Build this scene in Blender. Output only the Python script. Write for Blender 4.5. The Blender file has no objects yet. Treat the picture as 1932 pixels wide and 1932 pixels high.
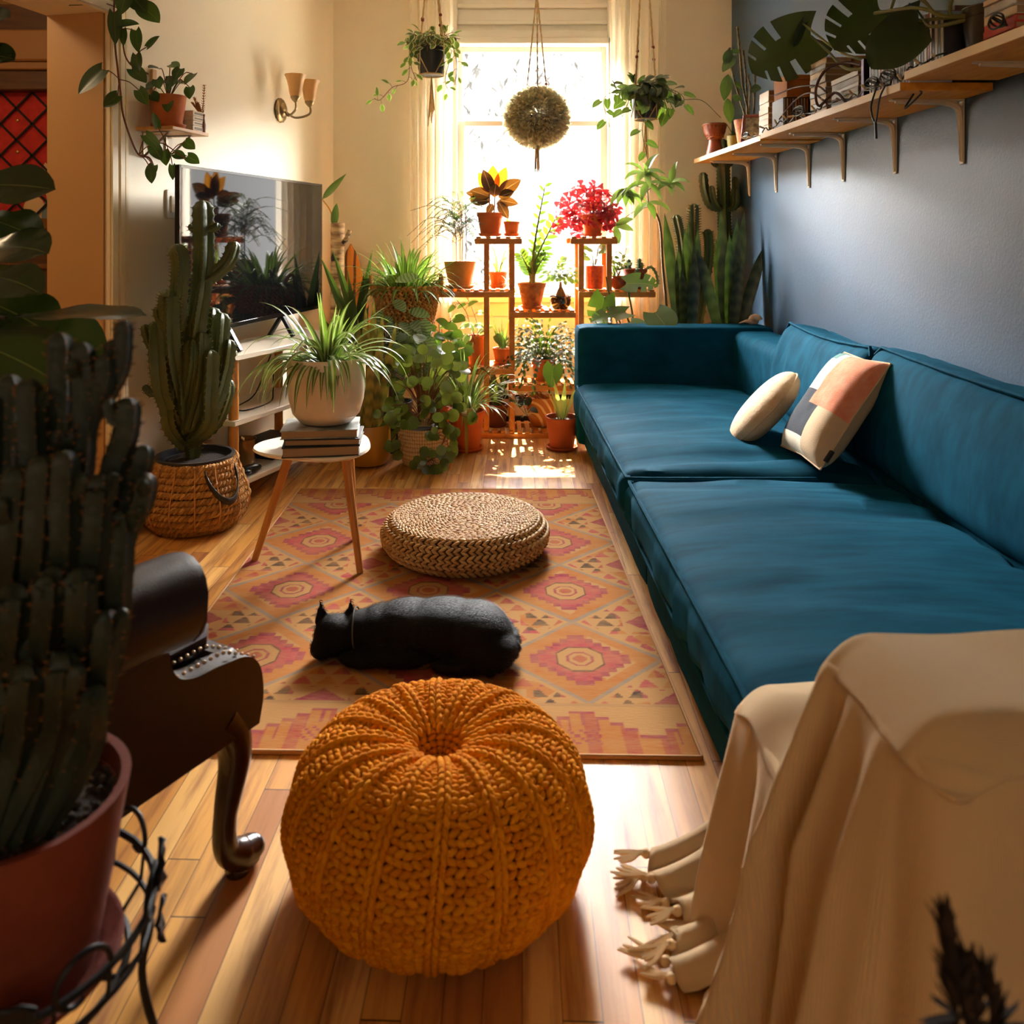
import bpy, bmesh, math, random
from mathutils import Vector, Matrix
from mathutils import noise as mnoise

# ------------------------------------------------------------------ camera, world, light
sc = bpy.context.scene
COL = sc.collection
PI = math.pi
CX, CY, F, H = 930.0, 438.0, 1600.0, 1.13      # principal point, focal length (px of 1932), eye height


def at(px, py, d):
    return Vector(((px - CX) * d / F, d, H - (py - CY) * d / F))


def gx(px, d):
    return (px - CX) * d / F


def gz(py, d):
    return H - (py - CY) * d / F


cam = bpy.data.cameras.new('camera')
cam.sensor_width = 36.0
cam.lens = 36.0 * F / 1932.0
cam.shift_x = (966 - CX) / 1932.0
cam.shift_y = -(966 - CY) / 1932.0
cam.clip_start = 0.05
cam.dof.use_dof = True
cam.dof.focus_distance = 3.1
cam.dof.aperture_fstop = 5.0
camo = bpy.data.objects.new('camera', cam)
camo.location = (0, 0, H)
camo.rotation_euler = (PI / 2, 0, 0)
COL.objects.link(camo)
sc.camera = camo

sc.view_settings.view_transform = 'Standard'
sc.view_settings.look = 'None'
sc.view_settings.gamma = 1.0
sc.view_settings.exposure = 1.45
sc.cycles.use_denoising = True
sc.cycles.max_bounces = 10
sc.cycles.diffuse_bounces = 6
sc.cycles.glossy_bounces = 4
sc.cycles.transparent_max_bounces = 16
sc.cycles.sample_clamp_indirect = 6.0
sc.cycles.caustics_reflective = False
sc.cycles.caustics_refractive = False

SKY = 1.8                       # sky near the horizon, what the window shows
SKY_BAND = 135.0                  # sky band above the window's view, strengthened to light the room
SUN = 28.0
BACK = 6.0
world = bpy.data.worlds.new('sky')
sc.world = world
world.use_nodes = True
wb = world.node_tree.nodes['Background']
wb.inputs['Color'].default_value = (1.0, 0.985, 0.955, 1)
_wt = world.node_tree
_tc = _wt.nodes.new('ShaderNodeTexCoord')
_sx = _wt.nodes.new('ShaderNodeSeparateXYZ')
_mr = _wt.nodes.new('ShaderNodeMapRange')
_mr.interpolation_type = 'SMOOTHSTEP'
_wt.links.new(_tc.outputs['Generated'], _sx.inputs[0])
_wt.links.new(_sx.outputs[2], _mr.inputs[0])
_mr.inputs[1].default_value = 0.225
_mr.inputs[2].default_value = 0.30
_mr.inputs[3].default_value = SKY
_mr.inputs[4].default_value = SKY_BAND
_m2 = _wt.nodes.new('ShaderNodeMapRange')      # sky shaped: dimmed high up so the floor near the window stays darker
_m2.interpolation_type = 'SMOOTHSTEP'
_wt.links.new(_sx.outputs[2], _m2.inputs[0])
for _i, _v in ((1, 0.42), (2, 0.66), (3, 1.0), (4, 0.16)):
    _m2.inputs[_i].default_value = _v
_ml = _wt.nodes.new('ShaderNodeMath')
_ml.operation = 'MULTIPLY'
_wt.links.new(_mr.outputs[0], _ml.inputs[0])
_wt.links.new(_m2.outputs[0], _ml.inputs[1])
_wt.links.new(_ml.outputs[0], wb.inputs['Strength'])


def lamp(name, kind, loc, target, energy, color, **kw):
    l = bpy.data.lights.new(name, kind)
    l.energy = energy
    l.color = color
    for k, v in kw.items():
        setattr(l, k, v)
    o = bpy.data.objects.new(name, l)
    o.location = loc
    o.rotation_euler = (Vector(target) - Vector(loc)).to_track_quat('-Z', 'Y').to_euler()
    COL.objects.link(o)
    return o


lamp('sun', 'SUN', (0.6, 8, 6), (0.6 - 0.25, 8 - 3.6, 6 - 5.9), SUN, (1.0, 0.93, 0.8), angle=0.012)
# the sky portal only tells the renderer where daylight gets in
po = lamp('window_portal', 'AREA', (0.265, 5.32, 1.52), (0.265, 0, 1.52), 1.0, (1, 1, 1), shape='RECTANGLE', size=1.1, size_y=1.75)
po.data.cycles.is_portal = True
# warm fill lamp added behind the camera to lift the near faces
lamp('rear_fill_light', 'AREA', (0.3, -1.9, 1.6), (0.1, 2.0, 0.5), BACK, (1.0, 0.80, 0.56), shape='RECTANGLE', size=1.6, size_y=1.3)
lamp('side_room_light', 'POINT', (-2.4, 2.4, 2.35), (0, 0, 0), 8.0, (1.0, 0.72, 0.42), shadow_soft_size=0.12)

# ------------------------------------------------------------------ helpers
R0 = random.Random(7)


def lin(c):
    return tuple(((x / 255.0) / 12.92 if x / 255.0 <= 0.04045 else ((x / 255.0 + 0.055) / 1.055) ** 2.4) for x in c) + (1.0,)


class NT:
    def __init__(s, name):
        s.m = bpy.data.materials.new(name)
        s.m.use_nodes = True
        s.t = s.m.node_tree
        s.b = s.t.nodes['Principled BSDF']
        s.out = s.t.nodes['Material Output']

    def n(s, typ, props=None, **inp):
        nd = s.t.nodes.new(typ)
        for k, v in (props or {}).items():
            setattr(nd, k, v)
        for k, v in inp.items():
            key = int(k[1:]) if k[0] == 'i' and k[1:].isdigit() else k.replace('_', ' ')
            s.set(nd, key, v)
        return nd

    def set(s, nd, key, v):
        sock = nd.inputs[key]
        if isinstance(v, bpy.types.NodeSocket):
            s.t.links.new(v, sock)
        else:
            sock.default_value = v

    def math(s, op, a, b=None, c=None, clamp=False):
        nd = s.t.nodes.new('ShaderNodeMath')
        nd.operation = op
        nd.use_clamp = clamp
        for i, v in enumerate((a, b, c)):
            if v is not None:
                s.set(nd, i, v)
        return nd.outputs[0]

    def mix(s, f, a, b, blend='MIX'):
        nd = s.t.nodes.new('ShaderNodeMix')
        nd.data_type = 'RGBA'
        nd.blend_type = blend
        s.set(nd, 0, f)
        s.set(nd, 6, a)
        s.set(nd, 7, b)
        return nd.outputs[2]

    def coord(s, which='Object'):
        return s.n('ShaderNodeTexCoord').outputs[which]

    def noise(s, vec, scale, detail=3.0, rough=0.55):
        return s.n('ShaderNodeTexNoise', Vector=vec, Scale=scale, Detail=detail, Roughness=rough).outputs[0]

    def ramp(s, f, lo, hi):
        nd = s.n('ShaderNodeMapRange', Value=f)
        nd.inputs[1].default_value = lo
        nd.inputs[2].default_value = hi
        return nd.outputs[0]

    def bump(s, h, dist=0.01, strength=0.5):
        nd = s.n('ShaderNodeBump', Height=h, Distance=dist, Strength=strength)
        s.t.links.new(nd.outputs[0], s.b.inputs['Normal'])


def M(name, rgb, rough=0.5, metal=0.0, rgb2=None, vscale=8.0, bump=0.0, bscale=60.0, sheen=0.0, coat=0.0, isl=False, stretch=None, spec=0.5):
    t = NT(name)
    c = t.coord()
    if stretch:
        mp = t.n('ShaderNodeMapping', Vector=c)
        mp.inputs['Scale'].default_value = stretch
        c = mp.outputs[0]
    if rgb2:
        if isl:
            f = t.n('ShaderNodeNewGeometry').outputs['Random Per Island']
        else:
            f = t.ramp(t.noise(c, vscale), 0.3, 0.7)
        t.set(t.b, 'Base Color', t.mix(f, lin(rgb), lin(rgb2)))
    else:
        t.b.inputs['Base Color'].default_value = lin(rgb)
    t.b.inputs['Roughness'].default_value = rough
    t.b.inputs['Metallic'].default_value = metal
    t.b.inputs['Specular IOR Level'].default_value = spec
    if sheen:
        t.b.inputs['Sheen Weight'].default_value = sheen
        t.b.inputs['Sheen Roughness'].default_value = 0.35
    if coat:
        t.b.inputs['Coat Weight'].default_value = coat
        t.b.inputs['Coat Roughness'].default_value = 0.15
    if bump:
        t.bump(t.noise(c, bscale, 4.0), 0.004, bump)
    return t.m


def LEAF(name, c1, c2, stripe=None, sw=(0.25, 0.35), edge=None, trans=0.3, rough=0.38, tcol=None, mottle=None):
    """leaf surface: colour varies leaf by leaf, optional pale midrib band, pale margin or blotches; part of the light passes through"""
    t = NT(name)
    f = t.n('ShaderNodeNewGeometry').outputs['Random Per Island']
    col = t.mix(f, lin(c1), lin(c2))
    uv = t.n('ShaderNodeTexCoord').outputs['UV']
    sx = t.n('ShaderNodeSeparateXYZ', Vector=uv)
    du = t.math('MULTIPLY', t.math('ABSOLUTE', t.math('SUBTRACT', sx.outputs[0], 0.5)), 2.0)
    if stripe:
        col = t.mix(t.ramp(du, sw[1], sw[0]), col, lin(stripe))
    if edge:
        nz = t.noise(t.coord(), 30.0)
        e = t.ramp(t.math('ADD', du, t.math('MULTIPLY', t.math('SUBTRACT', nz, 0.5), 0.9)), 0.55, 0.75)
        col = t.mix(e, col, lin(edge))
    if mottle:
        w = t.n('ShaderNodeTexWave', {'bands_direction': 'Y'}, Vector=uv, Scale=2.2, Distortion=3.0, Detail=2.0)
        col = t.mix(t.math('MULTIPLY', w.outputs[1], 0.7), col, lin(mottle))
    t.set(t.b, 'Base Color', col)
    t.b.inputs['Roughness'].default_value = rough
    if trans:
        tr = t.n('ShaderNodeBsdfTranslucent')
        tc = t.mix(0.5, col, lin(tcol or (150, 190, 40)))
        t.set(tr, 'Color', tc)
        mx = t.n('ShaderNodeMixShader', i0=trans, i1=t.b.outputs[0], i2=tr.outputs[0])
        t.t.links.new(mx.outputs[0], t.out.inputs['Surface'])
    return t.m


def spl(pts, n):
    """smooth curve through points"""
    P = [Vector(p) for p in pts]
    if len(P) == 2:
        return [P[0].lerp(P[1], i / n) for i in range(n + 1)]
    out = []
    segs = len(P) - 1
    for i in range(n + 1):
        x = i / n * segs
        k = min(int(x), segs - 1)
        t = x - k
        p1, p2 = P[k], P[k + 1]
        p0 = P[k - 1] if k > 0 else p1 * 2 - p2
        p3 = P[k + 2] if k + 2 < len(P) else p2 * 2 - p1
        out.append(0.5 * ((2 * p1) + (p2 - p0) * t + (2 * p0 - 5 * p1 + 4 * p2 - p3) * t * t + (3 * p1 - p0 - 3 * p2 + p3) * t ** 3))
    return out


def frames(pts):
    """parallel-transport frames"""
    T = []
    n = len(pts)
    for i in range(n):
        d = pts[min(i + 1, n - 1)] - pts[max(i - 1, 0)]
        T.append(d.normalized() if d.length > 1e-9 else Vector((0, 0, 1)))
    a = Vector((0, 0, 1)) if abs(T[0].z) < 0.9 else Vector((1, 0, 0))
    s = T[0].cross(a).normalized()
    out = []
    for i in range(n):
        s = (s - T[i] * s.dot(T[i]))
        s = s.normalized() if s.length > 1e-6 else T[i].orthogonal().normalized()
        out.append((T[i], s, T[i].cross(s)))
    return out


SHAPES = {
    'blade': lambda t: (0.65 + 0.35 * min(1, t / 0.3)) * max(0.0, 1 - max(0, (t - 0.3) / 0.7) ** 1.8),
    'oval': lambda t: max(0.0, math.sin(PI * min(1, t) ** 0.92)) ** 0.8,
    'heart': lambda t: max(0.0, math.sin(PI * min(1.0, (t + 0.16) / 1.16) ** 0.85)) ** 0.85,
    'round': lambda t: math.sqrt(max(0.0, 1 - (2 * t - 1) ** 2)),
    'obov': lambda t: max(0.0, math.sin(PI * min(1, t) ** 1.5)) ** 0.75,
    'lance': lambda t: max(0.0, math.sin(PI * min(1, t) ** 0.75)),
    'sword': lambda t: (0.7 + 0.3 * math.sin(PI * min(1, t * 1.1))) * (1 if t < 0.75 else max(0.0, 1 - ((t - 0.75) / 0.25) ** 1.6)),
    'fid': lambda t: max(0.0, math.sin(PI * min(1, t) ** 1.25)) ** 0.7 * (1 - 0.22 * math.exp(-((t - 0.35) / 0.12) ** 2)),
    'tri': lambda t: max(0.0, min(1, t * 1.05)) if t < 0.97 else 0.7,
}


class MB:
    def __init__(s):
        s.v = []
        s.f = []
        s.uv = []
        s.mi = []
        s.col = None

    def add(s, vs, fs, uvs=None, mi=0):
        o = len(s.v)
        s.v.extend([tuple(p) for p in vs])
        for f in fs:
            s.f.append(tuple(i + o for i in f))
            s.mi.append(mi)
            if uvs:
                s.uv.append([uvs[i] for i in f])
            else:
                s.uv.append(None)

    def box(s, lo, hi, r=0.0, mi=0, rot=None, c=None):
        lo, hi = Vector(lo), Vector(hi)
        ctr = (lo + hi) / 2
        h = (hi - lo) / 2
        r = min(r, h.x * 0.9, h.y * 0.9, h.z * 0.9)
        vs, idx = [], {}
        for sx in (-1, 1):
            for sy in (-1, 1):
                for sz in (-1, 1):
                    for ax in range(3):
                        p = Vector((sx * h.x, sy * h.y, sz * h.z))
                        for k in range(3):
                            if k != ax:
                                p[k] -= (sx, sy, sz)[k] * r
                        idx[(sx, sy, sz, ax)] = len(vs)
                        vs.append(p)
                        if r == 0:
                            idx[(sx, sy, sz, 0)] = idx[(sx, sy, sz, 1)] = idx[(sx, sy, sz, 2)] = len(vs) - 1
                            break
        fs = []
        for ax in range(3):
            a, b = (ax + 1) % 3, (ax + 2) % 3
            for sg in (-1, 1):
                q = []
                for (u, w) in ((-1, -1), (1, -1), (1, 1), (-1, 1)):
                    k = [0, 0, 0]
                    k[ax], k[a], k[b] = sg, u, w
                    q.append(idx[(k[0], k[1], k[2], ax)])
                fs.append(q if sg > 0 else q[::-1])
        if r > 0:
            for ax in range(3):
                a, b = (ax + 1) % 3, (ax + 2) % 3
                for u in (-1, 1):
                    for w in (-1, 1):
                        k0 = [0, 0, 0]
                        k1 = [0, 0, 0]
                        k0[ax], k1[ax] = -1, 1
                        k0[a] = k1[a] = u
                        k0[b] = k1[b] = w
                        q = [idx[(*k0, a)], idx[(*k1, a)], idx[(*k1, b)], idx[(*k0, b)]]
                        fs.append(q if u * w < 0 else q[::-1])
            for sx in (-1, 1):
                for sy in (-1, 1):
                    for sz in (-1, 1):
                        q = [idx[(sx, sy, sz, k)] for k in range(3)]
                        fs.append(q if sx * sy * sz > 0 else q[::-1])
        if rot is not None:
            vs = [rot @ p for p in vs]
        cc = Vector(c) if c is not None else ctr
        s.add([p + cc for p in vs], fs, mi=mi)

    def beam(s, p0, p1, w, h, r=0.0, up=(0, 0, 1)):
        p0, p1 = Vector(p0), Vector(p1)
        d = (p1 - p0)
        L = d.length
        y = d.normalized()
        x = y.cross(Vector(up)).normalized()
        z = x.cross(y)
        m = Matrix((x, y, z)).transposed()
        s.box((-w / 2, -L / 2, -h / 2), (w / 2, L / 2, h / 2), r, rot=m, c=(p0 + p1) / 2)

    def lathe(s, prof, c=(0, 0, 0), n=28, fn=None, cap=True, m=None, mi=0):
        c = Vector(c)
        vs, fs, uvs = [], [], []
        for j, (r, z) in enumerate(prof):
            for i in range(n):
                a = 2 * PI * i / n
                rr = r * (fn(a, z) if fn else 1)
                p = Vector((rr * math.cos(a), rr * math.sin(a), z))
                vs.append((m @ p if m else p) + c)
                uvs.append((i / n, j / (len(prof) - 1)))
        for j in range(len(prof) - 1):
            for i in range(n):
                k = (i + 1) % n
                fs.append((j * n + i, j * n + k, (j + 1) * n + k, (j + 1) * n + i))
        if cap:
            if prof[0][0] > 1e-5:
                fs.append(tuple(range(n - 1, -1, -1)))
            if prof[-1][0] > 1e-5:
                fs.append(tuple((len(prof) - 1) * n + i for i in range(n)))
        s.add(vs, fs, uvs, mi)

    def tube(s, pts, r, n=7, cap=True, sx=1.0, mi=0):
        pts = [Vector(p) for p in pts]
        fr = frames(pts)
        vs, fs = [], []
        for i, p in enumerate(pts):
            ri = r[i] if isinstance(r, (list, tuple)) else r
            T, a, b = fr[i]
            for k in range(n):
                t = 2 * PI * k / n
                vs.append(p + a * math.cos(t) * ri * sx + b * math.sin(t) * ri)
        m = len(pts)
        for i in range(m - 1):
            for k in range(n):
                q = (k + 1) % n
                fs.append((i * n + k, i * n + q, (i + 1) * n + q, (i + 1) * n + k))
        if cap:
            fs.append(tuple(range(n - 1, -1, -1)))
            fs.append(tuple((m - 1) * n + k for k in range(n)))
        s.add(vs, fs, mi=mi)

    def ell(s, c, rx, ry=None, rz=None, m=None, n=8, k=6, mi=0):
        ry = rx if ry is None else ry
        rz = rx if rz is None else rz
        c = Vector(c)
        vs, fs = [], []
        for j in range(1, k):
            ph = PI * j / k
            for i in range(n):
                a = 2 * PI * i / n
                p = Vector((rx * math.sin(ph) * math.cos(a), ry * math.sin(ph) * math.sin(a), -rz * math.cos(ph)))
                vs.append((m @ p if m else p) + c)
        b0 = Vector((0, 0, -rz))
        b1 = Vector((0, 0, rz))
        vs.append((m @ b0 if m else b0) + c)
        vs.append((m @ b1 if m else b1) + c)
        S, N = len(vs) - 2, len(vs) - 1
        for i in range(n):
            q = (i + 1) % n
            fs.append((S, q, i))
            fs.append((N, (k - 2) * n + i, (k - 2) * n + q))
            for j in range(k - 2):
                fs.append((j * n + i, j * n + q, (j + 1) * n + q, (j + 1) * n + i))
        s.add(vs, fs, mi=mi)

    def sheet(s, fn, nu, nv, mi=0, skip=None, wrap=False):
        vs, fs, uvs = [], [], []
        for j in range(nv + 1):
            for i in range(nu + 1):
                vs.append(fn(i / nu, j / nv))
                uvs.append((i / nu, j / nv))
        w = nu + 1
        for j in range(nv):
            for i in range(nu):
                if skip and skip(i, j):
                    continue
                fs.append((j * w + i, j * w + i + 1, (j + 1) * w + i + 1, (j + 1) * w + i))
        s.add(vs, fs, uvs, mi)

    def leaf(s, base, d0, L, W, shape='oval', droop=0.5, fold=0.15, up=(0, 0, 1), n=7, cols=1, back=0.0, wave=0.0, slant=0.0, skip=None, mi=0, ph=0.0):
        sh = SHAPES[shape]
        p = Vector(base)
        d = Vector(d0).normalized()
        U = Vector(up)
        vs, uvs, fs = [], [], []
        us = [k / cols - 1 for k in range(2 * cols + 1)]
        st = L / n
        for i in range(n + 1):
            t = i / n
            sd = d.cross(U)
            sd = sd.normalized() if sd.length > 1e-4 else d.orthogonal().normalized()
            nr = sd.cross(d)
            w = max(W / 2 * sh(t), 0.0004)
            for u in us:
                q = p + sd * u * w + nr * (fold * abs(u) * w)
                if back:
                    q -= d * (back * L * abs(u) ** 1.4 * (1 - t) ** 2)
                if slant:
                    q += d * (slant * L * abs(u) * math.sin(PI * t))
                if wave:
                    q += nr * (wave * W * abs(u) * math.sin(t * 14 + u * 2 + ph))
                vs.append(q)
                uvs.append((u * 0.5 + 0.5, t))
            p = p + d * st
            d = (d + Vector((0, 0, -1)) * droop * (1.0 / n) * (0.35 + 1.3 * t)).normalized()
        w = len(us)
        for i in range(n):
            for k in range(w - 1):
                if skip and skip(i, us[k] * 0.5 + us[k + 1] * 0.5):
                    continue
                fs.append((i * w + k, i * w + k + 1, (i + 1) * w + k + 1, (i + 1) * w + k))
        s.add(vs, fs, uvs, mi)
        return p

    def build(s, name, mats, parent=None, label=None, smooth=40, loc=None):
        me = bpy.data.meshes.new(name)
        off = Vector((0, 0, 0))
        if parent is not None:
            q = parent
            while q is not None:
                off += q.location
                q = q.parent
        if loc is not None:
            off += Vector(loc)
        me.from_pydata([(p[0] - off.x, p[1] - off.y, p[2] - off.z) for p in s.v], [], s.f)
        if not isinstance(mats, (list, tuple)):
            mats = [mats]
        for m in mats:
            me.materials.append(m)
        if len(mats) > 1:
            me.polygons.foreach_set('material_index', s.mi)
        if any(u is not None for u in s.uv):
            ul = me.uv_layers.new(name='UVMap')
            flat = []
            for u, f in zip(s.uv, s.f):
                if u is None:
                    flat.extend([0.5, 0.5] * len(f))
                else:
                    for a in u:
                        flat.extend(a)
            ul.data.foreach_set('uv', flat)
        if s.col is not None:
            ca = me.color_attributes.new('col', 'FLOAT_COLOR', 'POINT')
            ca.data.foreach_set('color', [x for c in s.col for x in c])
        if smooth:
            me.shade_smooth()
            if smooth < 180:
                me.set_sharp_from_angle(angle=math.radians(smooth))
        o = bpy.data.objects.new(name, me)
        if loc is not None:
            o.location = loc
        COL.objects.link(o)
        if parent is not None:
            o.parent = parent
        if label:
            o['label'] = label
        return o


def tag(o, label, cat, group=None):
    o['label'] = label
    o['category'] = cat
    if group:
        o['group'] = group
    return o


def thing(name, label, cat, loc, group=None):
    o = bpy.data.objects.new(name, None)
    o.empty_display_size = 0.05
    o.location = loc
    COL.objects.link(o)
    return tag(o, label, cat, group)


def dup(root, loc, label, group=None, rz=0.0):
    r = root.copy()
    COL.objects.link(r)
    r.location = loc
    r.rotation_euler = (0, 0, rz)
    r['label'] = label
    if group:
        r['group'] = group
    for ch in list(root.children):
        c = ch.copy()
        COL.objects.link(c)
        c.parent = r
        for g in list(ch.children):
            k = g.copy()
            COL.objects.link(k)
            k.parent = c
    return r


def struct(name, mb, mat, parent=None, smooth=40):
    o = mb.build(name, mat, parent, smooth=smooth)
    if parent is None:
        o['kind'] = 'structure'
    return o

# ------------------------------------------------------------------ materials of the room
def floor_material():
    t = NT('oak_strip_floor')
    c = t.coord()
    mp = t.n('ShaderNodeMapping', Vector=c)
    mp.inputs['Rotation'].default_value = (0, 0, 0.034)
    sx = t.n('ShaderNodeSeparateXYZ', Vector=mp.outputs[0])
    X, Y = sx.outputs[0], sx.outputs[1]
    w = 0.058
    px = t.math('DIVIDE', X, w)
    ix = t.math('FLOOR', px)
    fx = t.math('FRACT', px)
    h1 = t.n('ShaderNodeTexWhiteNoise', {'noise_dimensions': '1D'}, W=ix).outputs[0]
    py = t.math('ADD', t.math('DIVIDE', Y, 0.62), t.math('MULTIPLY', h1, 7.0))
    iy = t.math('FLOOR', py)
    fy = t.math('FRACT', py)
    cv = t.n('ShaderNodeCombineXYZ', i0=ix, i1=iy, i2=0.0).outputs[0]
    rnd = t.n('ShaderNodeTexWhiteNoise', {'noise_dimensions': '3D'}, Vector=cv).outputs[0]
    gv = t.n('ShaderNodeCombineXYZ', i0=t.math('MULTIPLY', X, 34.0), i1=t.math('ADD', t.math('MULTIPLY', Y, 2.4), t.math('MULTIPLY', rnd, 40.0)), i2=t.math('MULTIPLY', rnd, 30.0)).outputs[0]
    g = t.noise(gv, 1.0, 5.0, 0.6)
    kn = t.noise(t.n('ShaderNodeVectorMath', {'operation': 'ADD'}, i0=gv, i1=cv).outputs[0], 0.28, 2.0)
    base = t.mix(rnd, lin((218, 160, 80)), lin((190, 124, 50)))
    pale = t.math('GREATER_THAN', rnd, 0.72)
    base = t.mix(t.math('MULTIPLY', pale, 0.6), base, lin((234, 188, 114)))
    dark = t.math('LESS_THAN', rnd, 0.13)
    base = t.mix(t.math('MULTIPLY', dark, 0.75), base, lin((150, 84, 38)))
    base = t.mix(t.ramp(g, 0.45, 0.72), base, lin((130, 68, 26)))
    base = t.mix(t.ramp(kn, 0.62, 0.8), base, lin((96, 46, 16)))
    gap = t.math('MAXIMUM', t.math('LESS_THAN', fx, 0.022), t.math('LESS_THAN', fy, 0.004))
    base = t.mix(gap, base, lin((58, 28, 10)))
    t.set(t.b, 'Base Color', base)
    t.set(t.b, 'Roughness', t.math('ADD', 0.34, t.math('MULTIPLY', g, 0.18)))
    t.b.inputs['Specular IOR Level'].default_value = 0.4
    t.bump(t.math('ADD', t.math('MULTIPLY', g, 0.15), t.math('SUBTRACT', 1.0, gap)), 0.002, 0.35)
    return t.m


def glass_material(name, tint=(1, 1, 1, 1), refl=0.08):
    t = NT(name)
    tr = t.n('ShaderNodeBsdfTransparent', Color=tint)
    gl = t.n('ShaderNodeBsdfGlossy', Roughness=0.02)
    lw = t.n('ShaderNodeLayerWeight', Blend=0.25)
    f = t.math('ADD', refl * 0.3, t.math('MULTIPLY', lw.outputs[0], refl * 2.0), clamp=True)
    mx = t.n('ShaderNodeMixShader', i0=f, i1=tr.outputs[0], i2=gl.outputs[0])
    t.t.links.new(mx.outputs[0], t.out.inputs['Surface'])
    return t.m


def curtain_material():
    t = NT('sheer_curtain')
    c = t.coord()
    d = t.n('ShaderNodeBsdfDiffuse', Color=lin((250, 244, 228)))
    tl = t.n('ShaderNodeBsdfTranslucent', Color=lin((252, 244, 226)))
    tp = t.n('ShaderNodeBsdfTransparent', Color=(1, 1, 1, 1))
    a = t.n('ShaderNodeMixShader', i0=0.45, i1=d.outputs[0], i2=tl.outputs[0])
    b = t.n('ShaderNodeMixShader', i0=0.22, i1=a.outputs[0], i2=tp.outputs[0])
    t.t.links.new(b.outputs[0], t.out.inputs['Surface'])
    return t.m


m_floor = floor_material()
m_cream = M('cream_wall_paint', (240, 228, 202), 0.62, rgb2=(236, 222, 194), vscale=2.0, bump=0.08, bscale=90)
m_white = M('white_gloss_paint', (216, 210, 196), 0.4)
m_trim = M('cream_trim_paint', (236, 220, 184), 0.4)
m_blue = M('slate_blue_wall_paint', (22, 58, 82), 0.44, rgb2=(18, 52, 76), vscale=3.0, bump=0.16, bscale=110, spec=0.75)
m_ceil = M('ceiling_paint', (238, 230, 212), 0.7)
m_glass = glass_material('window_glass')
m_brown = M('dark_stained_wood', (92, 58, 26), 0.45, rgb2=(70, 42, 18), vscale=5, stretch=(1, 1, 8))
m_black = M('black_metal', (16, 15, 15), 0.45, spec=0.3)
m_soil = M('potting_soil', (48, 30, 18), 0.95, rgb2=(28, 17, 10), vscale=60, bump=1.0, bscale=160)

WY = 5.15                                   # window wall
WX = 1.45                                   # blue wall


def wlx(d):
    return -2.102 + 0.22 * d


LU = Vector((0.2148, 0.9766, 0))            # along the left wall, away from the viewer
LN = Vector((0.9766, -0.2148, 0))           # its inward normal


def lw(d, out=0.0, z=0.0):
    return Vector((wlx(d), d, 0)) + LN * out + Vector((0, 0, z))


CEIL = 2.75
b = MB(); b.box((-4.2, -2.1, -0.06), (1.6, 5.45, 0.0)); struct('floor', b, m_floor)
b = MB(); b.box((-4.2, -2.1, CEIL), (1.6, 5.45, CEIL + 0.08)); struct('ceiling', b, m_ceil)
OX0, OX1, OZ0, OZ1 = -0.262, 0.745, 0.70, 2.62
b = MB()
b.box((-1.35, WY, 0), (OX0, WY + 0.22, CEIL)); b.box((OX1, WY, 0), (WX + 0.15, WY + 0.22, CEIL))
b.box((OX0, WY, 0), (OX1, WY + 0.22, OZ0)); b.box((OX0, WY, OZ1), (OX1, WY + 0.22, CEIL))
struct('wall_back', b, m_cream)
b = MB(); b.box((WX, -2.1, 0), (WX + 0.15, 5.37, CEIL)); struct('wall_right', b, m_blue)
b = MB(); b.box((-4.2, -2.22, 0), (1.6, -2.1, CEIL)); struct('wall_front', b, m_cream)
# left wall with the wide doorway
D0, D1, TH = 3.11, 0.35, 0.245
DZ = 1.935
b = MB()


def slab(b, d0, d1, z0, z1, out0=0.0, out1=-TH):
    q = [lw(d0, out0), lw(d1, out0), lw(d1, out1), lw(d0, out1)]
    vs = [Vector((p.x, p.y, z0)) for p in q] + [Vector((p.x, p.y, z1)) for p in q]
    b.add(vs, [(3, 2, 1, 0), (4, 5, 6, 7), (0, 1, 5, 4), (1, 2, 6, 5), (2, 3, 7, 6), (3, 0, 4, 7)])


slab(b, D0, 5.3, 0, CEIL)
slab(b, D1, D0, DZ, CEIL)
slab(b, -2.2, D1, 0, CEIL)
struct('wall_left', b, m_cream)
# casing round the doorway
b = MB()
for o0, o1, w0, w1 in ((0.0, 0.018, -0.004, 0.095), (0.018, 0.028, 0.0, 0.03), (0.018, 0.030, 0.042, 0.066), (0.018, 0.026, 0.076, 0.09)):
    slab(b, D0 + w0, D0 + w1, 0, DZ + w1, o1, o0 - 0.002)
    slab(b, D1, D0 + w0, DZ + w0, DZ + w1, o1, o0 - 0.002)
struct('trim_1', b, m_trim)
b = MB(); slab(b, D0 - 0.012, D0 + 0.004, 0, DZ, -0.004, -TH + 0.004); struct('trim_4', b, M('tan_jamb_paint', (190, 146, 92), 0.5))
b = MB(); slab(b, D0 + 0.1, 5.12, 0, 0.12, 0.018, 0.0); struct('baseboard_left', b, m_trim)
b = MB(); b.box((-1.1, WY - 0.018, 0), (OX0 - 0.1, WY, 0.13)); b.box((OX1 + 0.1, WY - 0.018, 0), (WX, WY, 0.13)); struct('baseboard_back', b, m_trim)
b = MB(); b.box((WX - 0.018, -2.1, 0), (WX, 5.13, 0.13)); struct('baseboard_right', b, m_trim)
# wall of the adjoining room seen through the doorway
b = MB(); b.box((-4.2, 4.62, 0), (-1.30, 4.72, CEIL)); struct('wall_adjoining', b, M('tan_plaster', (150, 112, 66), 0.7))
b = MB(); b.box((-4.25, -2.1, 0), (-4.2, 4.7, CEIL)); struct('wall_far_left', b, m_cream)

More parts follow.
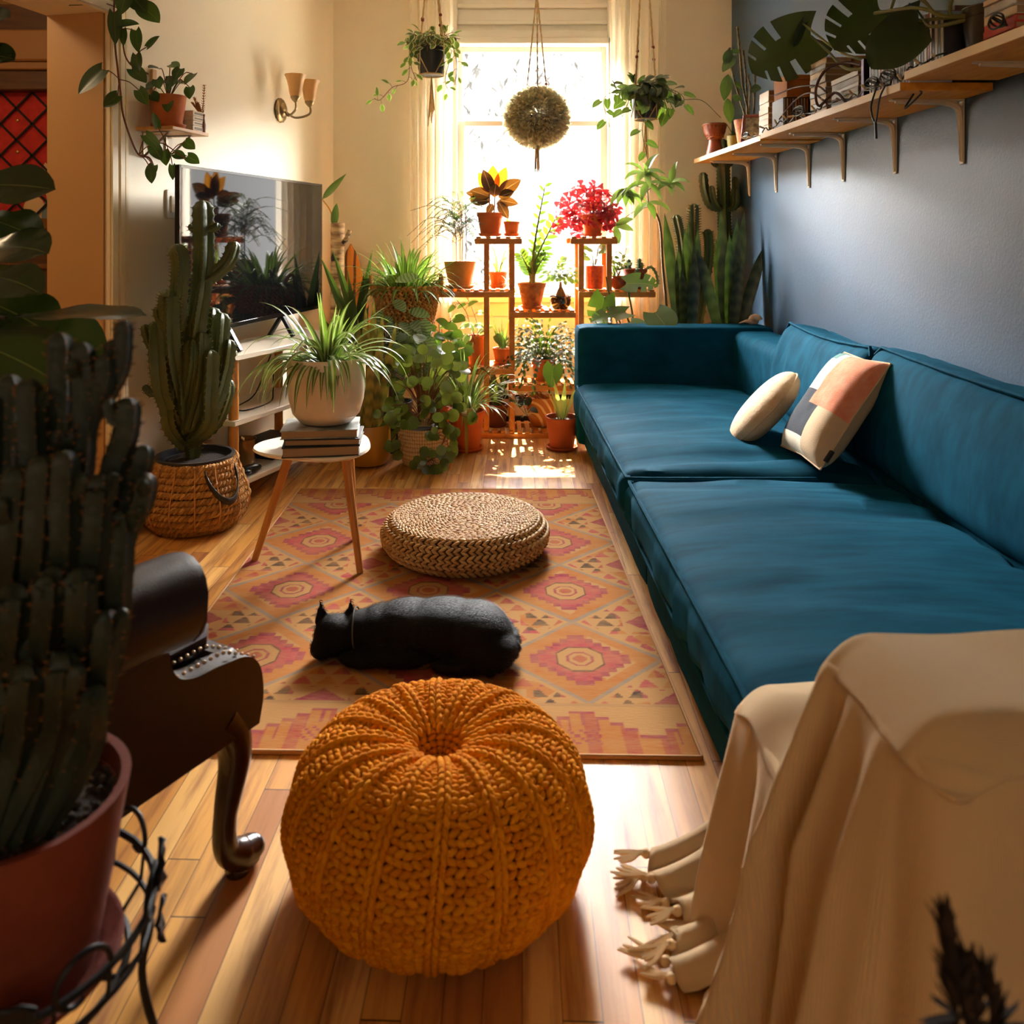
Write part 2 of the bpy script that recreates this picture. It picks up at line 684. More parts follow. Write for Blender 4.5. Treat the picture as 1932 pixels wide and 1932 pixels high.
# window: casing, two sashes, panes, sill
b = MB()
y0, y1 = WY - 0.03, WY + 0.12
b.box((OX0 - 0.085, WY - 0.022, 0.70), (OX0, WY, CEIL - 0.1), 0.004)
b.box((OX1, WY - 0.022, 0.70), (OX1 + 0.085, WY, CEIL - 0.1), 0.004)
b.box((OX0 - 0.06, WY - 0.035, 0.70), (OX0 - 0.035, WY - 0.02, CEIL - 0.1), 0.004)
b.box((OX1 + 0.035, WY - 0.035, 0.70), (OX1 + 0.06, WY - 0.02, CEIL - 0.1), 0.004)
struct('trim_2', b, m_white)
win = thing('window_1', 'tall white sash window behind the plant stand', 'window', (0.25, WY + 0.1, OZ0))
for k in ('label', 'category'):
    del win[k]
win['kind'] = 'structure'
b = MB()
b.box((OX0, WY, OZ0), (OX0 + 0.045, WY + 0.16, OZ1), 0.004)
b.box((OX1 - 0.045, WY, OZ0), (OX1, WY + 0.16, OZ1), 0.004)
b.box((OX0, WY, 2.275), (OX1, WY + 0.16, 2.315), 0.005)
b.box((OX0, WY + 0.02, 2.315), (OX1, WY + 0.14, 2.36), 0.004)
b.box((OX0, WY + 0.05, 2.36), (OX1, WY + 0.12, 2.62))
b.box((OX0, WY + 0.03, 2.40), (OX1, WY + 0.06, 2.425), 0.004)
b.box((OX0, WY + 0.03, 2.50), (OX1, WY + 0.06, 2.53), 0.004)
b.build('frame', m_white, win)
for nm, z0, z1, yy, ins in (('upper_sash', 1.80, 2.278, WY + 0.10, 0.0), ('lower_sash', 0.745, 1.815, WY + 0.055, 0.012)):
    b = MB()
    w = 0.036 + ins
    xa, xb = OX0 + 0.04, OX1 - 0.04
    b.box((xa, yy, z0), (xa + w, yy + 0.04, z1), 0.004)
    b.box((xb - w, yy, z0), (xb, yy + 0.04, z1), 0.004)
    b.box((xa + w, yy, z1 - 0.034), (xb - w, yy + 0.04, z1), 0.002)
    b.box((xa + w, yy, z0), (xb - w, yy + 0.04, z0 + 0.045), 0.002)
    s_ = b.build(nm, m_white, win)
    g = MB()
    g.box((xa + 0.01, yy + 0.018, z0 + 0.01), (xb - 0.01, yy + 0.022, z1 - 0.01))
    g.build('pane', m_glass, s_)
b = MB()
b.box((OX0 - 0.1, WY - 0.06, 0.705), (OX1 + 0.1, WY + 0.14, 0.745), 0.006)
b.box((OX0 - 0.07, WY - 0.03, 0.62), (OX1 + 0.07, WY, 0.705), 0.004)
b.build('sill', m_white, win)
# white panelling under the sill
b = MB()
b.box((OX0 - 0.05, WY - 0.018, 0.02), (OX1 + 0.05, WY, 0.62))
for x in (OX0 + 0.02, 0.24, OX1 - 0.08):
    b.box((x, WY - 0.03, 0.24), (x + 0.06, WY - 0.016, 0.60), 0.004)
struct('trim_3', b, M('cool_white_panel', (228, 234, 240), 0.5))

hb = thing('baseboard_heater', 'long low white baseboard heater on the floor under the window', 'heater', (0.3, WY - 0.06, 0))
b = MB(); b.box((OX0 - 0.1, WY - 0.085, 0.03), (OX1 + 0.2, WY - 0.019, 0.19), 0.006); b.build('casing', m_white, hb)
b = MB(); b.box((OX0 - 0.08, WY - 0.092, 0.135), (OX1 + 0.18, WY - 0.084, 0.16)); b.box((OX0 - 0.08, WY - 0.092, 0.0), (OX1 + 0.18, WY - 0.05, 0.03)); b.build('grille', m_black, hb)

# curtains
m_cur = curtain_material()
for nm, xa, xb, lab in (('curtain', -0.50, -0.235, 'sheer off-white curtain panel hanging left of the window'), ('curtain', 0.70, 1.03, 'sheer off-white curtain panel hanging right of the window, behind the tall thin tree')):
    b = MB()
    ph = R0.random() * 6

    def cf(u, v, xa=xa, xb=xb, ph=ph):
        z = 0.04 + v * 2.6
        g = 0.9 + 0.1 * v
        x = (xa + xb) / 2 + (u - 0.5) * (xb - xa) * g
        return Vector((x, WY - 0.1 + 0.028 * math.sin(u * 34 + ph + 0.6 * math.sin(v * 3)) + 0.008 * math.sin(u * 71), z))
    b.sheet(cf, 80, 14)
    o = b.build(nm, m_cur)
    tag(o, lab, 'curtain', None)

# china cabinet in the adjoining room, seen past the doorway
m_red = M('red_woven_cloth', (196, 44, 34), 0.85, rgb2=(170, 34, 28), vscale=30, bump=0.4, bscale=300)
cab = thing('china_cabinet', 'dark wood cabinet with leaded diamond door over red cloth, through doorway', 'cabinet', (-2.55, 4.4, 0))
yb = 4.35
b = MB()
b.box((-3.3, yb, 0), (-1.72, 4.61, 1.14), 0.006)
b.box((-3.3, yb + 0.1, 1.14), (-1.72, 4.61, 2.30))
b.box((-3.3, yb, 1.14), (-2.9, yb + 0.1, 2.30), 0.006)
b.box((-2.17, yb, 1.14), (-1.72, yb + 0.1, 2.30), 0.006)
b.box((-2.9, yb, 1.86), (-2.17, yb + 0.1, 2.30), 0.006)
b.build('body', m_brown, cab)
b = MB(); b.box((-3.34, yb - 0.05, 2.0), (-1.70, yb - 0.001, 2.16), 0.01); b.box((-3.32, yb - 0.03, 1.96), (-1.71, yb, 2.0), 0.006); b.build('cornice', M('pale_brown_wood', (150, 104, 56), 0.5), cab)
b = MB(); b.box((-3.34, yb - 0.04, 1.14), (-1.70, yb - 0.001, 1.20), 0.01); b.box((-3.32, yb - 0.02, 1.02), (-1.71, yb, 1.05), 0.008); b.box((-3.32, yb - 0.02, 0.94), (-1.71, yb, 0.97), 0.008); b.build('ledge', M('worn_brown_wood', (112, 68, 26), 0.35), cab)
dr = MB(); dr.box((-2.9, yb + 0.09, 1.20), (-2.17, yb + 0.1, 1.86))
dp = dr.build('door_panel', m_red, cab, 'red cloth panel with pale and grey shapes')
b = MB()
for cx, cz, rx, rz, k in ((-2.30, 1.28, 0.03, 0.22, -0.2), (-2.24, 1.30, 0.05, 0.12, 0.1), (-2.40, 1.24, 0.06, 0.08, 0.0)):
    b.ell((cx, yb + 0.088, cz), rx, 0.003, rz, Matrix.Rotation(k, 3, 'Y'), 12, 8)
b.build('pale_shapes', M('pale_cloth', (214, 176, 130), 0.9), dp)
b = MB()
for cx, cz, rx, rz, k in ((-2.19, 1.36, 0.04, 0.1, 0.5), (-2.33, 1.22, 0.03, 0.09, 0.1), (-2.20, 1.24, 0.025, 0.07, 0.0)):
    b.ell((cx, yb + 0.086, cz), rx, 0.003, rz, Matrix.Rotation(k, 3, 'Y'), 12, 8)
b.build('grey_shapes', M('grey_cloth', (120, 132, 132), 0.9), dp)
b = MB()
st = 0.165
for k in range(-8, 12):
    for sg in (1, -1):
        x0 = -2.9 + k * st
        p, q = [], []
        for (x, z) in ((x0, 1.20), (x0 + sg * 0.66, 1.86)):
            q.append((x, z))
        # clip to the panel
        (xa, za), (xb, zb) = q
        pts = []
        for i in range(41):
            x = xa + (xb - xa) * i / 40
            z = za + (zb - za) * i / 40
            if -2.9 <= x <= -2.17:
                pts.append((x, z))
        if len(pts) > 1:
            b.beam((pts[0][0], yb + 0.075, pts[0][1]), (pts[-1][0], yb + 0.075, pts[-1][1]), 0.009, 0.009, up=(0, 1, 0))
b.build('lattice', m_black, cab)
m_stud = M('brass_stud', (216, 170, 90), 0.3, 0.8)
for i in range(5):
    for j in range(4):
        b = MB(); b.ell((-2.9 + 0.0825 + i * st, yb + 0.086, 1.2 + 0.02 + j * st), 0.009, 0.005, 0.009); b.build('stud', m_stud, cab)

# outdoors: pale house, stair with railing, shrubs
m_ext = M('grey_render', (24, 25, 26), 0.8, rgb2=(20, 21, 22), vscale=3)
m_extd = M('dark_window_glass', (8, 9, 10), 0.5, spec=0.1)
b = MB(); b.box((-14, 5.6, -0.9), (14, 26, -0.8)); o = b.build('ground_outside', M('pale_gravel', (120, 116, 108), 0.9)); o['kind'] = 'structure'
ho = thing('house_outside', 'pale house across the yard, washed out by the light', 'house', (2.5, 19, -0.8))
b = MB(); b.box((1.2, 18.6, -0.8), (7, 24, 2.6)); b.build('wall', m_ext, ho)
for x in (1.9, 3.2):
    for z in (0.9,):
        b = MB(); b.box((x, 18.54, z), (x + 0.7, 18.6, z + 1.1), 0.02); b.build('window', m_extd, ho)
sto = thing('outdoor_staircase', 'grey outdoor stair with thin railing seen through the lower pane', 'staircase', (1.5, 10, -0.8))
b = MB()
for k in range(9):
    b.box((1.05 + k * 0.17, 9.6, 0.35 + k * 0.12), (1.25 + k * 0.17, 10.4, 0.39 + k * 0.12))
b.box((0.2, 9.6, 0.32), (1.05, 10.4, 0.37)); b.box((0.25, 9.65, -0.8), (0.32, 9.72, 0.32)); b.box((0.95, 9.65, -0.8), (1.02, 9.72, 0.32))
b.build('steps', M('dark_grey_timber', (14, 14, 15), 0.7, spec=0.1), sto)
b = MB()
b.tube([(0.62, 9.62, 1.28), (1.15, 9.62, 1.28), (2.5, 9.62, 2.25)], 0.02, 6)
for k in range(14):
    x = 0.62 + k * 0.14
    z1 = 1.28 if x < 1.15 else 1.28 + (x - 1.15) * 0.72
    b.tube([(x, 9.62, z1 - 0.92), (x, 9.62, z1)], 0.008, 5)
b.build('railing', m_black, sto)
m_bush = LEAF('outdoor_leaf', (7, 8, 6), (11, 12, 9), trans=0.0, rough=0.9)
for k, (x, y, z, r) in enumerate(((-0.75, 9.0, 0.6, 0.9), (-0.2, 12.5, 3.6, 1.6), (0.95, 8.3, -0.1, 0.55))):
    b = MB(); rr = random.Random(40 + k)
    for i in range(900):
        v = Vector((rr.gauss(0, 1), rr.gauss(0, 1), rr.gauss(0, 1))).normalized() * r * rr.uniform(0.55, 1)
        b.leaf(Vector((x, y, z)) + v, (rr.uniform(-1, 1), rr.uniform(-1, 1), rr.uniform(-1, 1)), 0.12 * r + 0.05, 0.06, 'oval', n=2)
    tz = MB(); tz.tube([(x, y, -0.8), (x, y, z)], 0.02, 6)
    tr = thing('garden_shrub' if k != 1 else 'garden_tree', ('loose grey-green shrub outside the lower left pane', 'tall tree outside behind the top of the window', 'low shrub outside beside the stair railing')[k], 'shrub' if k != 1 else 'tree', (x, y, -0.8))
    b.build('foliage', m_bush, tr); tz.build('trunk', m_bush, tr)

# ------------------------------------------------------------------ rug
def tri(x):
    return abs((x % 1.0) - 0.5) * 2


def rug():
    BL, BR, FR, FL = Vector((-0.845, 3.71, 0)), Vector((0.432, 3.70, 0)), Vector((0.447, 1.815, 0)), Vector((-0.845, 1.845, 0))
    nu, nv = 300, 440
    W_, L_ = 1.29, 1.88
    b = MB()
    cols = []
    tan, tan2 = lin((166, 122, 74)), lin((148, 110, 72))
    pink, mag, org, red = lin((156, 42, 64)), lin((128, 16, 62)), lin((160, 94, 34)), lin((146, 52, 42))
    grey, dark = lin((116, 106, 98)), lin((26, 24, 28))
    rr = random.Random(3)

    def colour(x, y):
        # x across 0..W, y from the near end
        by = min(y, L_ - y)
        bx = min(x, W_ - x)
        n1 = mnoise.noise((x * 9, y * 9, 0))
        if by < 0.20:                                   # end borders with stepped outlines
            k = (x / 0.30) % 1.0
            s = abs(k - 0.5)
            lvl = 0.05 + 0.09 * (1 - min(1, math.floor(s * 10) / 4))
            if abs(by - lvl - 0.02) < 0.006 or (abs(math.fmod(s * 10, 1) - 0.0) < 0.12 and lvl - 0.03 < by < lvl + 0.025):
                return mag
            if by < lvl + 0.015:
                if abs(s) < 0.12 and 0.035 < by < 0.09 and (int(x * 110) + int(by * 110)) % 3 == 0:
                    return mag
                return org if (int(x * 60) % 5) < 3 else red
            if 0.185 < by:
                return tan2
            return tan
        # lattice of diamonds 0.43 x 0.43 with a half drop
        cw, ch = 0.43, 0.42
        u, v = x / cw, (y - 0.2) / ch
        best = None
        for (ou, ov) in ((0.5, 0.5), (0.0, 0.0)):
            uu = (u - ou + 0.5) % 1.0 - 0.5
            vv = (v - ov + 0.5) % 1.0 - 0.5
            dd = abs(uu) + abs(vv)
            if best is None or dd < best[0]:
                best = (dd, uu, vv, ou)
        dd, uu, vv, ou = best
        edge = 0.5 - dd
        if edge < 0.022:
            return grey
        ax, ay = abs(uu) * cw, abs(vv) * ch
        if ou == 0.5:
            o = max(ax, ay, (ax + ay) * 0.7071)
            if o < 0.018:
                return red
            if o < 0.03:
                return tan
            if o < 0.036:
                return mag
            if o < 0.058:
                return tan
            if o < 0.064:
                return dark
            st = math.floor(ax / 0.022) * 0.022 + math.floor(ay / 0.022) * 0.022
            if st < 0.125:
                return mag if (st > 0.10) else pink
            if edge < 0.12:
                return org
            return org if n1 > -0.2 else tan
        # small triangles in rows
        row = (vv + 0.5) * 9
        q = row % 1.0
        ri = int(row)
        t = ((uu + 0.5) * 7 + (ri % 2) * 0.5) % 1.0
        intri = abs(t - 0.5) < 0.42 * (1 - q) and q < 0.82
        if edge < 0.06:
            return tan
        if abs(vv) < 0.14 and abs(uu) < 0.16:
            d2 = abs(uu) / 0.16 + abs(vv) / 0.14
            return mag if d2 < 0.9 else tan
        if intri:
            if abs(abs(uu) - 0.27) < 0.08 and abs(vv) < 0.13:
                return dark
            return (pink, org, red, mag)[(ri + int((uu + 0.5) * 7)) % 4]
        return tan if n1 > -0.25 else org
    vs = []
    for j in range(nv + 1):
        for i in range(nu + 1):
            u, v = i / nu, j / nv
            p = FL.lerp(FR, u).lerp(BL.lerp(BR, u), v)
            vs.append((p.x, p.y, 0.008))
            x, y = u * W_, v * L_
            c = colour(x, y)
            # worn, faded weave
            f = 0.5 + 0.5 * mnoise.noise((x * 4, y * 26, 3.0)) + 0.35 * mnoise.noise((x * 40, y * 90, 5.0))
            k = min(0.5, max(0.0, f * 0.55))
            cols.append(tuple(c[m] * (1 - k) + tan[m] * k for m in range(3)) + (1.0,))
    w = nu + 1
    fs = [(j * w + i, j * w + i + 1, (j + 1) * w + i + 1, (j + 1) * w + i) for j in range(nv) for i in range(nu)]
    b.add(vs, fs)
    b.col = cols
    t = NT('faded_woven_rug')
    ca = t.n('ShaderNodeVertexColor', {'layer_name': 'col'})
    c = t.coord()
    mp = t.n('ShaderNodeMapping', Vector=c)
    mp.inputs['Scale'].default_value = (40, 300, 1)
    t.set(t.b, 'Base Color', t.mix(t.math('MULTIPLY', t.ramp(t.noise(mp.outputs[0], 1.0), 0.4, 0.7), 0.25), ca.outputs[0], lin((166, 128, 82))))
    t.b.inputs['Roughness'].default_value = 0.95
    t.b.inputs['Specular IOR Level'].default_value = 0.1
    t.bump(t.noise(mp.outputs[0], 1.0), 0.002, 0.5)
    root = thing('patterned_rug', 'faded pink, orange and tan patterned rug on the wood floor', 'rug', (-0.2, 2.75, 0))
    b.build('pile', t.m, root)
    e = MB()
    loop = [FL, FR, BR, BL, FL]
    for p, q in zip(loop, loop[1:]):
        e.beam(p + Vector((0, 0, 0.005)), q + Vector((0, 0, 0.005)), 0.008, 0.010, 0.002)
    e.build('binding', M('tan_binding', (186, 140, 92), 0.9), root)


rug()

# ------------------------------------------------------------------ knitted pouf
def knit_pouf():
    C = Vector((-0.094, 1.490, 0))
    Rm, Hh = 0.268, 0.285
    nr = 16

    def prof(s):
        # s from 0 (dimple centre) to 1 (floor), returns r, z
        pts = [(0.0, 0.190), (0.022, 0.204), (0.058, 0.229), (0.115, 0.247), (0.175, 0.240), (0.220, 0.208), (0.245, 0.160), (0.251, 0.108), (0.238, 0.060), (0.205, 0.020), (0.16, 0.008)]
        x = s * (len(pts) - 1)
        k = min(int(x), len(pts) - 2)
        t = x - k
        p0, p1, p2, p3 = pts[max(k - 1, 0)], pts[k], pts[k + 1], pts[min(k + 2, len(pts) - 1)]
        return tuple(0.5 * (2 * p1[i] + (p2[i] - p0[i]) * t + (2 * p0[i] - 5 * p1[i] + 4 * p2[i] - p3[i]) * t * t + (3 * p1[i] - p0[i] - 3 * p2[i] + p3[i]) * t ** 3) for i in range(2))

    def pos(a, s):
        r, z = prof(s)
        g = 0.5 + 0.5 * math.cos(nr * a)             # 1 on a rib
        sw = a + 0.28 * (1 - s) ** 2
        rr = r * (1 + 0.05 * (1 - g) * (1 if s > 0.25 else s * 4))
        return Vector((rr * math.cos(sw), rr * math.sin(sw), z)) + C

    root = thing('knitted_pouf', 'round mustard-orange chunky knit pouf on the bare floor', 'pouf', C)
    body = MB()
    prf = []
    for j in range(31):
        r, z = prof(j / 30)
        prf.append((max(r - 0.004, 0.0), z - 0.004))
    body.lathe(prf[::-1], C, 64)
    core = M('mustard_yarn_core', (130, 66, 6), 0.95)
    yarn = M('mustard_yarn', (222, 142, 20), 0.9, rgb2=(200, 116, 8), isl=True, bump=0.5, bscale=420, spec=0.08)
    body.build('inner_cover', core, root)
    st = MB()
    rows = 44
    L = [0.0]
    for j in range(200):
        a, c2 = prof(j / 200), prof((j + 1) / 200)
        L.append(L[-1] + math.hypot(a[0] - c2[0], a[1] - c2[1]))

    def s_at(l):
        for j in range(200):
            if L[j + 1] >= l:
                return (j + (l - L[j]) / max(L[j + 1] - L[j], 1e-9)) / 200
        return 1.0
    rr = random.Random(5)
    for j in range(1, rows):
        s = s_at(L[-1] * (j + 0.5) / (rows + 1))
        r, z = prof(s)
        r2, z2 = prof(min(1, s + 0.01))
        tang = Vector((r2 - r, 0, z2 - z)).normalized()
        per = max(1, min(6, int(round(2 * PI * r / nr / 0.0185))))
        for k in range(nr):
            for q in range(per):
                fr = (q + 0.5) / per
                fr = 0.12 + 0.76 * fr
                a = 2 * PI * (k + fr) / nr
                p = pos(a, s)
                sw = a + 0.28 * (1 - s) ** 2
                rad = Vector((math.cos(sw), math.sin(sw), 0))
                tg = Vector((-math.sin(sw), math.cos(sw), 0))
                mer = rad * tang.x + Vector((0, 0, 1)) * tang.z
                nrm = tg.cross(mer)
                if nrm.dot(rad * 0.3 + Vector((0, 0, z - 0.1))) < 0:
                    nrm = -nrm
                sg = 1 if (j % 2) else -1
                ax = (tg + mer * (0.42 * sg) + nrm * rr.uniform(-0.1, 0.1)).normalized()
                m = Matrix((ax, nrm.cross(ax).normalized(), nrm)).transposed()
                wid = 2 * PI * max(r, 0.02) / nr / per
                st.ell(p + nrm * 0.001, wid * 0.62, 0.0062, 0.0072, m, 7, 5)
    st.build('knit_stitches', yarn, root)
    rb = MB()
    for k in range(nr):
        a = 2 * PI * k / nr
        n = 34
        for j in range(n):
            s = s_at(L[-1] * (j + 0.6) / n * 0.985)
            p = pos(a, s)
            p2 = pos(a, min(1, s + 0.012))
            mer = (p2 - p).normalized()
            sw = a + 0.28 * (1 - s) ** 2
            rad = Vector((math.cos(sw), math.sin(sw), 0))
            nrm = Vector((-math.sin(sw), math.cos(sw), 0)).cross(mer)
            if nrm.dot(rad + Vector((0, 0, 0.5 if s < 0.5 else -0.2))) < 0:
                nrm = -nrm
            sd = nrm.cross(mer)
            rs = min(1.0, 0.45 + prof(s)[0] / 0.12)
            for sg in (1, -1):
                ax = (mer + sd * (0.30 * sg)).normalized()
                m = Matrix((ax, nrm.cross(ax).normalized(), nrm)).transposed()
                rb.ell(p + nrm * 0.007 + sd * (0.0058 * sg * rs) + mer * (0.004 * sg), 0.0125, 0.0062 * rs, 0.0075 * rs, m, 7, 5)
    rb.build('rib_braids', yarn, root)


knit_pouf()

# ------------------------------------------------------------------ braided straw pouf
def straw_pouf():
    C = Vector((-0.098, 3.0, 0.009))
    root = thing('woven_pouf', 'low round pouf of pale braided straw on the rug', 'pouf', C)
    m = M('braided_straw', (206, 168, 112), 0.6, rgb2=(176, 132, 78), isl=True, bump=0.5, bscale=300, spec=0.35)
    core = M('straw_core', (96, 62, 30), 0.9)
    b = MB()
    b.lathe([(0.24, 0.004), (0.28, 0.03), (0.288, 0.065), (0.27, 0.10), (0.24, 0.112), (0.0, 0.118)], C, 48)
    b.build('core', core, root)
    prof = []
    rr = random.Random(8)
    side = [(0.252, 0.012), (0.277, 0.029), (0.290, 0.050), (0.292, 0.072), (0.280, 0.093), (0.262, 0.108)]
    s = MB()
    for (r, z) in side:
        n = int(2 * PI * r / 0.024)
        slope = Vector((0, 0, 1))
        for i in range(n):
            a = 2 * PI * (i + rr.random() * 0.15) / n
            rad = Vector((math.cos(a), math.sin(a), 0))
            out = (rad + Vector((0, 0, (z - 0.06) * 9))).normalized()
            tg = Vector((-math.sin(a), math.cos(a), 0))
            up = out.cross(tg)
            for sg in (1, -1):
                ax = (tg + up * 0.55 * sg).normalized()
                mm = Matrix((ax, out.cross(ax), out)).transposed()
                s.ell(rad * r + Vector((0, 0, z + 0.0052 * sg * up.z)) + C + rad * (0.0052 * sg * up.dot(rad)), 0.0165, 0.0062, 0.0075, mm, 7, 5)
    s.build('side_braids', m, root)
    t = MB()
    r = 0.246
    while r > 0.006:
        z = 0.119 + 0.004 * math.cos(r * 6)
        n = max(4, int(2 * PI * r / 0.021))
        for i in range(n):
            a = 2 * PI * (i + rr.random() * 0.2) / n + r * 31
            rad = Vector((math.cos(a), math.sin(a), 0))
            tg = Vector((-math.sin(a), math.cos(a), 0))
            for sg in (1, -1):
                ax = (tg + rad * 0.45 * sg).normalized()
                mm = Matrix((ax, Vector((0, 0, 1)).cross(ax), Vector((0, 0, 1)))).transposed()
                t.ell(rad * (r + 0.0042 * sg) + C + Vector((0, 0, z + rr.uniform(-0.001, 0.001))), 0.0145, 0.0052, 0.0062, mm, 7, 5)
        r -= 0.0158
    t.build('top_braids', m, root)


straw_pouf()

# ------------------------------------------------------------------ cat
def cat():
    G = 0.01
    b = MB()

    def e(x, y, z, rx, ry, rz, rotz=0.0, roty=0.0):
        b.ell((x, y, z + G), rx, ry, rz, Matrix.Rotation(rotz, 3, 'Z') @ Matrix.Rotation(roty, 3, 'Y'), 20, 14)
    e(-0.05, 2.23, 0.066, 0.100, 0.105, 0.078, 0.2)
    e(-0.13, 2.245, 0.070, 0.135, 0.100, 0.076, 0.05)
    e(-0.22, 2.26, 0.066, 0.12, 0.094, 0.072)
    e(-0.29, 2.262, 0.060, 0.085, 0.084, 0.063)
    e(-0.345, 2.262, 0.056, 0.06, 0.064, 0.054)
    e(-0.02, 2.18, 0.046, 0.085, 0.07, 0.05, 0.35)      # haunch
    e(-0.06, 2.15, 0.024, 0.10, 0.035, 0.024, 0.1)
    e(-0.25, 2.185, 0.028, 0.09, 0.04, 0.028, -0.1)       # folded foreleg
    e(-0.34, 2.18, 0.022, 0.06, 0.026, 0.022, -0.15)
    e(-0.418, 2.25, 0.052, 0.058, 0.056, 0.052)           # head
    e(-0.45, 2.222, 0.030, 0.030, 0.03, 0.028)            # muzzle
    for i in range(9):                                     # tail curled round the rump
        t = i / 8
        a = 0.9 - 2.1 * t
        e(-0.045 + 0.100 * math.cos(a), 2.23 + 0.112 * math.sin(a), 0.055 - 0.035 * t, 0.022 - 0.006 * t, 0.022 - 0.006 * t, 0.02 - 0.005 * t)
    # ears: three-sided tips with a hollow front
    for (x, y, lean) in ((-0.455, 2.27, -0.010), (-0.388, 2.276, 0.008)):
        c = Vector((x, y, 0.088 + G))
        tip = c + Vector((lean, 0.004, 0.050))
        q = [c + Vector((-0.026, -0.008, -0.014)), c + Vector((0.026, -0.008, -0.014)), c + Vector((0.016, 0.016, -0.014)), c + Vector((-0.016, 0.016, -0.014))]
        b.add(q + [tip], [(0, 1, 4), (1, 2, 4), (2, 3, 4), (3, 0, 4), (3, 2, 1, 0)])
    t = NT('black_fur')
    c = t.coord()
    mp = t.n('ShaderNodeMapping', Vector=c)
    mp.inputs['Scale'].default_value = (60, 300, 200)
    f = t.noise(mp.outputs[0], 1.5, 4.0)
    t.set(t.b, 'Base Color', t.mix(f, lin((5, 4, 4)), lin((14, 11, 10))))
    t.b.inputs['Roughness'].default_value = 0.55
    t.b.inputs['Specular IOR Level'].default_value = 0.18
    t.bump(f, 0.006, 0.7)
    root = thing('black_cat', 'black cat curled asleep on the rug, facing away', 'cat', (-0.2, 2.28, 0))
    o = b.build('body', t.m, root, smooth=180)
    md = o.modifiers.new('remesh', 'REMESH')
    md.mode = 'VOXEL'
    md.voxel_size = 0.0055
    md.use_smooth_shade = True
    sm = o.modifiers.new('smooth', 'SMOOTH')
    sm.factor = 0.5
    sm.iterations = 5
    # short fur lying back along the body
    bpy.context.view_layer.update()
    ev = o.evaluated_get(bpy.context.evaluated_depsgraph_get())
    me = ev.to_mesh()
    rr = random.Random(21)
    fur = MB()
    off = root.location
    polys = [(p.center.copy(), p.normal.copy()) for p in me.polygons]
    ev.to_mesh_clear()
    vs, fs = [], []
    for c, nrm in polys:
        for q in range(3):
            lay = Vector((0.9, rr.uniform(-0.5, 0.5), -0.35))
            lay -= nrm * lay.dot(nrm)
            d = (lay.normalized() + nrm * rr.uniform(0.25, 0.6)).normalized() if lay.length > 1e-4 else nrm
            sd = d.cross(nrm)
            sd = sd.normalized() if sd.length > 1e-4 else d.orthogonal().normalized()
            b0 = c + off + Vector((rr.uniform(-1, 1), rr.uniform(-1, 1), rr.uniform(-1, 1))) * 0.003
            L = rr.uniform(0.006, 0.012)
            n0 = len(vs)
            tip = b0 + d * L
            tip.z = max(tip.z, 0.0085)
            vs += [b0 - sd * 0.0005, b0 + sd * 0.0005, tip]
            fs.append((n0, n0 + 1, n0 + 2))
    fur.add(vs, fs)
    fur.build('fur', t.m, root)
    k = MB()
    pts = []
    for i in range(25):
        a = 2 * PI * i / 24
        pts.append((-0.362 - 0.006 * math.cos(a), 2.258 + 0.067 * math.sin(a), 0.058 + G + 0.058 * math.cos(a)))
    k.tube(pts, 0.0022, 6)
    k.build('collar', M('grey_collar', (70, 64, 58), 0.5), root, 'thin grey collar')


cat()

# ------------------------------------------------------------------ sofa
def velvet(name, rgb, rgb2):
    t = NT(name)
    c = t.coord()
    mp = t.n('ShaderNodeMapping', Vector=c)
    mp.inputs['Scale'].default_value = (5, 26, 10)
    f = t.noise(mp.outputs[0], 1.0, 4.0)
    t.set(t.b, 'Base Color', t.mix(t.ramp(f, 0.35, 0.7), lin(rgb), lin(rgb2)))
    t.b.inputs['Roughness'].default_value = 0.8
    t.b.inputs['Specular IOR Level'].default_value = 0.02
    t.b.inputs['Sheen Weight'].default_value = 0.02
    t.b.inputs['Sheen Roughness'].default_value = 0.4
    t.b.inputs['Sheen Tint'].default_value = lin((60, 160, 190))
    t.bump(t.noise(c, 420.0, 2.0), 0.001, 0.4)
    return t.m


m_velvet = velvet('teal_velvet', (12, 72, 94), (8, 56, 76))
m_velvet_d = velvet('teal_velvet_base', (10, 56, 70), (6, 46, 60))


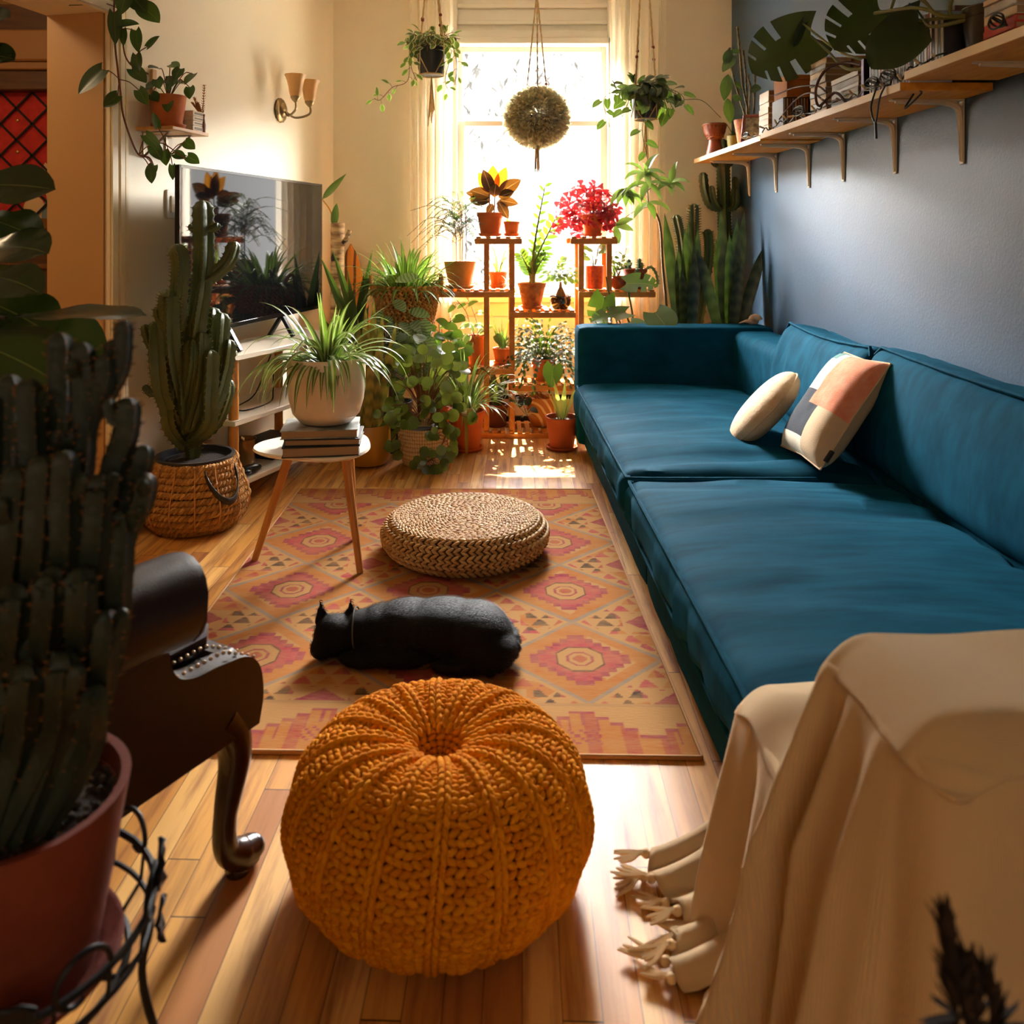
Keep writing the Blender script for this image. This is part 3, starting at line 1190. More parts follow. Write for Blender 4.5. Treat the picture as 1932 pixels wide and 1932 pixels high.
def pillow_box(lo, hi, r, n=(10, 24, 5), crown=0.03, wr=0.0, seed=0, sag=0.0, fold=0.0):
    """upholstered block: rounded edges, crowned top, creases running across it"""
    lo, hi = Vector(lo), Vector(hi)
    c = (lo + hi) / 2
    h = (hi - lo) / 2
    bm = bmesh.new()
    bmesh.ops.create_cube(bm, size=2)
    cuts = max(n)
    bmesh.ops.subdivide_edges(bm, edges=bm.edges[:], cuts=cuts, use_grid_fill=True)
    vs = []
    for v in bm.verts:
        p = v.co.copy()
        # push the grid lines to the edges so the rounding is well sampled
        for k in range(3):
            p[k] = math.sin(p[k] * PI / 2) * 0.35 + p[k] * 0.65
        q = Vector((p.x * h.x, p.y * h.y, p.z * h.z))
        inner = Vector((max(h.x - r, 0), max(h.y - r, 0), max(h.z - r, 0)))
        cl = Vector((max(-inner.x, min(inner.x, q.x)), max(-inner.y, min(inner.y, q.y)), max(-inner.z, min(inner.z, q.z))))
        d = q - cl
        if d.length > 1e-6:
            q = cl + d.normalized() * min(r, d.length if d.length < r else r)
            if d.length > r * 0.5:
                q = cl + d.normalized() * r
        sx, sy, sz = p.x, p.y, p.z
        if crown:
            q.z += crown * (1 - sx * sx) * (1 - sy ** 4) * (sz if sz > 0 else 0.0)
        if sag:
            q.z -= sag * (1 - sy * sy) * max(sz, 0)
        if wr:
            w = mnoise.noise((q.x * 2.0 + seed, q.y * 13.0, q.z * 3.0)) + 0.5 * mnoise.noise((q.x * 5.0 + seed, q.y * 30.0, q.z * 5.0))
            nrm = d.normalized() if d.length > 1e-6 else Vector((0, 0, 1))
            q += nrm * (wr * w)
        vs.append(q + c)
    fs = [tuple(v.index for v in f.verts) for f in bm.faces]
    bm.verts.index_update()
    fs = [tuple(v.index for v in f.verts) for f in bm.faces]
    bm.free()
    return vs, fs


def loop_tube(b, pts, r, n=6):
    b.tube(pts + [pts[0], pts[1]], r, n)


def sofa():
    S = thing('velvet_sofa', 'long teal velvet sofa along the blue wall', 'sofa', (0.9, 2.6, 0))
    XF, XB = 0.462, 1.20
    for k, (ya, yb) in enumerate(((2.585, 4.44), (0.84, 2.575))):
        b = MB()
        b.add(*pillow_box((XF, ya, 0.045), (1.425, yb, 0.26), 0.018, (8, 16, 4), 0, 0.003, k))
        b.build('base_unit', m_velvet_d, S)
    b = MB()
    for x in (0.53, 1.35):
        for y in (0.95, 2.45, 2.70, 4.32):
            b.lathe([(0.018, 0.0), (0.022, 0.055)], (x, y, 0), 10)
    for x, y in ((0.53, 0.95), (0.53, 2.45), (0.53, 2.70), (0.53, 4.32), (1.35, 0.95), (1.35, 4.32)):
        b = MB(); b.lathe([(0.018, 0.0), (0.022, 0.055)], (x, y, 0), 10); b.build('leg', m_black, S)
    # back frame with its rounded end at the window
    b = MB()
    b.add(*pillow_box((1.20, 0.84, 0.24), (1.425, 4.43, 0.635), 0.05, (6, 22, 6), 0, 0.003, 4)); b.build('back_frame', m_velvet, S)
    # far arm and near arm
    b = MB(); b.add(*pillow_box((0.425, 4.235, 0.06), (1.41, 4.44, 0.655), 0.028, (14, 6, 8), 0, 0.002, 5)); b.build('arm', m_velvet, S)
    b = MB(); b.add(*pillow_box((0.445, 0.845, 0.06), (1.41, 1.045, 0.615), 0.03, (14, 6, 8), 0, 0.002, 6)); b.build('arm', m_velvet, S)
    # two seat cushions, piped along the front edges
    for k, (ya, yb) in enumerate(((2.62, 4.232), (1.05, 2.612))):
        b = MB(); vs, fs = pillow_box((0.405, ya, 0.235), (1.21, yb, 0.372), 0.045, (14, 28, 5), 0.03, 0.019, 11 + k)
        b.add(vs, fs)
        c = b.build('seat_cushion', m_velvet, S)
        p = MB()
        for z in (0.366, 0.242):
            pts = [Vector((1.0, ya + 0.006, z)), Vector((0.47, ya + 0.008, z)), Vector((0.425, ya + 0.03, z)), Vector((0.416, ya + 0.09, z)), Vector((0.414, (ya + yb) / 2, z + 0.004)), Vector((0.416, yb - 0.09, z)), Vector((0.425, yb - 0.03, z)), Vector((0.47, yb - 0.008, z)), Vector((1.0, yb - 0.006, z))]
            p.tube(spl(pts, 60), 0.0055, 6)
        p.build('piping', m_velvet, c)
    # leaning back cushions
    for k, (ya, yb, top) in enumerate(((2.80, 3.62, 0.36), (1.30, 2.79, 0.37))):
        b = MB(); vs, fs = pillow_box((-0.10, ya, -0.01), (0.10, yb, top), 0.055, (6, 22, 10), 0.0, 0.007, 21 + k)
        m = Matrix.Rotation(math.radians(13), 4, 'Y')
        out = []
        for v in vs:
            t = (v.z) / top
            bulge = 0.03 * math.sin(PI * min(1, max(0, t)))
            q = m @ Vector((v.x - bulge * (1 if v.x < 0 else 0), 0, v.z))
            u = (v.y - ya) / (yb - ya)
            out.append(Vector((q.x + 1.265, v.y, q.z + 0.385 - 0.018 * math.sin(PI * u))))
        b.add(out, fs)
        c = b.build('back_cushion', m_velvet, S)
        p = MB()
        for xx in (-0.088, 0.088):
            pts = []
            for i in range(41):
                u = i / 40
                q = m @ Vector((xx, 0, top - 0.008 - 0.018 * math.sin(PI * u) - (0.03 if i in (0, 40) else 0)))
                pts.append(Vector((q.x + 1.265, ya + 0.01 + u * (yb - ya - 0.02), q.z + 0.385)))
            p.tube(pts, 0.006, 6)
        p.build('piping', m_velvet, c)


sofa()


# ------------------------------------------------------------------ cushions
def cushions():
    # patchwork square leaning on the back cushions: lower edge on the seat, turned a little
    A, B_, C_, D_ = Vector((1.225, 2.95, 0.70)), Vector((1.225, 2.62, 0.735)), Vector((0.985, 2.545, 0.405)), Vector((0.98, 2.89, 0.415))
    ctr = (A + B_ + C_ + D_) / 4
    ux = ((B_ - A) + (C_ - D_)) / 4           # half width vector
    uy = ((A - D_) + (B_ - C_)) / 4           # half height vector
    nn = uy.cross(ux).normalized()
    if nn.x > 0:
        nn = -nn
    rt = thing('patchwork_cushion', 'cream square cushion with coral and navy patches leaning on the sofa back', 'cushion', ctr)
    cream, coral, navy, sand, sage = (M('cream_wool', (222, 208, 180), 0.9, bump=0.5, bscale=300), M('coral_wool', (212, 116, 76), 0.95, rgb2=(222, 150, 116), vscale=20, bump=0.6, bscale=300),
                                      M('navy_wool', (10, 20, 34), 0.95, bump=0.5, bscale=300), M('sand_wool', (196, 166, 128), 0.9, bump=0.5, bscale=300), M('sage_wool', (64, 110, 104), 0.9))

    def pf(side):
        def f(u, v):
            x, y = u * 2 - 1, v * 2 - 1
            puff = 0.062 * (max(0, 1 - x ** 4) * max(0, 1 - y ** 4)) ** 0.55
            pin = 1 - 0.05 * (1 - abs(x)) * abs(y) ** 2
            pin2 = 1 - 0.05 * (1 - abs(y)) * abs(x) ** 2
            w = 0.006 * mnoise.noise((x * 4, y * 4, 1.0 + side))
            return ctr + ux * x * pin2 + uy * y * pin + nn * side * (puff + w * (1 - abs(x)) * (1 - abs(y)))
        return f
    b = MB()
    n = 24
    w = n + 1
    f = pf(1)
    vs = [f(i / n, j / n) for j in range(n + 1) for i in range(n + 1)]
    o = len(b.v)
    b.v.extend([tuple(v) for v in vs])
    for j in range(n):
        for i in range(n):
            x, y = (i + 0.5) / n, (j + 0.5) / n
            mi = 0
            if y > 0.42 and x > 0.42:
                mi = 1
            elif y > 0.14 and y <= 0.54 and x < 0.62 and not (y > 0.46 and x > 0.42):
                mi = 2
            if x <= 0.3 and y > 0.86:
                mi = 4
            if y <= 0.42 and x >= 0.62:
                mi = 3
            b.f.append((j * w + i, j * w + i + 1, (j + 1) * w + i + 1, (j + 1) * w + i)); b.mi.append(mi); b.uv.append(None)
    b.build('front_panel', [cream, coral, navy, sand, sage], rt)
    b = MB(); b.sheet(pf(-1), 24, 24); b.build('back_panel', sand, rt)
    p = MB()
    pts = [pf(0)(0, 0), pf(0)(1, 0), pf(0)(1, 1), pf(0)(0, 1), pf(0)(0, 0)]
    for i in range(4):
        q = [pf(0)(*( (k / 12, 0) if i == 0 else (1, k / 12) if i == 1 else (1 - k / 12, 1) if i == 2 else (0, 1 - k / 12))) for k in range(13)]
        p.tube(q, 0.003, 5)
    p.build('seam', sand, rt)
    t = MB(); c = pf(1)(0.9, 0.12); c2 = pf(0)(1.0, 0.12)
    t.beam(c2 - uy.normalized() * 0.02, c2 + uy.normalized() * 0.02, 0.02, 0.012, 0.002, up=nn)
    t.build('tag', M('black_label', (24, 22, 22), 0.6), rt, 'small black tag')
    # round cushion in front of it
    c = Vector((0.985, 3.075, 0.492))
    nr = Vector((-0.72, 0.22, 0.66)).normalized()
    m = nr.to_track_quat('Z', 'Y').to_matrix()
    r2 = thing('round_cushion', 'round beige quilted cushion leaning on the patchwork one', 'cushion', c)
    b = MB()
    prof = []
    for k in range(25):
        a = -PI / 2 + PI * k / 24
        prof.append((0.118 * max(0, math.cos(a)) ** 0.5 + 0.05 * math.cos(a) if abs(a) < PI / 2 - 1e-6 else 0.0, 0.056 * math.sin(a)))
    b.lathe(prof, c, 40, m=m, cap=False)
    mq = M('beige_quilted_cotton', (206, 178, 142), 0.9, rgb2=(194, 164, 126), vscale=30, bump=0.7, bscale=70)
    b.build('cover', mq, r2)
    p = MB()
    pts = [c + m @ Vector((0.169 * math.cos(2 * PI * i / 40), 0.169 * math.sin(2 * PI * i / 40), 0)) for i in range(41)]
    p.tube(pts, 0.003, 5)
    p.build('seam', mq, r2)


cushions()


# ------------------------------------------------------------------ blanket
def blanket():
    t = NT('cream_cotton_throw')
    c = t.coord('UV')
    mp = t.n('ShaderNodeMapping', Vector=c)
    mp.inputs['Scale'].default_value = (330, 190, 1)
    ck = t.n('ShaderNodeTexWave', {'bands_direction': 'X'}, Vector=mp.outputs[0], Scale=0.5, Distortion=0.4).outputs[1]
    ck2 = t.n('ShaderNodeTexWave', {'bands_direction': 'Y'}, Vector=mp.outputs[0], Scale=0.5, Distortion=0.4).outputs[1]
    hh = t.math('MULTIPLY', ck, ck2)
    t.set(t.b, 'Base Color', t.mix(hh, lin((204, 172, 128)), lin((226, 198, 158))))
    t.b.inputs['Roughness'].default_value = 0.95
    t.b.inputs['Specular IOR Level'].default_value = 0.1
    t.b.inputs['Sheen Weight'].default_value = 0.2
    t.bump(hh, 0.003, 0.55)
    m = t.m
    root = thing('throw_blanket', 'cream woven throw draped over the near arm of the sofa', 'blanket', (0.6, 1.0, 0))
    # outline of the upholstery below, walked from the far end round the near corner
    path = [Vector((0.40, 1.375)), Vector((0.40, 1.20)), Vector((0.402, 1.08)), Vector((0.42, 1.03)), Vector((0.425, 0.95)), Vector((0.425, 0.865)), Vector((0.45, 0.832)), Vector((0.55, 0.825)), Vector((0.75, 0.822)), Vector((1.0, 0.82)), Vector((1.30, 0.82))]
    seg = [0.0]
    for a, c2 in zip(path, path[1:]):
        seg.append(seg[-1] + (c2 - a).length)
    tot = seg[-1]

    def pt(l):
        for k in range(len(path) - 1):
            if seg[k + 1] >= l or k == len(path) - 2:
                f = (l - seg[k]) / (seg[k + 1] - seg[k])
                return path[k].lerp(path[k + 1], f)

    def ps(l):
        acc = Vector((0, 0))
        for q in (-0.03, -0.015, 0, 0.015, 0.03):
            acc += pt(min(tot, max(0, l + q)))
        return acc / 5

    def top(y):
        f = min(1, max(0, (1.10 - y) / 0.055))
        f = f * f * (3 - 2 * f)
        return 0.418 - 0.012 * min(1, max(0, (y - 1.30) / 0.07)) + f * 0.222
    nu, nv = 230, 90

    def edge_x(y):
        if y < 0.865:
            return 0.425 + (0.865 - y) / 0.033 * 0.025
        for k in range(5):
            a, c2 = path[k], path[k + 1]
            if c2.y <= y <= a.y:
                return a.x + (c2.x - a.x) * (a.y - y) / (a.y - c2.y)
        return 0.40

    def top_fn(u, v):
        y = 1.375 - v * 0.555
        xe = edge_x(y) - 0.011
        a = u * u * 0.7 + u * 0.3
        x = xe + a * (1.30 - xe)
        dl, dn = x - xe, y - 0.820
        z = top(y) - min(0.058, 0.046 * (1 - min(1, dl / 0.06)) ** 2 + 0.046 * (1 - min(1, dn / 0.06)) ** 2)
        z += 0.004 * mnoise.noise((x * 8, y * 9, 0)) + 0.004 * math.sin(x * 26 + y * 9) * (1 if y > 1.1 else 0.3) * min(1, dl * 8)
        if y > 1.06:
            z += 0.008 * math.sin((y - 1.06) * 34)
        return Vector((x, y, z))

    def fn(u, v):
        l = u * tot
        p = ps(l)
        d = (ps(min(tot, l + 0.01)) - ps(max(0, l - 0.01)))
        d = d.normalized() if d.length > 1e-6 else Vector((0, -1))
        out = Vector((d.y, -d.x))
        if out.x > 0.1 or out.y > 0.1:
            out = -out
        if v < 0.03:
            q = p - out * (0.016 * (1 - v / 0.03))
            return Vector((q.x, q.y, top(p.y) - 0.030 - 0.006 * v / 0.03))
        g = (v - 0.03) / 0.97
        z0 = top(p.y) - 0.036
        drop = z0 - 0.012
        far = max(0.0, 1 - l / 0.34)
        z = z0 - drop * min(1, g * (1.0 + 0.22 * far))
        run = max(0.0, g * (1 + 0.22 * far) - 1) * drop * 0.55
        amp = g ** 0.8
        fold = (0.020 * math.sin(l * 46 + 0.8 * math.sin(g * 3)) + 0.010 * math.sin(l * 92 + 1.3) + 0.016 * math.sin(l * 24 + 2.0)) * amp
        if l > 0.62:
            fold *= 0.55
        crest = 0.07 * math.exp(-((l - 0.335 + 0.06 * g) / 0.018) ** 2) + 0.055 * math.exp(-((l - 0.40 + 0.05 * g) / 0.016) ** 2) + 0.03 * math.exp(-((l - 0.47 + 0.04 * g) / 0.014) ** 2)
        flare = 0.006 + 0.056 * g + (0.04 * g if 0.25 < l < 0.5 else 0)
        dist = flare + fold + crest * min(1, g * 3) + run
        q = p + out * dist
        q.y += 0.05 * g * (1 if l < 0.3 else 0) * (0.3 - l)
        return Vector((q.x, q.y, max(0.006, z + (0.004 * math.sin(l * 60) if z < 0.02 else 0))))
    b = MB()
    b.sheet(fn, nu, nv)
    b.sheet(top_fn, 70, 90)
    o = b.build('cloth', m, root, smooth=180)
    sm_ = o.modifiers.new('soften', 'SMOOTH')
    sm_.factor = 0.5
    sm_.iterations = 3
    sd = o.modifiers.new('thick', 'SOLIDIFY')
    sd.thickness = 0.006
    sd.offset = 1.0
    fr = MB()
    rr = random.Random(12)
    base = Vector((0.352, 1.40, 0.02))
    # loose corner of the hem on the floor with knotted tassels
    lie = MB()

    def lf(u, v):
        y = 1.545 - 0.275 * u
        x = 0.42 - 0.13 * v - 0.02 * math.sin(u * 9)
        z = 0.014 + 0.018 * (1 - v) + 0.010 * math.sin(u * 30) + 0.035 * (1 - v) ** 2
        return Vector((x, y - 0.02 * v, max(0.008, z)))
    lie.sheet(lf, 40, 12)
    h = lie.build('hem_corner', m, root, smooth=180)
    sd = h.modifiers.new('thick', 'SOLIDIFY')
    sd.thickness = 0.006
    for k in range(9):
        u = (k + 0.5) / 9
        q = lf(u, 1.0)
        yaw = rr.uniform(-0.5, 0.5)
        L = rr.uniform(0.045, 0.075)
        tb = MB()
        d = Vector((-math.cos(yaw), math.sin(yaw), 0))
        tb.ell(q + d * 0.008, 0.009, 0.008, 0.008)
        for s in range(6):
            w = rr.uniform(-0.35, 0.35)
            d2 = Vector((-math.cos(yaw + w), math.sin(yaw + w), 0))
            pts = [q + d * 0.006, q + d * 0.02 + Vector((0, 0, 0.002)), q + d2 * (L * 0.6) + Vector((0, 0, 0.0)), q + d2 * L * rr.uniform(0.85, 1.1)]
            for p in pts:
                p.z = max(p.z, 0.006)
            tb.tube(spl(pts, 7), [0.005, 0.0045, 0.0045, 0.004, 0.004, 0.0035, 0.003, 0.0015], 5)
        tb.build('tassel', m, root)


blanket()

# ------------------------------------------------------------------ side table, books, planter
m_lam = M('white_laminate', (232, 220, 200), 0.3)
m_oak = M('oiled_oak', (200, 136, 64), 0.45, rgb2=(178, 112, 46), vscale=6, stretch=(3, 3, 0.6))
m_stand = M('honey_bamboo', (210, 134, 46), 0.45, rgb2=(184, 108, 30), vscale=9, stretch=(2, 2, 2))


def side_table():
    c = Vector((-0.618, 2.985, 0))
    rt = thing('side_table', 'small low side table with rounded white top and three wooden legs', 'table', c)
    b = MB()
    b.lathe([(0.14, 0.366), (0.185, 0.368), (0.197, 0.376), (0.194, 0.384), (0.0, 0.385)], c, 60, fn=lambda a, z: 1 + 0.09 * math.cos(3 * (a - 3.3)) + 0.03 * math.cos(2 * a))
    b.build('tabletop', m_lam, rt)
    for (x, y), (tx, ty) in (((-0.815, 2.90), (-0.70, 2.93)), ((-0.437, 2.79), (-0.50, 2.875)), ((-0.502, 3.10), (-0.52, 3.06))):
        l = MB()
        l.tube([(x, y, 0.009), (tx, ty, 0.37)], [0.011, 0.0165], 12)
        l.build('leg', m_oak, rt)


side_table()


def book(name, label, c, size, rz, cover, page, group=None, title=None, spine_axis=-1):
    w, d, h = size
    rt = thing(name, label, 'book', c, group)
    M3 = Matrix.Rotation(rz, 3, 'Z')
    b = MB()
    C = Vector(c)
    for z0, z1 in ((0, 0.003), (h - 0.003, h)):
        b.box((-w / 2, -d / 2, z0 - 0), (w / 2, d / 2, z1), 0.0008, rot=M3, c=C + Vector((0, 0, (z0 + z1) / 2)))
    b.box((-w / 2, -0.002, 0), (w / 2, 0.002, h), 0.0008, rot=M3, c=C + M3 @ Vector((0, spine_axis * (-d / 2 + 0.002), h / 2)))
    b.build('cover', cover, rt)
    p = MB()
    p.box((-w / 2 + 0.004, -d / 2 + 0.004, 0.003), (w / 2 - 0.004, d / 2 - 0.004, h - 0.003), rot=M3, c=C + Vector((0, 0, h / 2)))
    p.build('pages', page, rt)
    return rt


def page_mat(name, rgb):
    return M(name, rgb, 0.9, rgb2=tuple(int(x * 0.8) for x in rgb), vscale=1.0, stretch=(2, 2, 900))


m_pages = page_mat('page_edges', (186, 156, 120))
m_navyb = M('dark_book_cloth', (34, 30, 32), 0.6)
m_cover = M('printed_book_cover', (190, 188, 180), 0.4, rgb2=(96, 100, 96), vscale=14)
book('hardback_book', 'dark hardback at the bottom of the pile on the side table', (-0.585, 2.905, 0.3855), (0.255, 0.20, 0.034), 0.16, m_navyb, m_pages, spine_axis=-1)
book('hardback_book', 'black slim hardback in the middle of the pile under the planter', (-0.575, 2.91, 0.42), (0.25, 0.19, 0.022), 0.08, m_navyb, m_pages, spine_axis=-1)
book('hardback_book', 'grey-covered hardback on top of the pile, right under the white planter', (-0.590, 2.92, 0.4425), (0.255, 0.20, 0.028), 0.12, m_cover, m_pages, spine_axis=-1)


# ------------------------------------------------------------------ pots
m_terra = M('terracotta', (202, 112, 58), 0.8, rgb2=(184, 94, 44), vscale=14, bump=0.2, bscale=150)
m_terra2 = M('weathered_terracotta', (204, 128, 70), 0.85, rgb2=(140, 66, 28), vscale=26, bump=0.3, bscale=90)
m_tanpot = M('tan_clay', (202, 148, 84), 0.75, rgb2=(178, 118, 60), vscale=12, bump=0.2, bscale=120)


def pot_parts(rt, c, rt_top, r_bot, h, mat, rim=0.2, saucer=None, soil=0.85, round_=0.0, n=32, thick=0.008, fn=None):
    """open pot with wall thickness; returns the soil height"""
    c = Vector(c)
    z0 = 0.0
    if saucer:
        s = MB()
        rs = saucer if saucer > 0.001 else r_bot * 1.3
        s.lathe([(rs * 0.85, 0.0), (rs, 0.012), (rs, 0.018), (rs - 0.006, 0.018), (rs * 0.82, 0.006), (0, 0.006)], c, n)
        s.build('saucer', mat, rt)
        z0 = 0.0065
    b = MB()
    pr = []
    k = 10
    for i in range(k + 1):
        t = i / k
        r = r_bot + (rt_top - r_bot) * (t if not round_ else math.sin(t * PI / 2) ** round_)
        z = z0 + h * t
        if rim and t > 1 - rim + 1e-6 and (not pr or True):
            r = rt_top * 1.0 + 0.004
        pr.append((r, z))
    if rim:
        zr = z0 + h * (1 - rim)
        rr_ = r_bot + (rt_top - r_bot) * (1 - rim)
        pr = [(r_bot + (rt_top - r_bot) * (1 - rim) * i / 5, z0 + h * (1 - rim) * i / 5) for i in range(6)]
        pr += [(rt_top * 0.985, zr + 0.001), (rt_top + 0.002, z0 + h - 0.003), (rt_top, z0 + h)]
    top_in = pr[-1][0] - thick
    pr += [(top_in, z0 + h - 0.001), (top_in * 0.97, z0 + h * soil)]
    b.lathe(pr, c, n, fn=fn)
    b.build('pot', mat, rt)
    so = MB()
    so.lathe([(top_in * 0.975, z0 + h * soil - 0.004), (top_in * 0.9, z0 + h * soil + 0.002), (top_in * 0.4, z0 + h * soil + 0.006), (0, z0 + h * soil + 0.007)], c, 20)
    so.build('soil', m_soil, rt)
    return c.z + z0 + h * soil


def rosette(b, c, n, L, W, shape='blade', elev=(15, 80), droop=(1.0, 2.2), seed=1, r0=0.02, fold=0.3, seg=9, az=None, cols=1):
    rr = random.Random(seed)
    c = Vector(c)
    for i in range(n):
        a = (2 * PI * i * 0.618) + rr.uniform(-0.3, 0.3) if az is None else rr.uniform(*az)
        e = math.radians(rr.uniform(*elev))
        d = Vector((math.cos(a) * math.cos(e), math.sin(a) * math.cos(e), math.sin(e)))
        l = L * rr.uniform(0.7, 1.12)
        b.leaf(c + Vector((math.cos(a), math.sin(a), 0)) * r0 * rr.random() + Vector((0, 0, 0)), d, l, W * rr.uniform(0.8, 1.15), shape, rr.uniform(*droop), fold, n=seg, cols=cols)


def ground_clip(b, zmin):
    b.v = [(p[0], p[1], max(p[2], zmin)) for p in b.v]


m_spider = LEAF('spider_plant_leaf', (66, 96, 40), (104, 128, 62), stripe=(206, 208, 160), sw=(0.2, 0.45), trans=0.3, rough=0.35)
m_spider2 = LEAF('green_spider_leaf', (48, 84, 34), (92, 126, 52), stripe=(150, 172, 96), sw=(0.15, 0.5), trans=0.3, rough=0.35)


def white_planter():
    c = Vector((-0.578, 2.945, 0.471))
    rt = thing('spider_plant', 'variegated spider plant in a large white planter on the stacked books', 'potted plant', c)
    b = MB()
    pr = [(0.055, 0.0), (0.09, 0.006), (0.115, 0.035), (0.128, 0.08), (0.134, 0.14), (0.135, 0.225), (0.133, 0.228), (0.129, 0.224), (0.127, 0.19)]
    b.lathe(pr, c, 48)
    b.build('planter', M('white_glazed_planter', (226, 208, 184), 0.28, spec=0.5), rt)
    so = MB(); so.lathe([(0.127, 0.188), (0.05, 0.2), (0, 0.202)], c, 24); so.build('soil', m_soil, rt)
    f = MB()
    o = c + Vector((0.0, 0, 0.2))
    rosette(f, o, 58, 0.30, 0.021, 'blade', (10, 75), (1.5, 3.4), 3, 0.05, 0.35, 11)
    rosette(f, o, 12, 0.25, 0.022, 'blade', (60, 88), (0.2, 1.0), 4, 0.03, 0.35, 9)
    rosette(f, o, 18, 0.27, 0.024, 'blade', (15, 45), (3.5, 6.0), 5, 0.07, 0.35, 12, az=(-2.9, -0.3))
    f.leaf(o, (0.62, 0.2, 0.75), 0.36, 0.02, 'blade', 0.7, 0.3, n=10)
    f.build('leaves', m_spider, rt)


white_planter()


# ------------------------------------------------------------------ cacti
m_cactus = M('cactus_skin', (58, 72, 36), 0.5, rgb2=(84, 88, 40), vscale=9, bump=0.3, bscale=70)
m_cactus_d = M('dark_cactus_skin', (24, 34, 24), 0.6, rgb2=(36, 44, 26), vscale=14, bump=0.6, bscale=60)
m_spine = M('cactus_spines', (150, 120, 60), 0.6)


def column(b, sp, pts, r, ribs=5, n=None, twist=0.0, spine=0.0035, groove=0.56, taper=0.85, scal=0.07, sk=2):
    n = n or max(8, int((sum((Vector(q) - Vector(p)).length for p, q in zip(pts, pts[1:]))) / 0.013))
    P = spl(pts, n)
    fr = frames(P)
    k = ribs * 4
    vs, fs = [], []
    L = n
    ln = sum((q - p).length for p, q in zip(P, P[1:]))
    ts = [i / L * (1 - r / ln) for i in range(L + 1)] + [1 - r / ln * (1 - math.sin(PI / 2 * k_ / 5)) for k_ in range(1, 6)]
    DP = spl(pts, L * 4)
    P = [DP[int(round(t * L * 4))] if (1 - t) * ln > r * 1.01 else DP[-1] - (DP[-1] - DP[-4]).normalized() * (1 - t) * ln for t in ts]
    fr = frames(P)
    L = len(P) - 1
    for i, p in enumerate(P):
        t = ts[i]
        ti = (1 - t) * ln / r
        rr_ = r * (taper + (1 - taper) * min(1, t * 3)) * (math.sqrt(max(0.0, 1 - (1 - min(1, ti)) ** 2)) * 0.97 + 0.03)
        T, a, c = fr[i]
        for j in range(k):
            ph = 2 * PI * j / k + twist * t
            w = (1.0 + (scal if i % 2 else -scal), 0.80, groove, 0.80)[j % 4]
            vs.append(p + a * math.cos(ph) * rr_ * w + c * math.sin(ph) * rr_ * w)
            if sp is not None and j % 4 == 0 and i % sk == 1 and ti > 0.3:
                q = vs[-1]
                d = (a * math.cos(ph) + c * math.sin(ph))
                sp.add([q + T * spine * 0.6, q - T * spine * 0.6, q + d.cross(T) * spine * 0.6, q + d * spine * 2.2 + T * spine * 0.8], [(0, 1, 3), (1, 2, 3), (2, 0, 3)])
    for i in range(L):
        for j in range(k):
            q = (j + 1) % k
            fs.append((i * k + j, i * k + q, (i + 1) * k + q, (i + 1) * k + j))
    fs.append(tuple(L * k + j for j in range(k)))
    b.add(vs, fs)


def arm(b, sp, base, out, rise, r, ribs=4, bend=0.35, **kw):
    base, out = Vector(base), Vector(out)
    column(b, sp, [base, base + out * 0.6 + Vector((0, 0, rise * 0.1)), base + out + Vector((0, 0, rise * bend)), base + out * 1.12 + Vector((0, 0, rise))], r, ribs, **kw)


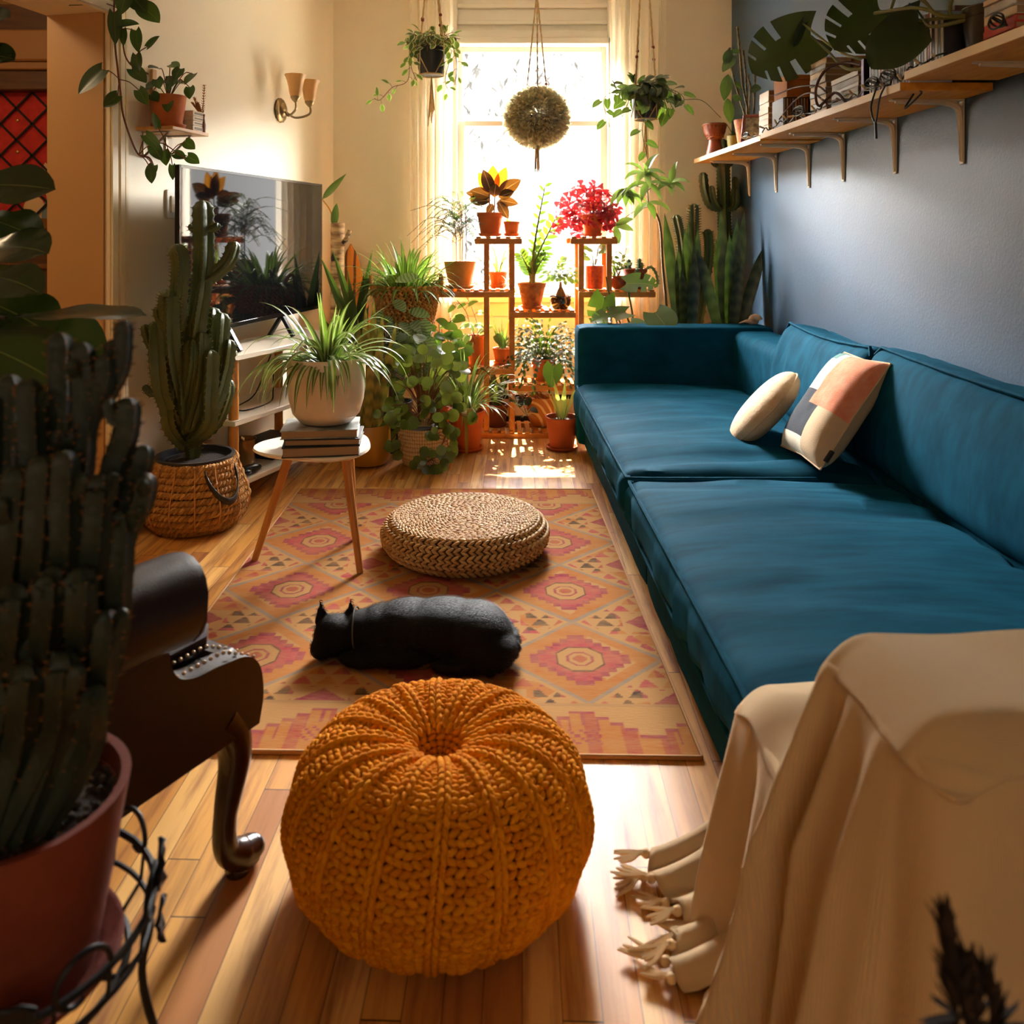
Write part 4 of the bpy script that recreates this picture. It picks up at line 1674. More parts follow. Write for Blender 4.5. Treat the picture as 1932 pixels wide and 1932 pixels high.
def basket_cactus():
    c = Vector((-1.152, 3.285, 0))
    bk = thing('woven_basket', 'bulging brown rope basket with dark strap handles on the floor', 'basket', c)
    m = M('seagrass_rope', (200, 146, 68), 0.75, rgb2=(150, 102, 44), isl=True, bump=0.8, bscale=200)
    b = MB()
    rr = random.Random(4)
    prof = [(0.150, 0.012), (0.172, 0.035), (0.186, 0.060), (0.193, 0.085), (0.192, 0.110), (0.186, 0.135), (0.178, 0.160), (0.168, 0.184), (0.160, 0.208), (0.153, 0.230), (0.150, 0.250)]
    for (r, z) in prof:
        pts = []
        N = 60
        for i in range(N + 1):
            a = 2 * PI * i / N
            w = mnoise.noise((math.cos(a) * 3, math.sin(a) * 3, z * 40)) * 0.006
            pts.append(c + Vector(((r + w) * math.cos(a), (r + w) * math.sin(a), z + w * 0.8)))
        # each course is a twisted strand
        for s in range(2):
            q = []
            for i, p in enumerate(spl(pts, 200)):
                a = i / 200 * 2 * PI
                ph = a * 34 + s * PI
                rad = Vector((math.cos(a), math.sin(a), 0))
                q.append(p + rad * 0.005 * math.cos(ph) + Vector((0, 0, 0.0065 * math.sin(ph))))
            b.tube(q, 0.0085, 6)
    b.lathe([(0.0, 0.004), (0.15, 0.004), (0.165, 0.02)], c, 30)
    b.build('body', m, bk)
    b = MB()
    for k in range(14):
        a = 2 * PI * k / 14 + 0.1
        pts = [c + Vector(((r + 0.012) * math.cos(a), (r + 0.012) * math.sin(a), z)) for r, z in prof]
        b.tube(spl(pts, 24), 0.003, 5)
    b.build('stitching', M('raffia_stitch', (196, 134, 70), 0.7), bk)
    hb_ = M('dark_leather_strap', (40, 28, 16), 0.5)
    for a0 in (-0.62, 2.5):
        b = MB()

        def hf(u, v, a0=a0):
            a = a0 + (u - 0.5) * 0.85
            z = 0.232 - 0.105 * math.sin(PI * u) ** 0.8
            r = 0.165 + 0.052 * math.sin(PI * u) ** 0.7
            return c + Vector((r * math.cos(a), r * math.sin(a), z + (v - 0.5) * 0.026))
        b.sheet(hf, 24, 2)
        o = b.build('handle', hb_, bk)
        sd = o.modifiers.new('thick', 'SOLIDIFY'); sd.thickness = 0.004
    rt = thing('potted_cactus', 'tall branching candelabra cactus standing in the rope basket', 'cactus', c + Vector((0, 0, 0.012)))
    b = MB()
    pz = 0.012
    b.lathe([(0.11, pz), (0.128, pz + 0.12), (0.134, 0.258), (0.146, 0.262), (0.147, 0.272), (0.134, 0.272), (0.130, 0.250)], c, 40)
    b.build('pot', M('dark_grey_plastic', (52, 48, 50), 0.45), rt)
    b = MB(); b.lathe([(0.1315, 0.248), (0.06, 0.256), (0, 0.258)], c, 24); b.build('soil', m_soil, rt)
    s, sp = MB(), MB()
    o = c + Vector((-0.012, 0, 0.25))

    def P(px, py, dd=0.0):
        return at(px, py, 3.285 + dd)
    column(s, sp, [o, o + Vector((0, 0, 0.06)), P(352, 800), P(352, 700)], 0.036, 4, taper=0.75)
    kids = [
        ([P(352, 820), P(362, 700, -0.03), P(372, 600, -0.06), P(384, 500, -0.06), P(383, 378, -0.06)], 0.040),           # tall leader
        ([P(352, 790), P(325, 680, -0.10), P(318, 590, -0.14), P(322, 545, -0.14)], 0.040),
        ([P(350, 830, 0.0), P(312, 760, -0.08), P(298, 700, -0.13), P(294, 605, -0.13)], 0.038),
        ([P(352, 815, -0.04), P(344, 700, -0.06), P(341, 610, -0.05)], 0.042),
        ([P(355, 810, -0.05), P(375, 720, -0.06), P(378, 625, -0.06)], 0.040),
        ([P(356, 820), P(400, 730), P(414, 660), P(418, 590)], 0.036),
        ([P(356, 826, -0.03), P(402, 770, -0.04), P(424, 700), P(432, 640)], 0.032),
        ([P(355, 815, 0.06), P(372, 700, 0.08), P(400, 620, 0.08), P(402, 580, 0.08)], 0.036),
        ([P(352, 840, -0.02), P(322, 800, -0.06), P(318, 720, -0.07), P(318, 650, -0.06)], 0.036),
        ([P(356, 835, -0.03), P(392, 800, -0.06), P(396, 740, -0.07), P(398, 660, -0.07)], 0.036),
        ([P(306, 745, -0.09), P(284, 742, -0.10), P(278, 735, -0.10), P(270, 728, -0.10)], 0.014),
        ([P(335, 640, -0.06), P(338, 545, -0.12), P(340, 500, -0.13), P(332, 460, -0.13)], 0.034),
        ([P(384, 530, -0.06), P(412, 512, -0.04), P(432, 490, -0.03), P(444, 455, -0.03)], 0.030),
        ([P(383, 440, -0.06), P(400, 432, -0.06), P(408, 428, -0.06), P(410, 420, -0.06)], 0.016),
        ([P(383, 445, -0.06), P(370, 436, -0.06), P(362, 430, -0.06), P(360, 422, -0.06)], 0.014),
        ([P(298, 660, -0.13), P(284, 650, -0.13), P(278, 635, -0.13), P(272, 612, -0.13)], 0.018),
        ([P(314, 605, -0.14), P(304, 604, -0.14), P(298, 596, -0.14), P(296, 578, -0.14)], 0.016),
        ([P(350, 830, 0.05), P(336, 740, 0.03), P(342, 640, 0.0), P(350, 570, -0.03)], 0.036),
        ([P(352, 750, -0.06), P(360, 690, -0.09), P(362, 640, -0.09)], 0.032),
        ([P(356, 840, 0.02), P(404, 800, 0.05), P(426, 750, 0.05), P(430, 715, 0.05)], 0.030),
    ]
    for pts, r in kids:
        column(s, sp, pts, r, 4, twist=0.3)
    s.build('stems', m_cactus, rt)
    sp.build('spines', m_spine, rt)


basket_cactus()

# ------------------------------------------------------------------ media bench and television
def media():
    E = Vector((0.352, 0.936, 0))                 # along the bench, away from the viewer
    N = Vector((0.936, -0.352, 0))                # towards the room
    A = Vector((-1.07, 3.50, 0))                  # near front post
    L, Dp = 0.69, 0.26
    rt = thing('media_bench', 'white three-shelf bench with round wooden posts under the television', 'media bench', A)
    M3 = Matrix((N, E, Vector((0, 0, 1)))).transposed()
    ctr = A + E * (L / 2) - N * (Dp / 2)
    for (z, ex) in ((0.612, 0.20), (0.345, 0.03), (0.088, 0.03)):
        b = MB()
        b.box((-Dp / 2 - 0.03, -L / 2 - ex, -0.011), (Dp / 2 + 0.03, L / 2 + ex, 0.011), 0.003, rot=M3, c=ctr + Vector((0, 0, z)))
        b.build('shelf', m_lam, rt)
    for i in (0, 1):
        for j in (0, 1):
            p = A + E * (L * i) - N * (Dp * j)
            b = MB()
            b.lathe([(0.019, 0.0), (0.021, 0.02), (0.021, 0.60)], p + N * (0.034 if j == 0 else -0.034) * 0.0, 16)
            b.build('post', m_oak, rt)
    # things on it
    g = A + E * 0.20 - N * 0.10 + Vector((0, 0, 0.0995))
    jar = thing('glass_jar', 'faceted smoky glass candle jar on the lowest bench shelf', 'jar', g)
    b = MB()
    b.lathe([(0.044, 0.0), (0.05, 0.012), (0.052, 0.11), (0.056, 0.125), (0.053, 0.125), (0.047, 0.11), (0.045, 0.012), (0, 0.01)], g, 10)
    b.build('body', M('smoky_glass', (150, 112, 62), 0.12, 0.55), jar)
    b = MB(); b.lathe([(0.040, 0.011), (0.043, 0.05), (0, 0.052)], g, 12); b.build('wax', M('candle_wax', (120, 84, 44), 0.5), jar)
    p = A + E * 0.07 - N * 0.02 + Vector((0, 0, 0.0995))
    d = thing('stone_ornament', 'dark polished stone ornament beside the glass jar, at the shelf edge', 'ornament', p)
    b = MB()
    b.ell(p + Vector((0, 0, 0.016)), 0.05, 0.024, 0.016, Matrix.Rotation(0.5, 3, 'Z'), 14, 8)
    b.ell(p + Vector((0.03, 0.05, 0.02)), 0.055, 0.022, 0.02, Matrix.Rotation(0.9, 3, 'Z'), 14, 8)
    b.ell(p + Vector((-0.02, -0.03, 0.012)), 0.035, 0.026, 0.012, Matrix.Rotation(0.2, 3, 'Z'), 14, 8)
    b.build('stones', M('dark_stone', (40, 30, 22), 0.25), d)
    p = A + E * 0.05 - N * 0.13 + Vector((0, 0, 0.0995))
    k = thing('dark_dish', 'small dark oval dish behind the stone ornament', 'dish', p)
    b = MB(); b.lathe([(0.03, 0.0), (0.045, 0.012), (0.047, 0.016), (0.043, 0.015), (0, 0.005)], p, 20); b.build('dish', M('dark_ceramic', (34, 26, 20), 0.3), k)
    p = A + E * 0.46 - N * 0.14 + Vector((0, 0, 0.0995))
    bx = thing('game_console', 'black electronic box on the lowest bench shelf behind the jar', 'console', p)
    b = MB(); b.box((-0.1, -0.13, 0.0), (0.1, 0.13, 0.07), 0.006, rot=M3, c=p + Vector((0, 0, 0.035))); b.build('body', m_black, bx)
    b = MB(); b.box((-0.002, -0.10, -0.002), (0.002, 0.10, 0.002), rot=M3, c=p + N * 0.1 + Vector((0, 0, 0.04))); b.build('slot', M('grey_plastic', (70, 70, 74), 0.4), bx)
    # cable
    b = MB()
    z = 0.3585
    q = [A + E * 0.55 - N * 0.2 + Vector((0, 0, z + 0.2)), A + E * 0.42 - N * 0.2 + Vector((0, 0, z + 0.02)), A + E * 0.2 - N * 0.14 + Vector((0, 0, z)), A + E * 0.16 - N * 0.06 + Vector((0, 0, z)), A + E * 0.35 - N * 0.07 + Vector((0, 0, z)), A + E * 0.5 - N * 0.16 + Vector((0, 0, z + 0.02)), A + E * 0.56 - N * 0.2 + Vector((0, 0, z + 0.1))]
    b.tube(spl(q, 60), 0.0035, 6)
    tag(b.build('power_cable', m_black, loc=q[2]), 'thin black cable looped on the middle bench shelf', 'cable')
    # television
    d1 = 3.2
    T0 = Vector((-0.372 * d1, d1, 0))
    u = Vector((0.196, 0.9806, 0))
    n = Vector((0.9806, -0.196, 0))
    W, z0, z1 = 1.37, 0.725, 1.386
    M3 = Matrix((n, u, Vector((0, 0, 1)))).transposed()
    tv = thing('television', 'large flat television mirroring the plants and window', 'television', T0 + u * 0.68 + Vector((0, 0, 0.624)))
    c = T0 + u * (W / 2) + Vector((0, 0, (z0 + z1) / 2))
    hw, hh = W / 2, (z1 - z0) / 2
    b = MB()
    b.box((-0.045, -hw + 0.1, -hh + 0.05), (-0.014, hw - 0.1, hh - 0.05), 0.01, rot=M3, c=c - n * 0.03)
    b.box((-0.014, -hw, -hh), (0.006, hw, hh), 0.004, rot=M3, c=c - n * 0.004)
    b.build('casing', M('black_plastic', (14, 13, 13), 0.3), tv)
    b = MB()
    for (y0, y1_, za, zb) in ((-hw, hw, hh - 0.012, hh), (-hw, hw, -hh, -hh + 0.02), (-hw, -hw + 0.012, -hh, hh), (hw - 0.012, hw, -hh, hh)):
        b.box((0, y0, za), (0.004, y1_, zb), 0.001, rot=M3, c=c + n * 0.006 + u * ((y0 + y1_) / 2) + Vector((0, 0, (za + zb) / 2)))
    b.build('bezel', M('gloss_black_frame', (20, 18, 18), 0.15), tv)
    t = NT('television_screen')
    t.b.inputs['Base Color'].default_value = lin((10, 10, 11))
    t.b.inputs['Roughness'].default_value = 0.035
    t.b.inputs['Specular IOR Level'].default_value = 0.22
    b = MB(); b.box((-0.001, -hw + 0.012, -hh + 0.02), (0.001, hw - 0.012, hh - 0.012), rot=M3, c=c + n * 0.007 + Vector((0, 0, 0.004))); b.build('screen', t.m, tv)
    for s in (-0.30, 0.22):
        f = MB()
        p = T0 + u * (W / 2 + s)
        f.beam(p + Vector((0, 0, 0.73)) - n * 0.005, p + n * 0.055 + Vector((0, 0, 0.628)), 0.03, 0.016, 0.003)
        f.beam(p + Vector((0, 0, 0.73)) - n * 0.005, p - n * 0.07 + Vector((0, 0, 0.628)), 0.03, 0.016, 0.003)
        f.build('foot', m_black, tv)


media()


# ------------------------------------------------------------------ armchair
def armchair():
    O = Vector((-0.448, 1.478, 0))
    Fd = Vector((0.50, 0.866, 0))                 # the way the chair faces
    Rt = Vector((0.866, -0.50, 0))
    m = M('oxblood_leather', (40, 15, 11), 0.42, rgb2=(32, 12, 9), vscale=7, bump=0.15, bscale=240, spec=0.5)
    mw = M('dark_mahogany', (44, 22, 14), 0.25)
    rt = thing('leather_armchair', 'dark brown leather armchair with rolled arms and carved legs', 'armchair', O)
    B3 = Matrix((-Rt, -Fd, Vector((0, 0, 1)))).transposed()    # x to the far side, y backwards

    def W(x, y, z):
        return O + B3 @ Vector((x, y, z))
    wd, dp = 0.64, 0.66
    # shaped seat rail of the near side: outline in (y,z) extruded in x
    def extr(b, outline, x0, x1, bev=0.0):
        vs = [W(x0, y, z) for y, z in outline] + [W(x1, y, z) for y, z in outline]
        n = len(outline)
        fs = [tuple(range(n)), tuple(range(2 * n - 1, n - 1, -1))]
        for i in range(n):
            k = (i + 1) % n
            fs.append((i, i + n, k + n, k))
        b.add(vs, fs)
    b = MB()
    nose = spl([Vector((0, -0.036, 0.262)), Vector((0, -0.046, 0.31)), Vector((0, -0.038, 0.362)), Vector((0, -0.008, 0.392)), Vector((0, 0.05, 0.402)), Vector((0, 0.11, 0.408)), Vector((0, 0.145, 0.43)), Vector((0, 0.16, 0.49))], 36)
    side = [(v.y, v.z) for v in nose] + [(0.62, 0.5), (0.64, 0.255)]
    extr(b, side, -0.02, 0.03)
    extr(b, side, wd - 0.03, wd + 0.02)
    b.box((0.02, -0.03, 0.26), (wd - 0.02, 0.02, 0.39), 0.01, rot=B3, c=W(wd / 2, -0.005, 0.325))
    b.box((0, 0, 0.30), (wd - 0.06, dp, 0.38), 0.02, rot=B3, c=W(wd / 2, dp / 2, 0.34))
    b.build('seat_frame', m, rt)
    b = MB(); b.box((0, 0, 0), (wd - 0.09, dp - 0.06, 0.09), 0.035, rot=B3, c=W(wd / 2, dp / 2 - 0.04, 0.415)); b.build('seat_cushion', m, rt)
    for x in (0.005, wd - 0.005):
        b = MB()
        pts = [W(x, 0.128, 0.535), W(x, 0.143, 0.537), W(x, 0.38, 0.545), W(x, 0.62, 0.56)]
        P = spl(pts, 24)
        b.tube(P, [0.052 * math.sqrt(min(1, 0.25 + i / 3)) if i < 3 else 0.052 + 0.02 * (1 if i < 24 else 1) for i in range(25)], 20)
        b.build('arm', m, rt)
    b = MB(); b.box((-wd / 2 - 0.02, -0.05, -0.36), (wd / 2 + 0.02, 0.05, 0.36), 0.05, rot=B3 @ Matrix.Rotation(-0.2, 3, 'X'), c=W(wd / 2, dp + 0.05, 0.68)); b.build('backrest', m, rt)
    m_nail = M('aged_brass_nails', (170, 140, 110), 0.3, 0.7)
    for k in range(13):
        t = k / 12
        y = 0.13 - 0.165 * t
        z = 0.415 - 0.10 * max(0, t - 0.55) ** 1.2
        for x in (-0.006, 0.035):
            b = MB(); b.ell(W(x, y, z), 0.0038, 0.0038, 0.0034); b.build('nail_head', m_nail, rt)
    for (x, y, sg) in ((0.012, 0.0, 1), (wd - 0.012, 0.0, 1)):
        b = MB()
        pts = [W(x, 0.03, 0.30), W(x, 0.0, 0.255), W(x, -0.008, 0.20), W(x, 0.012, 0.12), W(x, 0.012, 0.06), W(x, -0.018, 0.03), W(x, -0.045, 0.022)]
        rad = [0.036, 0.034, 0.028, 0.0205, 0.021, 0.028, 0.026]
        P = spl(pts, 36)
        rs = []
        for i in range(37):
            xx = i / 36 * 6
            k = min(int(xx), 5)
            rs.append(rad[k] + (rad[k + 1] - rad[k]) * (xx - k))
        b.tube(P, rs, 18)
        b.ell(W(x, -0.052, 0.024), 0.023, 0.02, 0.02, B3, 14, 10)
        b.lathe([(0.02, 0.0), (0.022, 0.008), (0.018, 0.02)], W(x, -0.015, 0.0), 16)
        b.build('leg', mw, rt)
    for x in (0.015, wd - 0.015):
        b = MB(); b.tube([W(x, dp - 0.02, 0.28), W(x, dp + 0.04, 0.0)], [0.022, 0.016], 10); b.build('leg', mw, rt)


armchair()


# ------------------------------------------------------------------ foreground: cactus pot on an iron stand, fig
def foreground():
    c = Vector((-0.515, 0.90, 0.345))
    st = thing('iron_plant_stand', 'black wrought-iron plant stand with leaf scrolls', 'plant stand', (c.x, c.y, 0))
    b = MB()
    R1, R2 = 0.145, 0.118

    def ring(r, z, rad):
        b.tube([c + Vector((r * math.cos(2 * PI * i / 40), r * math.sin(2 * PI * i / 40), z)) for i in range(41)], rad, 7)
    ring(R1, 0.055, 0.0042); ring(R2, -0.006, 0.0042); ring(R1 - 0.004, 0.02, 0.003)
    for k in range(16):
        a = 2 * PI * k / 16
        e = Vector((math.cos(a), math.sin(a), 0))
        b.tube([c + e * R2 + Vector((0, 0, -0.006)), c + e * (R1 - 0.004) + Vector((0, 0, 0.02)), c + e * R1 + Vector((0, 0, 0.055))], 0.0022, 5)
    for k in range(4):
        a = k * PI / 4
        e = Vector((math.cos(a), math.sin(a), 0))
        b.tube([c - e * R2 + Vector((0, 0, -0.006)), c + e * R2 + Vector((0, 0, -0.006))], 0.0035, 6)
    b.build('basket_ring', m_black, st)
    for k in range(8):
        s = MB()
        a = 2 * PI * (k + 0.2) / 8
        pts = []
        for i in range(22):
            t = i / 21
            th = t * 1.6 * PI
            rr_ = 0.034 * (1 - 0.55 * t)
            aa = a + (rr_ * math.cos(th)) / R1
            pts.append(c + Vector((R1 * math.cos(aa) * 1.01, R1 * math.sin(aa) * 1.01, 0.05 + rr_ * math.sin(th) + 0.012)))
        s.tube(pts, 0.003, 6)
        s.build('scroll', m_black, st)
    l = MB()
    for k in range(4):
        a = 2 * PI * (k + 0.55) / 4 - 0.55
        for dz in (-0.01, 0.03):
            e = Vector((math.cos(a), math.sin(a), 0))
            tg = Vector((-math.sin(a), math.cos(a), 0))
            l.leaf(c + e * (R1 + 0.004) + Vector((0, 0, dz + 0.02)), tg + Vector((0, 0, -0.4 if dz < 0 else 0.5)), 0.06, 0.045, 'oval', 0.2, 0.25, up=e, n=7, cols=2, wave=0.06)
    o = l.build('iron_leaves', m_black, st)
    sd = o.modifiers.new('thick', 'SOLIDIFY'); sd.thickness = 0.003
    for k in range(4):
        a = 2 * PI * (k + 0.5) / 4 - 0.48
        e = Vector((math.cos(a), math.sin(a), 0))
        g = MB(); g.tube(spl([c + e * (R1 - 0.004) + Vector((0, 0, 0.02)), c + e * (R1 - 0.01) + Vector((0, 0, -0.06)), Vector((c.x, c.y, 0.1)) + e * 0.19, Vector((c.x, c.y, 0.004)) + e * 0.215], 16), 0.0048, 8)
        g.build('leg', m_black, st)
    rt = thing('potted_cactus', 'big dense many-armed dark cactus in terracotta pot, nearest the viewer', 'cactus', c)
    mt = M('dark_red_clay', (122, 48, 30), 0.6, rgb2=(102, 38, 24), vscale=10, bump=0.2, bscale=120)
    z = pot_parts(rt, c, 0.121, 0.088, 0.185, mt, rim=0, saucer=0.114, soil=0.88, n=48, thick=0.010)
    so = MB(); rr = random.Random(9)
    for i in range(260):
        a, r = rr.uniform(0, 2 * PI), 0.105 * math.sqrt(rr.random())
        so.ell((c.x + r * math.cos(a), c.y + r * math.sin(a), z + 0.007), rr.uniform(0.002, 0.005), n=6, k=4)
    so.build('grit', M('potting_grit', (70, 52, 38), 0.9, rgb2=(20, 14, 10), isl=True), rt)
    s, sp = MB(), MB()

    def P(px, py, dd=0.0):
        return at(px, py, 0.90 + dd)
    b0 = Vector((c.x, c.y, z))
    # every arm as a polyline: px, py (and depth offset) from its root in the pot to its tip
    arms = [
        ([(60, 1470), (110, 1150), (150, 850), (205, 740), (228, 690), (233, 604)], .0105, .02),
        ([(150, 850), (190, 745), (214, 700), (212, 640)], .0105, .035),
        ([(150, 860), (180, 760), (194, 720), (195, 668)], .0115, .0),
        ([(80, 1460), (120, 1150), (150, 900), (158, 760), (153, 645)], .0145, .0),
        ([(40, 1470), (80, 1150), (112, 900), (114, 760), (111, 627)], .015, .01),
        ([(20, 1470), (40, 1150), (60, 900), (56, 800), (52, 714)], .0145, -.03),
        ([(-10, 1470), (0, 1150), (12, 900), (16, 800), (18, 706)], .0145, .02),
        ([(-40, 1470), (-50, 1150), (-30, 900), (-24, 740)], .016, .0),
        ([(-60, 1470), (-90, 1200), (-80, 1000), (-76, 860)], .016, .0),
        ([(120, 1470), (186, 1200), (200, 1000), (212, 890), (236, 820), (241, 750)], .0145, .0),
        ([(190, 1150), (225, 980), (240, 930), (262, 890), (275, 840)], .0125, .015),
        ([(190, 1180), (236, 1010), (250, 980), (268, 945), (276, 893)], .0135, -.01),
        ([(130, 1480), (205, 1250), (222, 1100), (226, 1010), (222, 960)], .015, -.02),
        ([(100, 1480), (160, 1200), (176, 1040), (182, 960), (186, 895)], .015, -.045),
        ([(70, 1480), (110, 1200), (120, 1040), (120, 940), (122, 850)], .015, -.06),
        ([(30, 1480), (50, 1200), (70, 1040), (74, 950), (78, 860)], .016, -.065),
        ([(0, 1480), (0, 1200), (20, 1040), (26, 960), (30, 880)], .016, -.06),
        ([(-30, 1480), (-40, 1200), (-30, 1040), (-22, 930)], .016, -.05),
        ([(90, 1490), (140, 1280), (150, 1150), (152, 1070)], .016, -.075),
        ([(40, 1490), (70, 1290), (88, 1150), (92, 1080)], .016, -.085),
        ([(0, 1490), (10, 1300), (24, 1180), (30, 1100)], .016, -.08),
        ([(120, 1490), (180, 1330), (196, 1230), (202, 1150)], .015, -.05),
        ([(60, 1500), (100, 1400), (116, 1300), (120, 1230)], .016, -.085),
        ([(10, 1500), (30, 1420), (44, 1320), (48, 1250)], .016, -.09),
        ([(130, 1490), (165, 1420), (176, 1350), (180, 1290)], .014, -.06),
        ([(112, 860), (122, 845), (128, 828), (126, 806)], .009, -.02),
    ]
    for i, (pl, r, dd) in enumerate(arms):
        pts = []
        for j, (px, py) in enumerate(pl):
            f = min(1.0, j / 2.0) if py > 1400 or j else 0.4
            q = P(px, py, dd * f)
            if j == 0 and py > 1400:
                q = Vector((c.x + (px - 14) * 0.00045, c.y + dd * 0.7, z - 0.006))
            pts.append(q)
        column(s, sp, pts, r, 5, twist=0.3, spine=0.0022, groove=0.70, scal=0.03, sk=3)
        Q = spl(pts, 30)
        for k in range(2):
            P2 = Q[int(rr.uniform(0.45, 0.9) * 30)]
            a = rr.uniform(0, 2 * PI)
            o = Vector((math.cos(a), math.sin(a) * 0.6 - 0.2, 0)) * r * 1.3
            column(s, sp, [P2, P2 + o * 0.7 + Vector((0, 0, 0.004)), P2 + o + Vector((0, 0, rr.uniform(0.012, 0.03)))], r * rr.uniform(0.45, 0.62), 5, n=6, spine=0.0018, scal=0.03, groove=0.74, sk=3)
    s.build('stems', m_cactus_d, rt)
    sp.build('spines', M('brown_spines', (120, 78, 36), 0.7), rt)
    # fiddle leaf fig, its pot behind the cactus and out of the frame
    fg = thing('fiddle_leaf_fig', 'fiddle-leaf fig with big glossy dark leaves at the left edge', 'plant', (-1.27, 1.64, 0))
    z = pot_parts(fg, (-1.27, 1.64, 0), 0.11, 0.09, 0.24, mt, rim=0.2)
    tr = MB(); tr.tube(spl([(-1.27, 1.64, z - 0.01), (-1.26, 1.645, 0.6), (-1.235, 1.63, 1.0), (-1.21, 1.63, 1.6)], 30), 0.011, 8)
    lf = MB()

    def fl(px, py, d, dirv, up, L, Wd, droop=0.3, stem=True):
        d, L, Wd = d * 1.34, L * 1.34, Wd * 1.34
        q = at(px, py, d)
        lf.leaf(q, dirv, L, Wd, 'fid', droop, 0.12, up=up, n=14, cols=3, wave=0.022, ph=px)
        base = min((Vector((-1.265 + 0.035 * (zz / 1.5), 1.635, zz)) for zz in (0.7, 0.8, 0.9, 1.0, 1.1, 1.2, 1.3, 1.4, 1.5)), key=lambda v: (v - q).length)
        tr.tube(spl([base, (base + q) / 2 + Vector((0, 0, 0.01)), q], 8), 0.0032, 6)
    fl(-70, 352, 1.25, (1, -0.1, 0.06), (0.1, -0.85, 0.55), 0.145, 0.075, 0.3)
    fl(-40, 470, 1.22, (1, -0.25, 0.12), (0, -0.6, 0.8), 0.12, 0.085, 0.5)
    fl(-50, 515, 1.15, (1, -0.2, -0.1), (0.1, -0.65, 0.75), 0.11, 0.07, 0.5)
    fl(10, 600, 1.15, (1, 0.1, 0.03), (0.05, -0.12, 1), 0.185, 0.10, 0.06)
    fl(20, 620, 1.25, (0.8, 0.2, -0.25), (0.3, -0.8, 0.55), 0.14, 0.11, 0.4)
    fl(-60, 640, 1.1, (1, -0.2, -0.3), (0.1, -0.8, 0.5), 0.14, 0.10, 0.3)
    fl(-62, 110, 1.28, (1, -0.1, 0.15), (0.3, -0.8, 0.5), 0.078, 0.05, 0.6)
    fl(-60, 50, 1.28, (1, -0.2, 0.3), (0.2, -0.7, 0.6), 0.075, 0.05, 0.4)
    fl(-30, 410, 1.3, (0.9, 0.2, -0.3), (0.1, -0.9, 0.4), 0.09, 0.07, 0.4)
    fl(-45, 560, 1.2, (1, -0.1, -0.35), (0.2, -0.6, 0.7), 0.13, 0.1, 0.4)
    tr.build('trunk', M('brown_stem', (74, 48, 26), 0.8), fg)
    o = lf.build('leaves', LEAF('fig_leaf', (20, 32, 16), (32, 46, 22), stripe=(90, 96, 56), sw=(0.01, 0.035), trans=0.05, rough=0.24), fg)


foreground()


def dry_plant():  # unidentified dark feathery shape, modelled as a potted plant
    c = Vector((0.335, 0.60, 0))
    r = thing('dried_plant', 'unidentified dark feathery shape, built as a dried plant tip, before the blanket at the bottom right', 'plant', c)
    z = pot_parts(r, c, 0.07, 0.05, 0.13, m_terra, rim=0.2)
    b, s = MB(), MB()
    rr = random.Random(19)
    o = Vector((c.x, c.y, z))
    for (px, py, n) in ((1786, 1766, 130), (1862, 1858, 110), (1790, 1830, 90), (1830, 1840, 130), (1812, 1860, 120)):
        P = spl([o, at(1835, 2050, 0.60), at(px + 14, py + 80, 0.60), at(px, py, 0.60)], 40)
        s.tube(P, 0.0022, 5)
        for i in range(n):
            k = rr.randint(22, 40)
            d = (P[min(40, k + 1)] - P[k - 1]).normalized() + Vector((rr.uniform(-0.35, 0.35), rr.uniform(-0.3, 0.3), 0))
            b.leaf(P[k], d, rr.uniform(0.014, 0.032), 0.007, 'lance', 0, 0.2, n=3)
    s.build('stems', M('dark_dry_stem', (34, 22, 14), 0.8), r)
    b.build('plume', M('dark_dry_plume', (40, 26, 16), 0.9), r)


dry_plant()

# ------------------------------------------------------------------ wooden plant stand
SF, SB = 4.66, 4.90
SM = (SF + SB) / 2
m_post = m_stand


def plant_stand():
    rt = thing('plant_stand', 'honey-coloured slatted wooden plant stand with two towers before the window', 'plant stand', (0.3, SM, 0))
    for x, top in ((-0.035, 1.085), (0.105, 1.085), (0.486, 1.085), (0.640, 1.085)):
        for y in (SF + 0.012, SB - 0.012):
            b = MB(); b.box((x - 0.015, y - 0.01, 0.0), (x + 0.015, y + 0.01, top), 0.002)
            for z in (0.295, 0.685, 0.80, 0.395):
                b.ell((x, y - 0.011, z), 0.005, 0.003, 0.005, n=8, k=4)
            b.build('post', m_post, rt)
    for (x0, x1, z) in ((-0.100, 0.160, 1.098), (-0.300, 0.118, 0.806), (0.092, 0.455, 0.694), (-0.18, 0.118, 0.383), (0.092, 0.455, 0.292), (-0.10, 0.44, 0.03), (0.425, 0.685, 1.098), (0.470, 0.892, 0.806)):
        b = MB()
        for y in (SF - 0.008, SB + 0.008):
            b.box((x0, y - 0.008, z - 0.034), (x1, y + 0.008, z - 0.002), 0.004)
        n = max(3, int((x1 - x0) / 0.045))
        for i in range(n):
            x = x0 + 0.02 + (x1 - x0 - 0.04) * i / (n - 1)
            b.box((x - 0.013, SF - 0.012, z - 0.002), (x + 0.013, SB + 0.012, z + 0.008), 0.002)
        b.build('shelf', m_post, rt)


plant_stand()

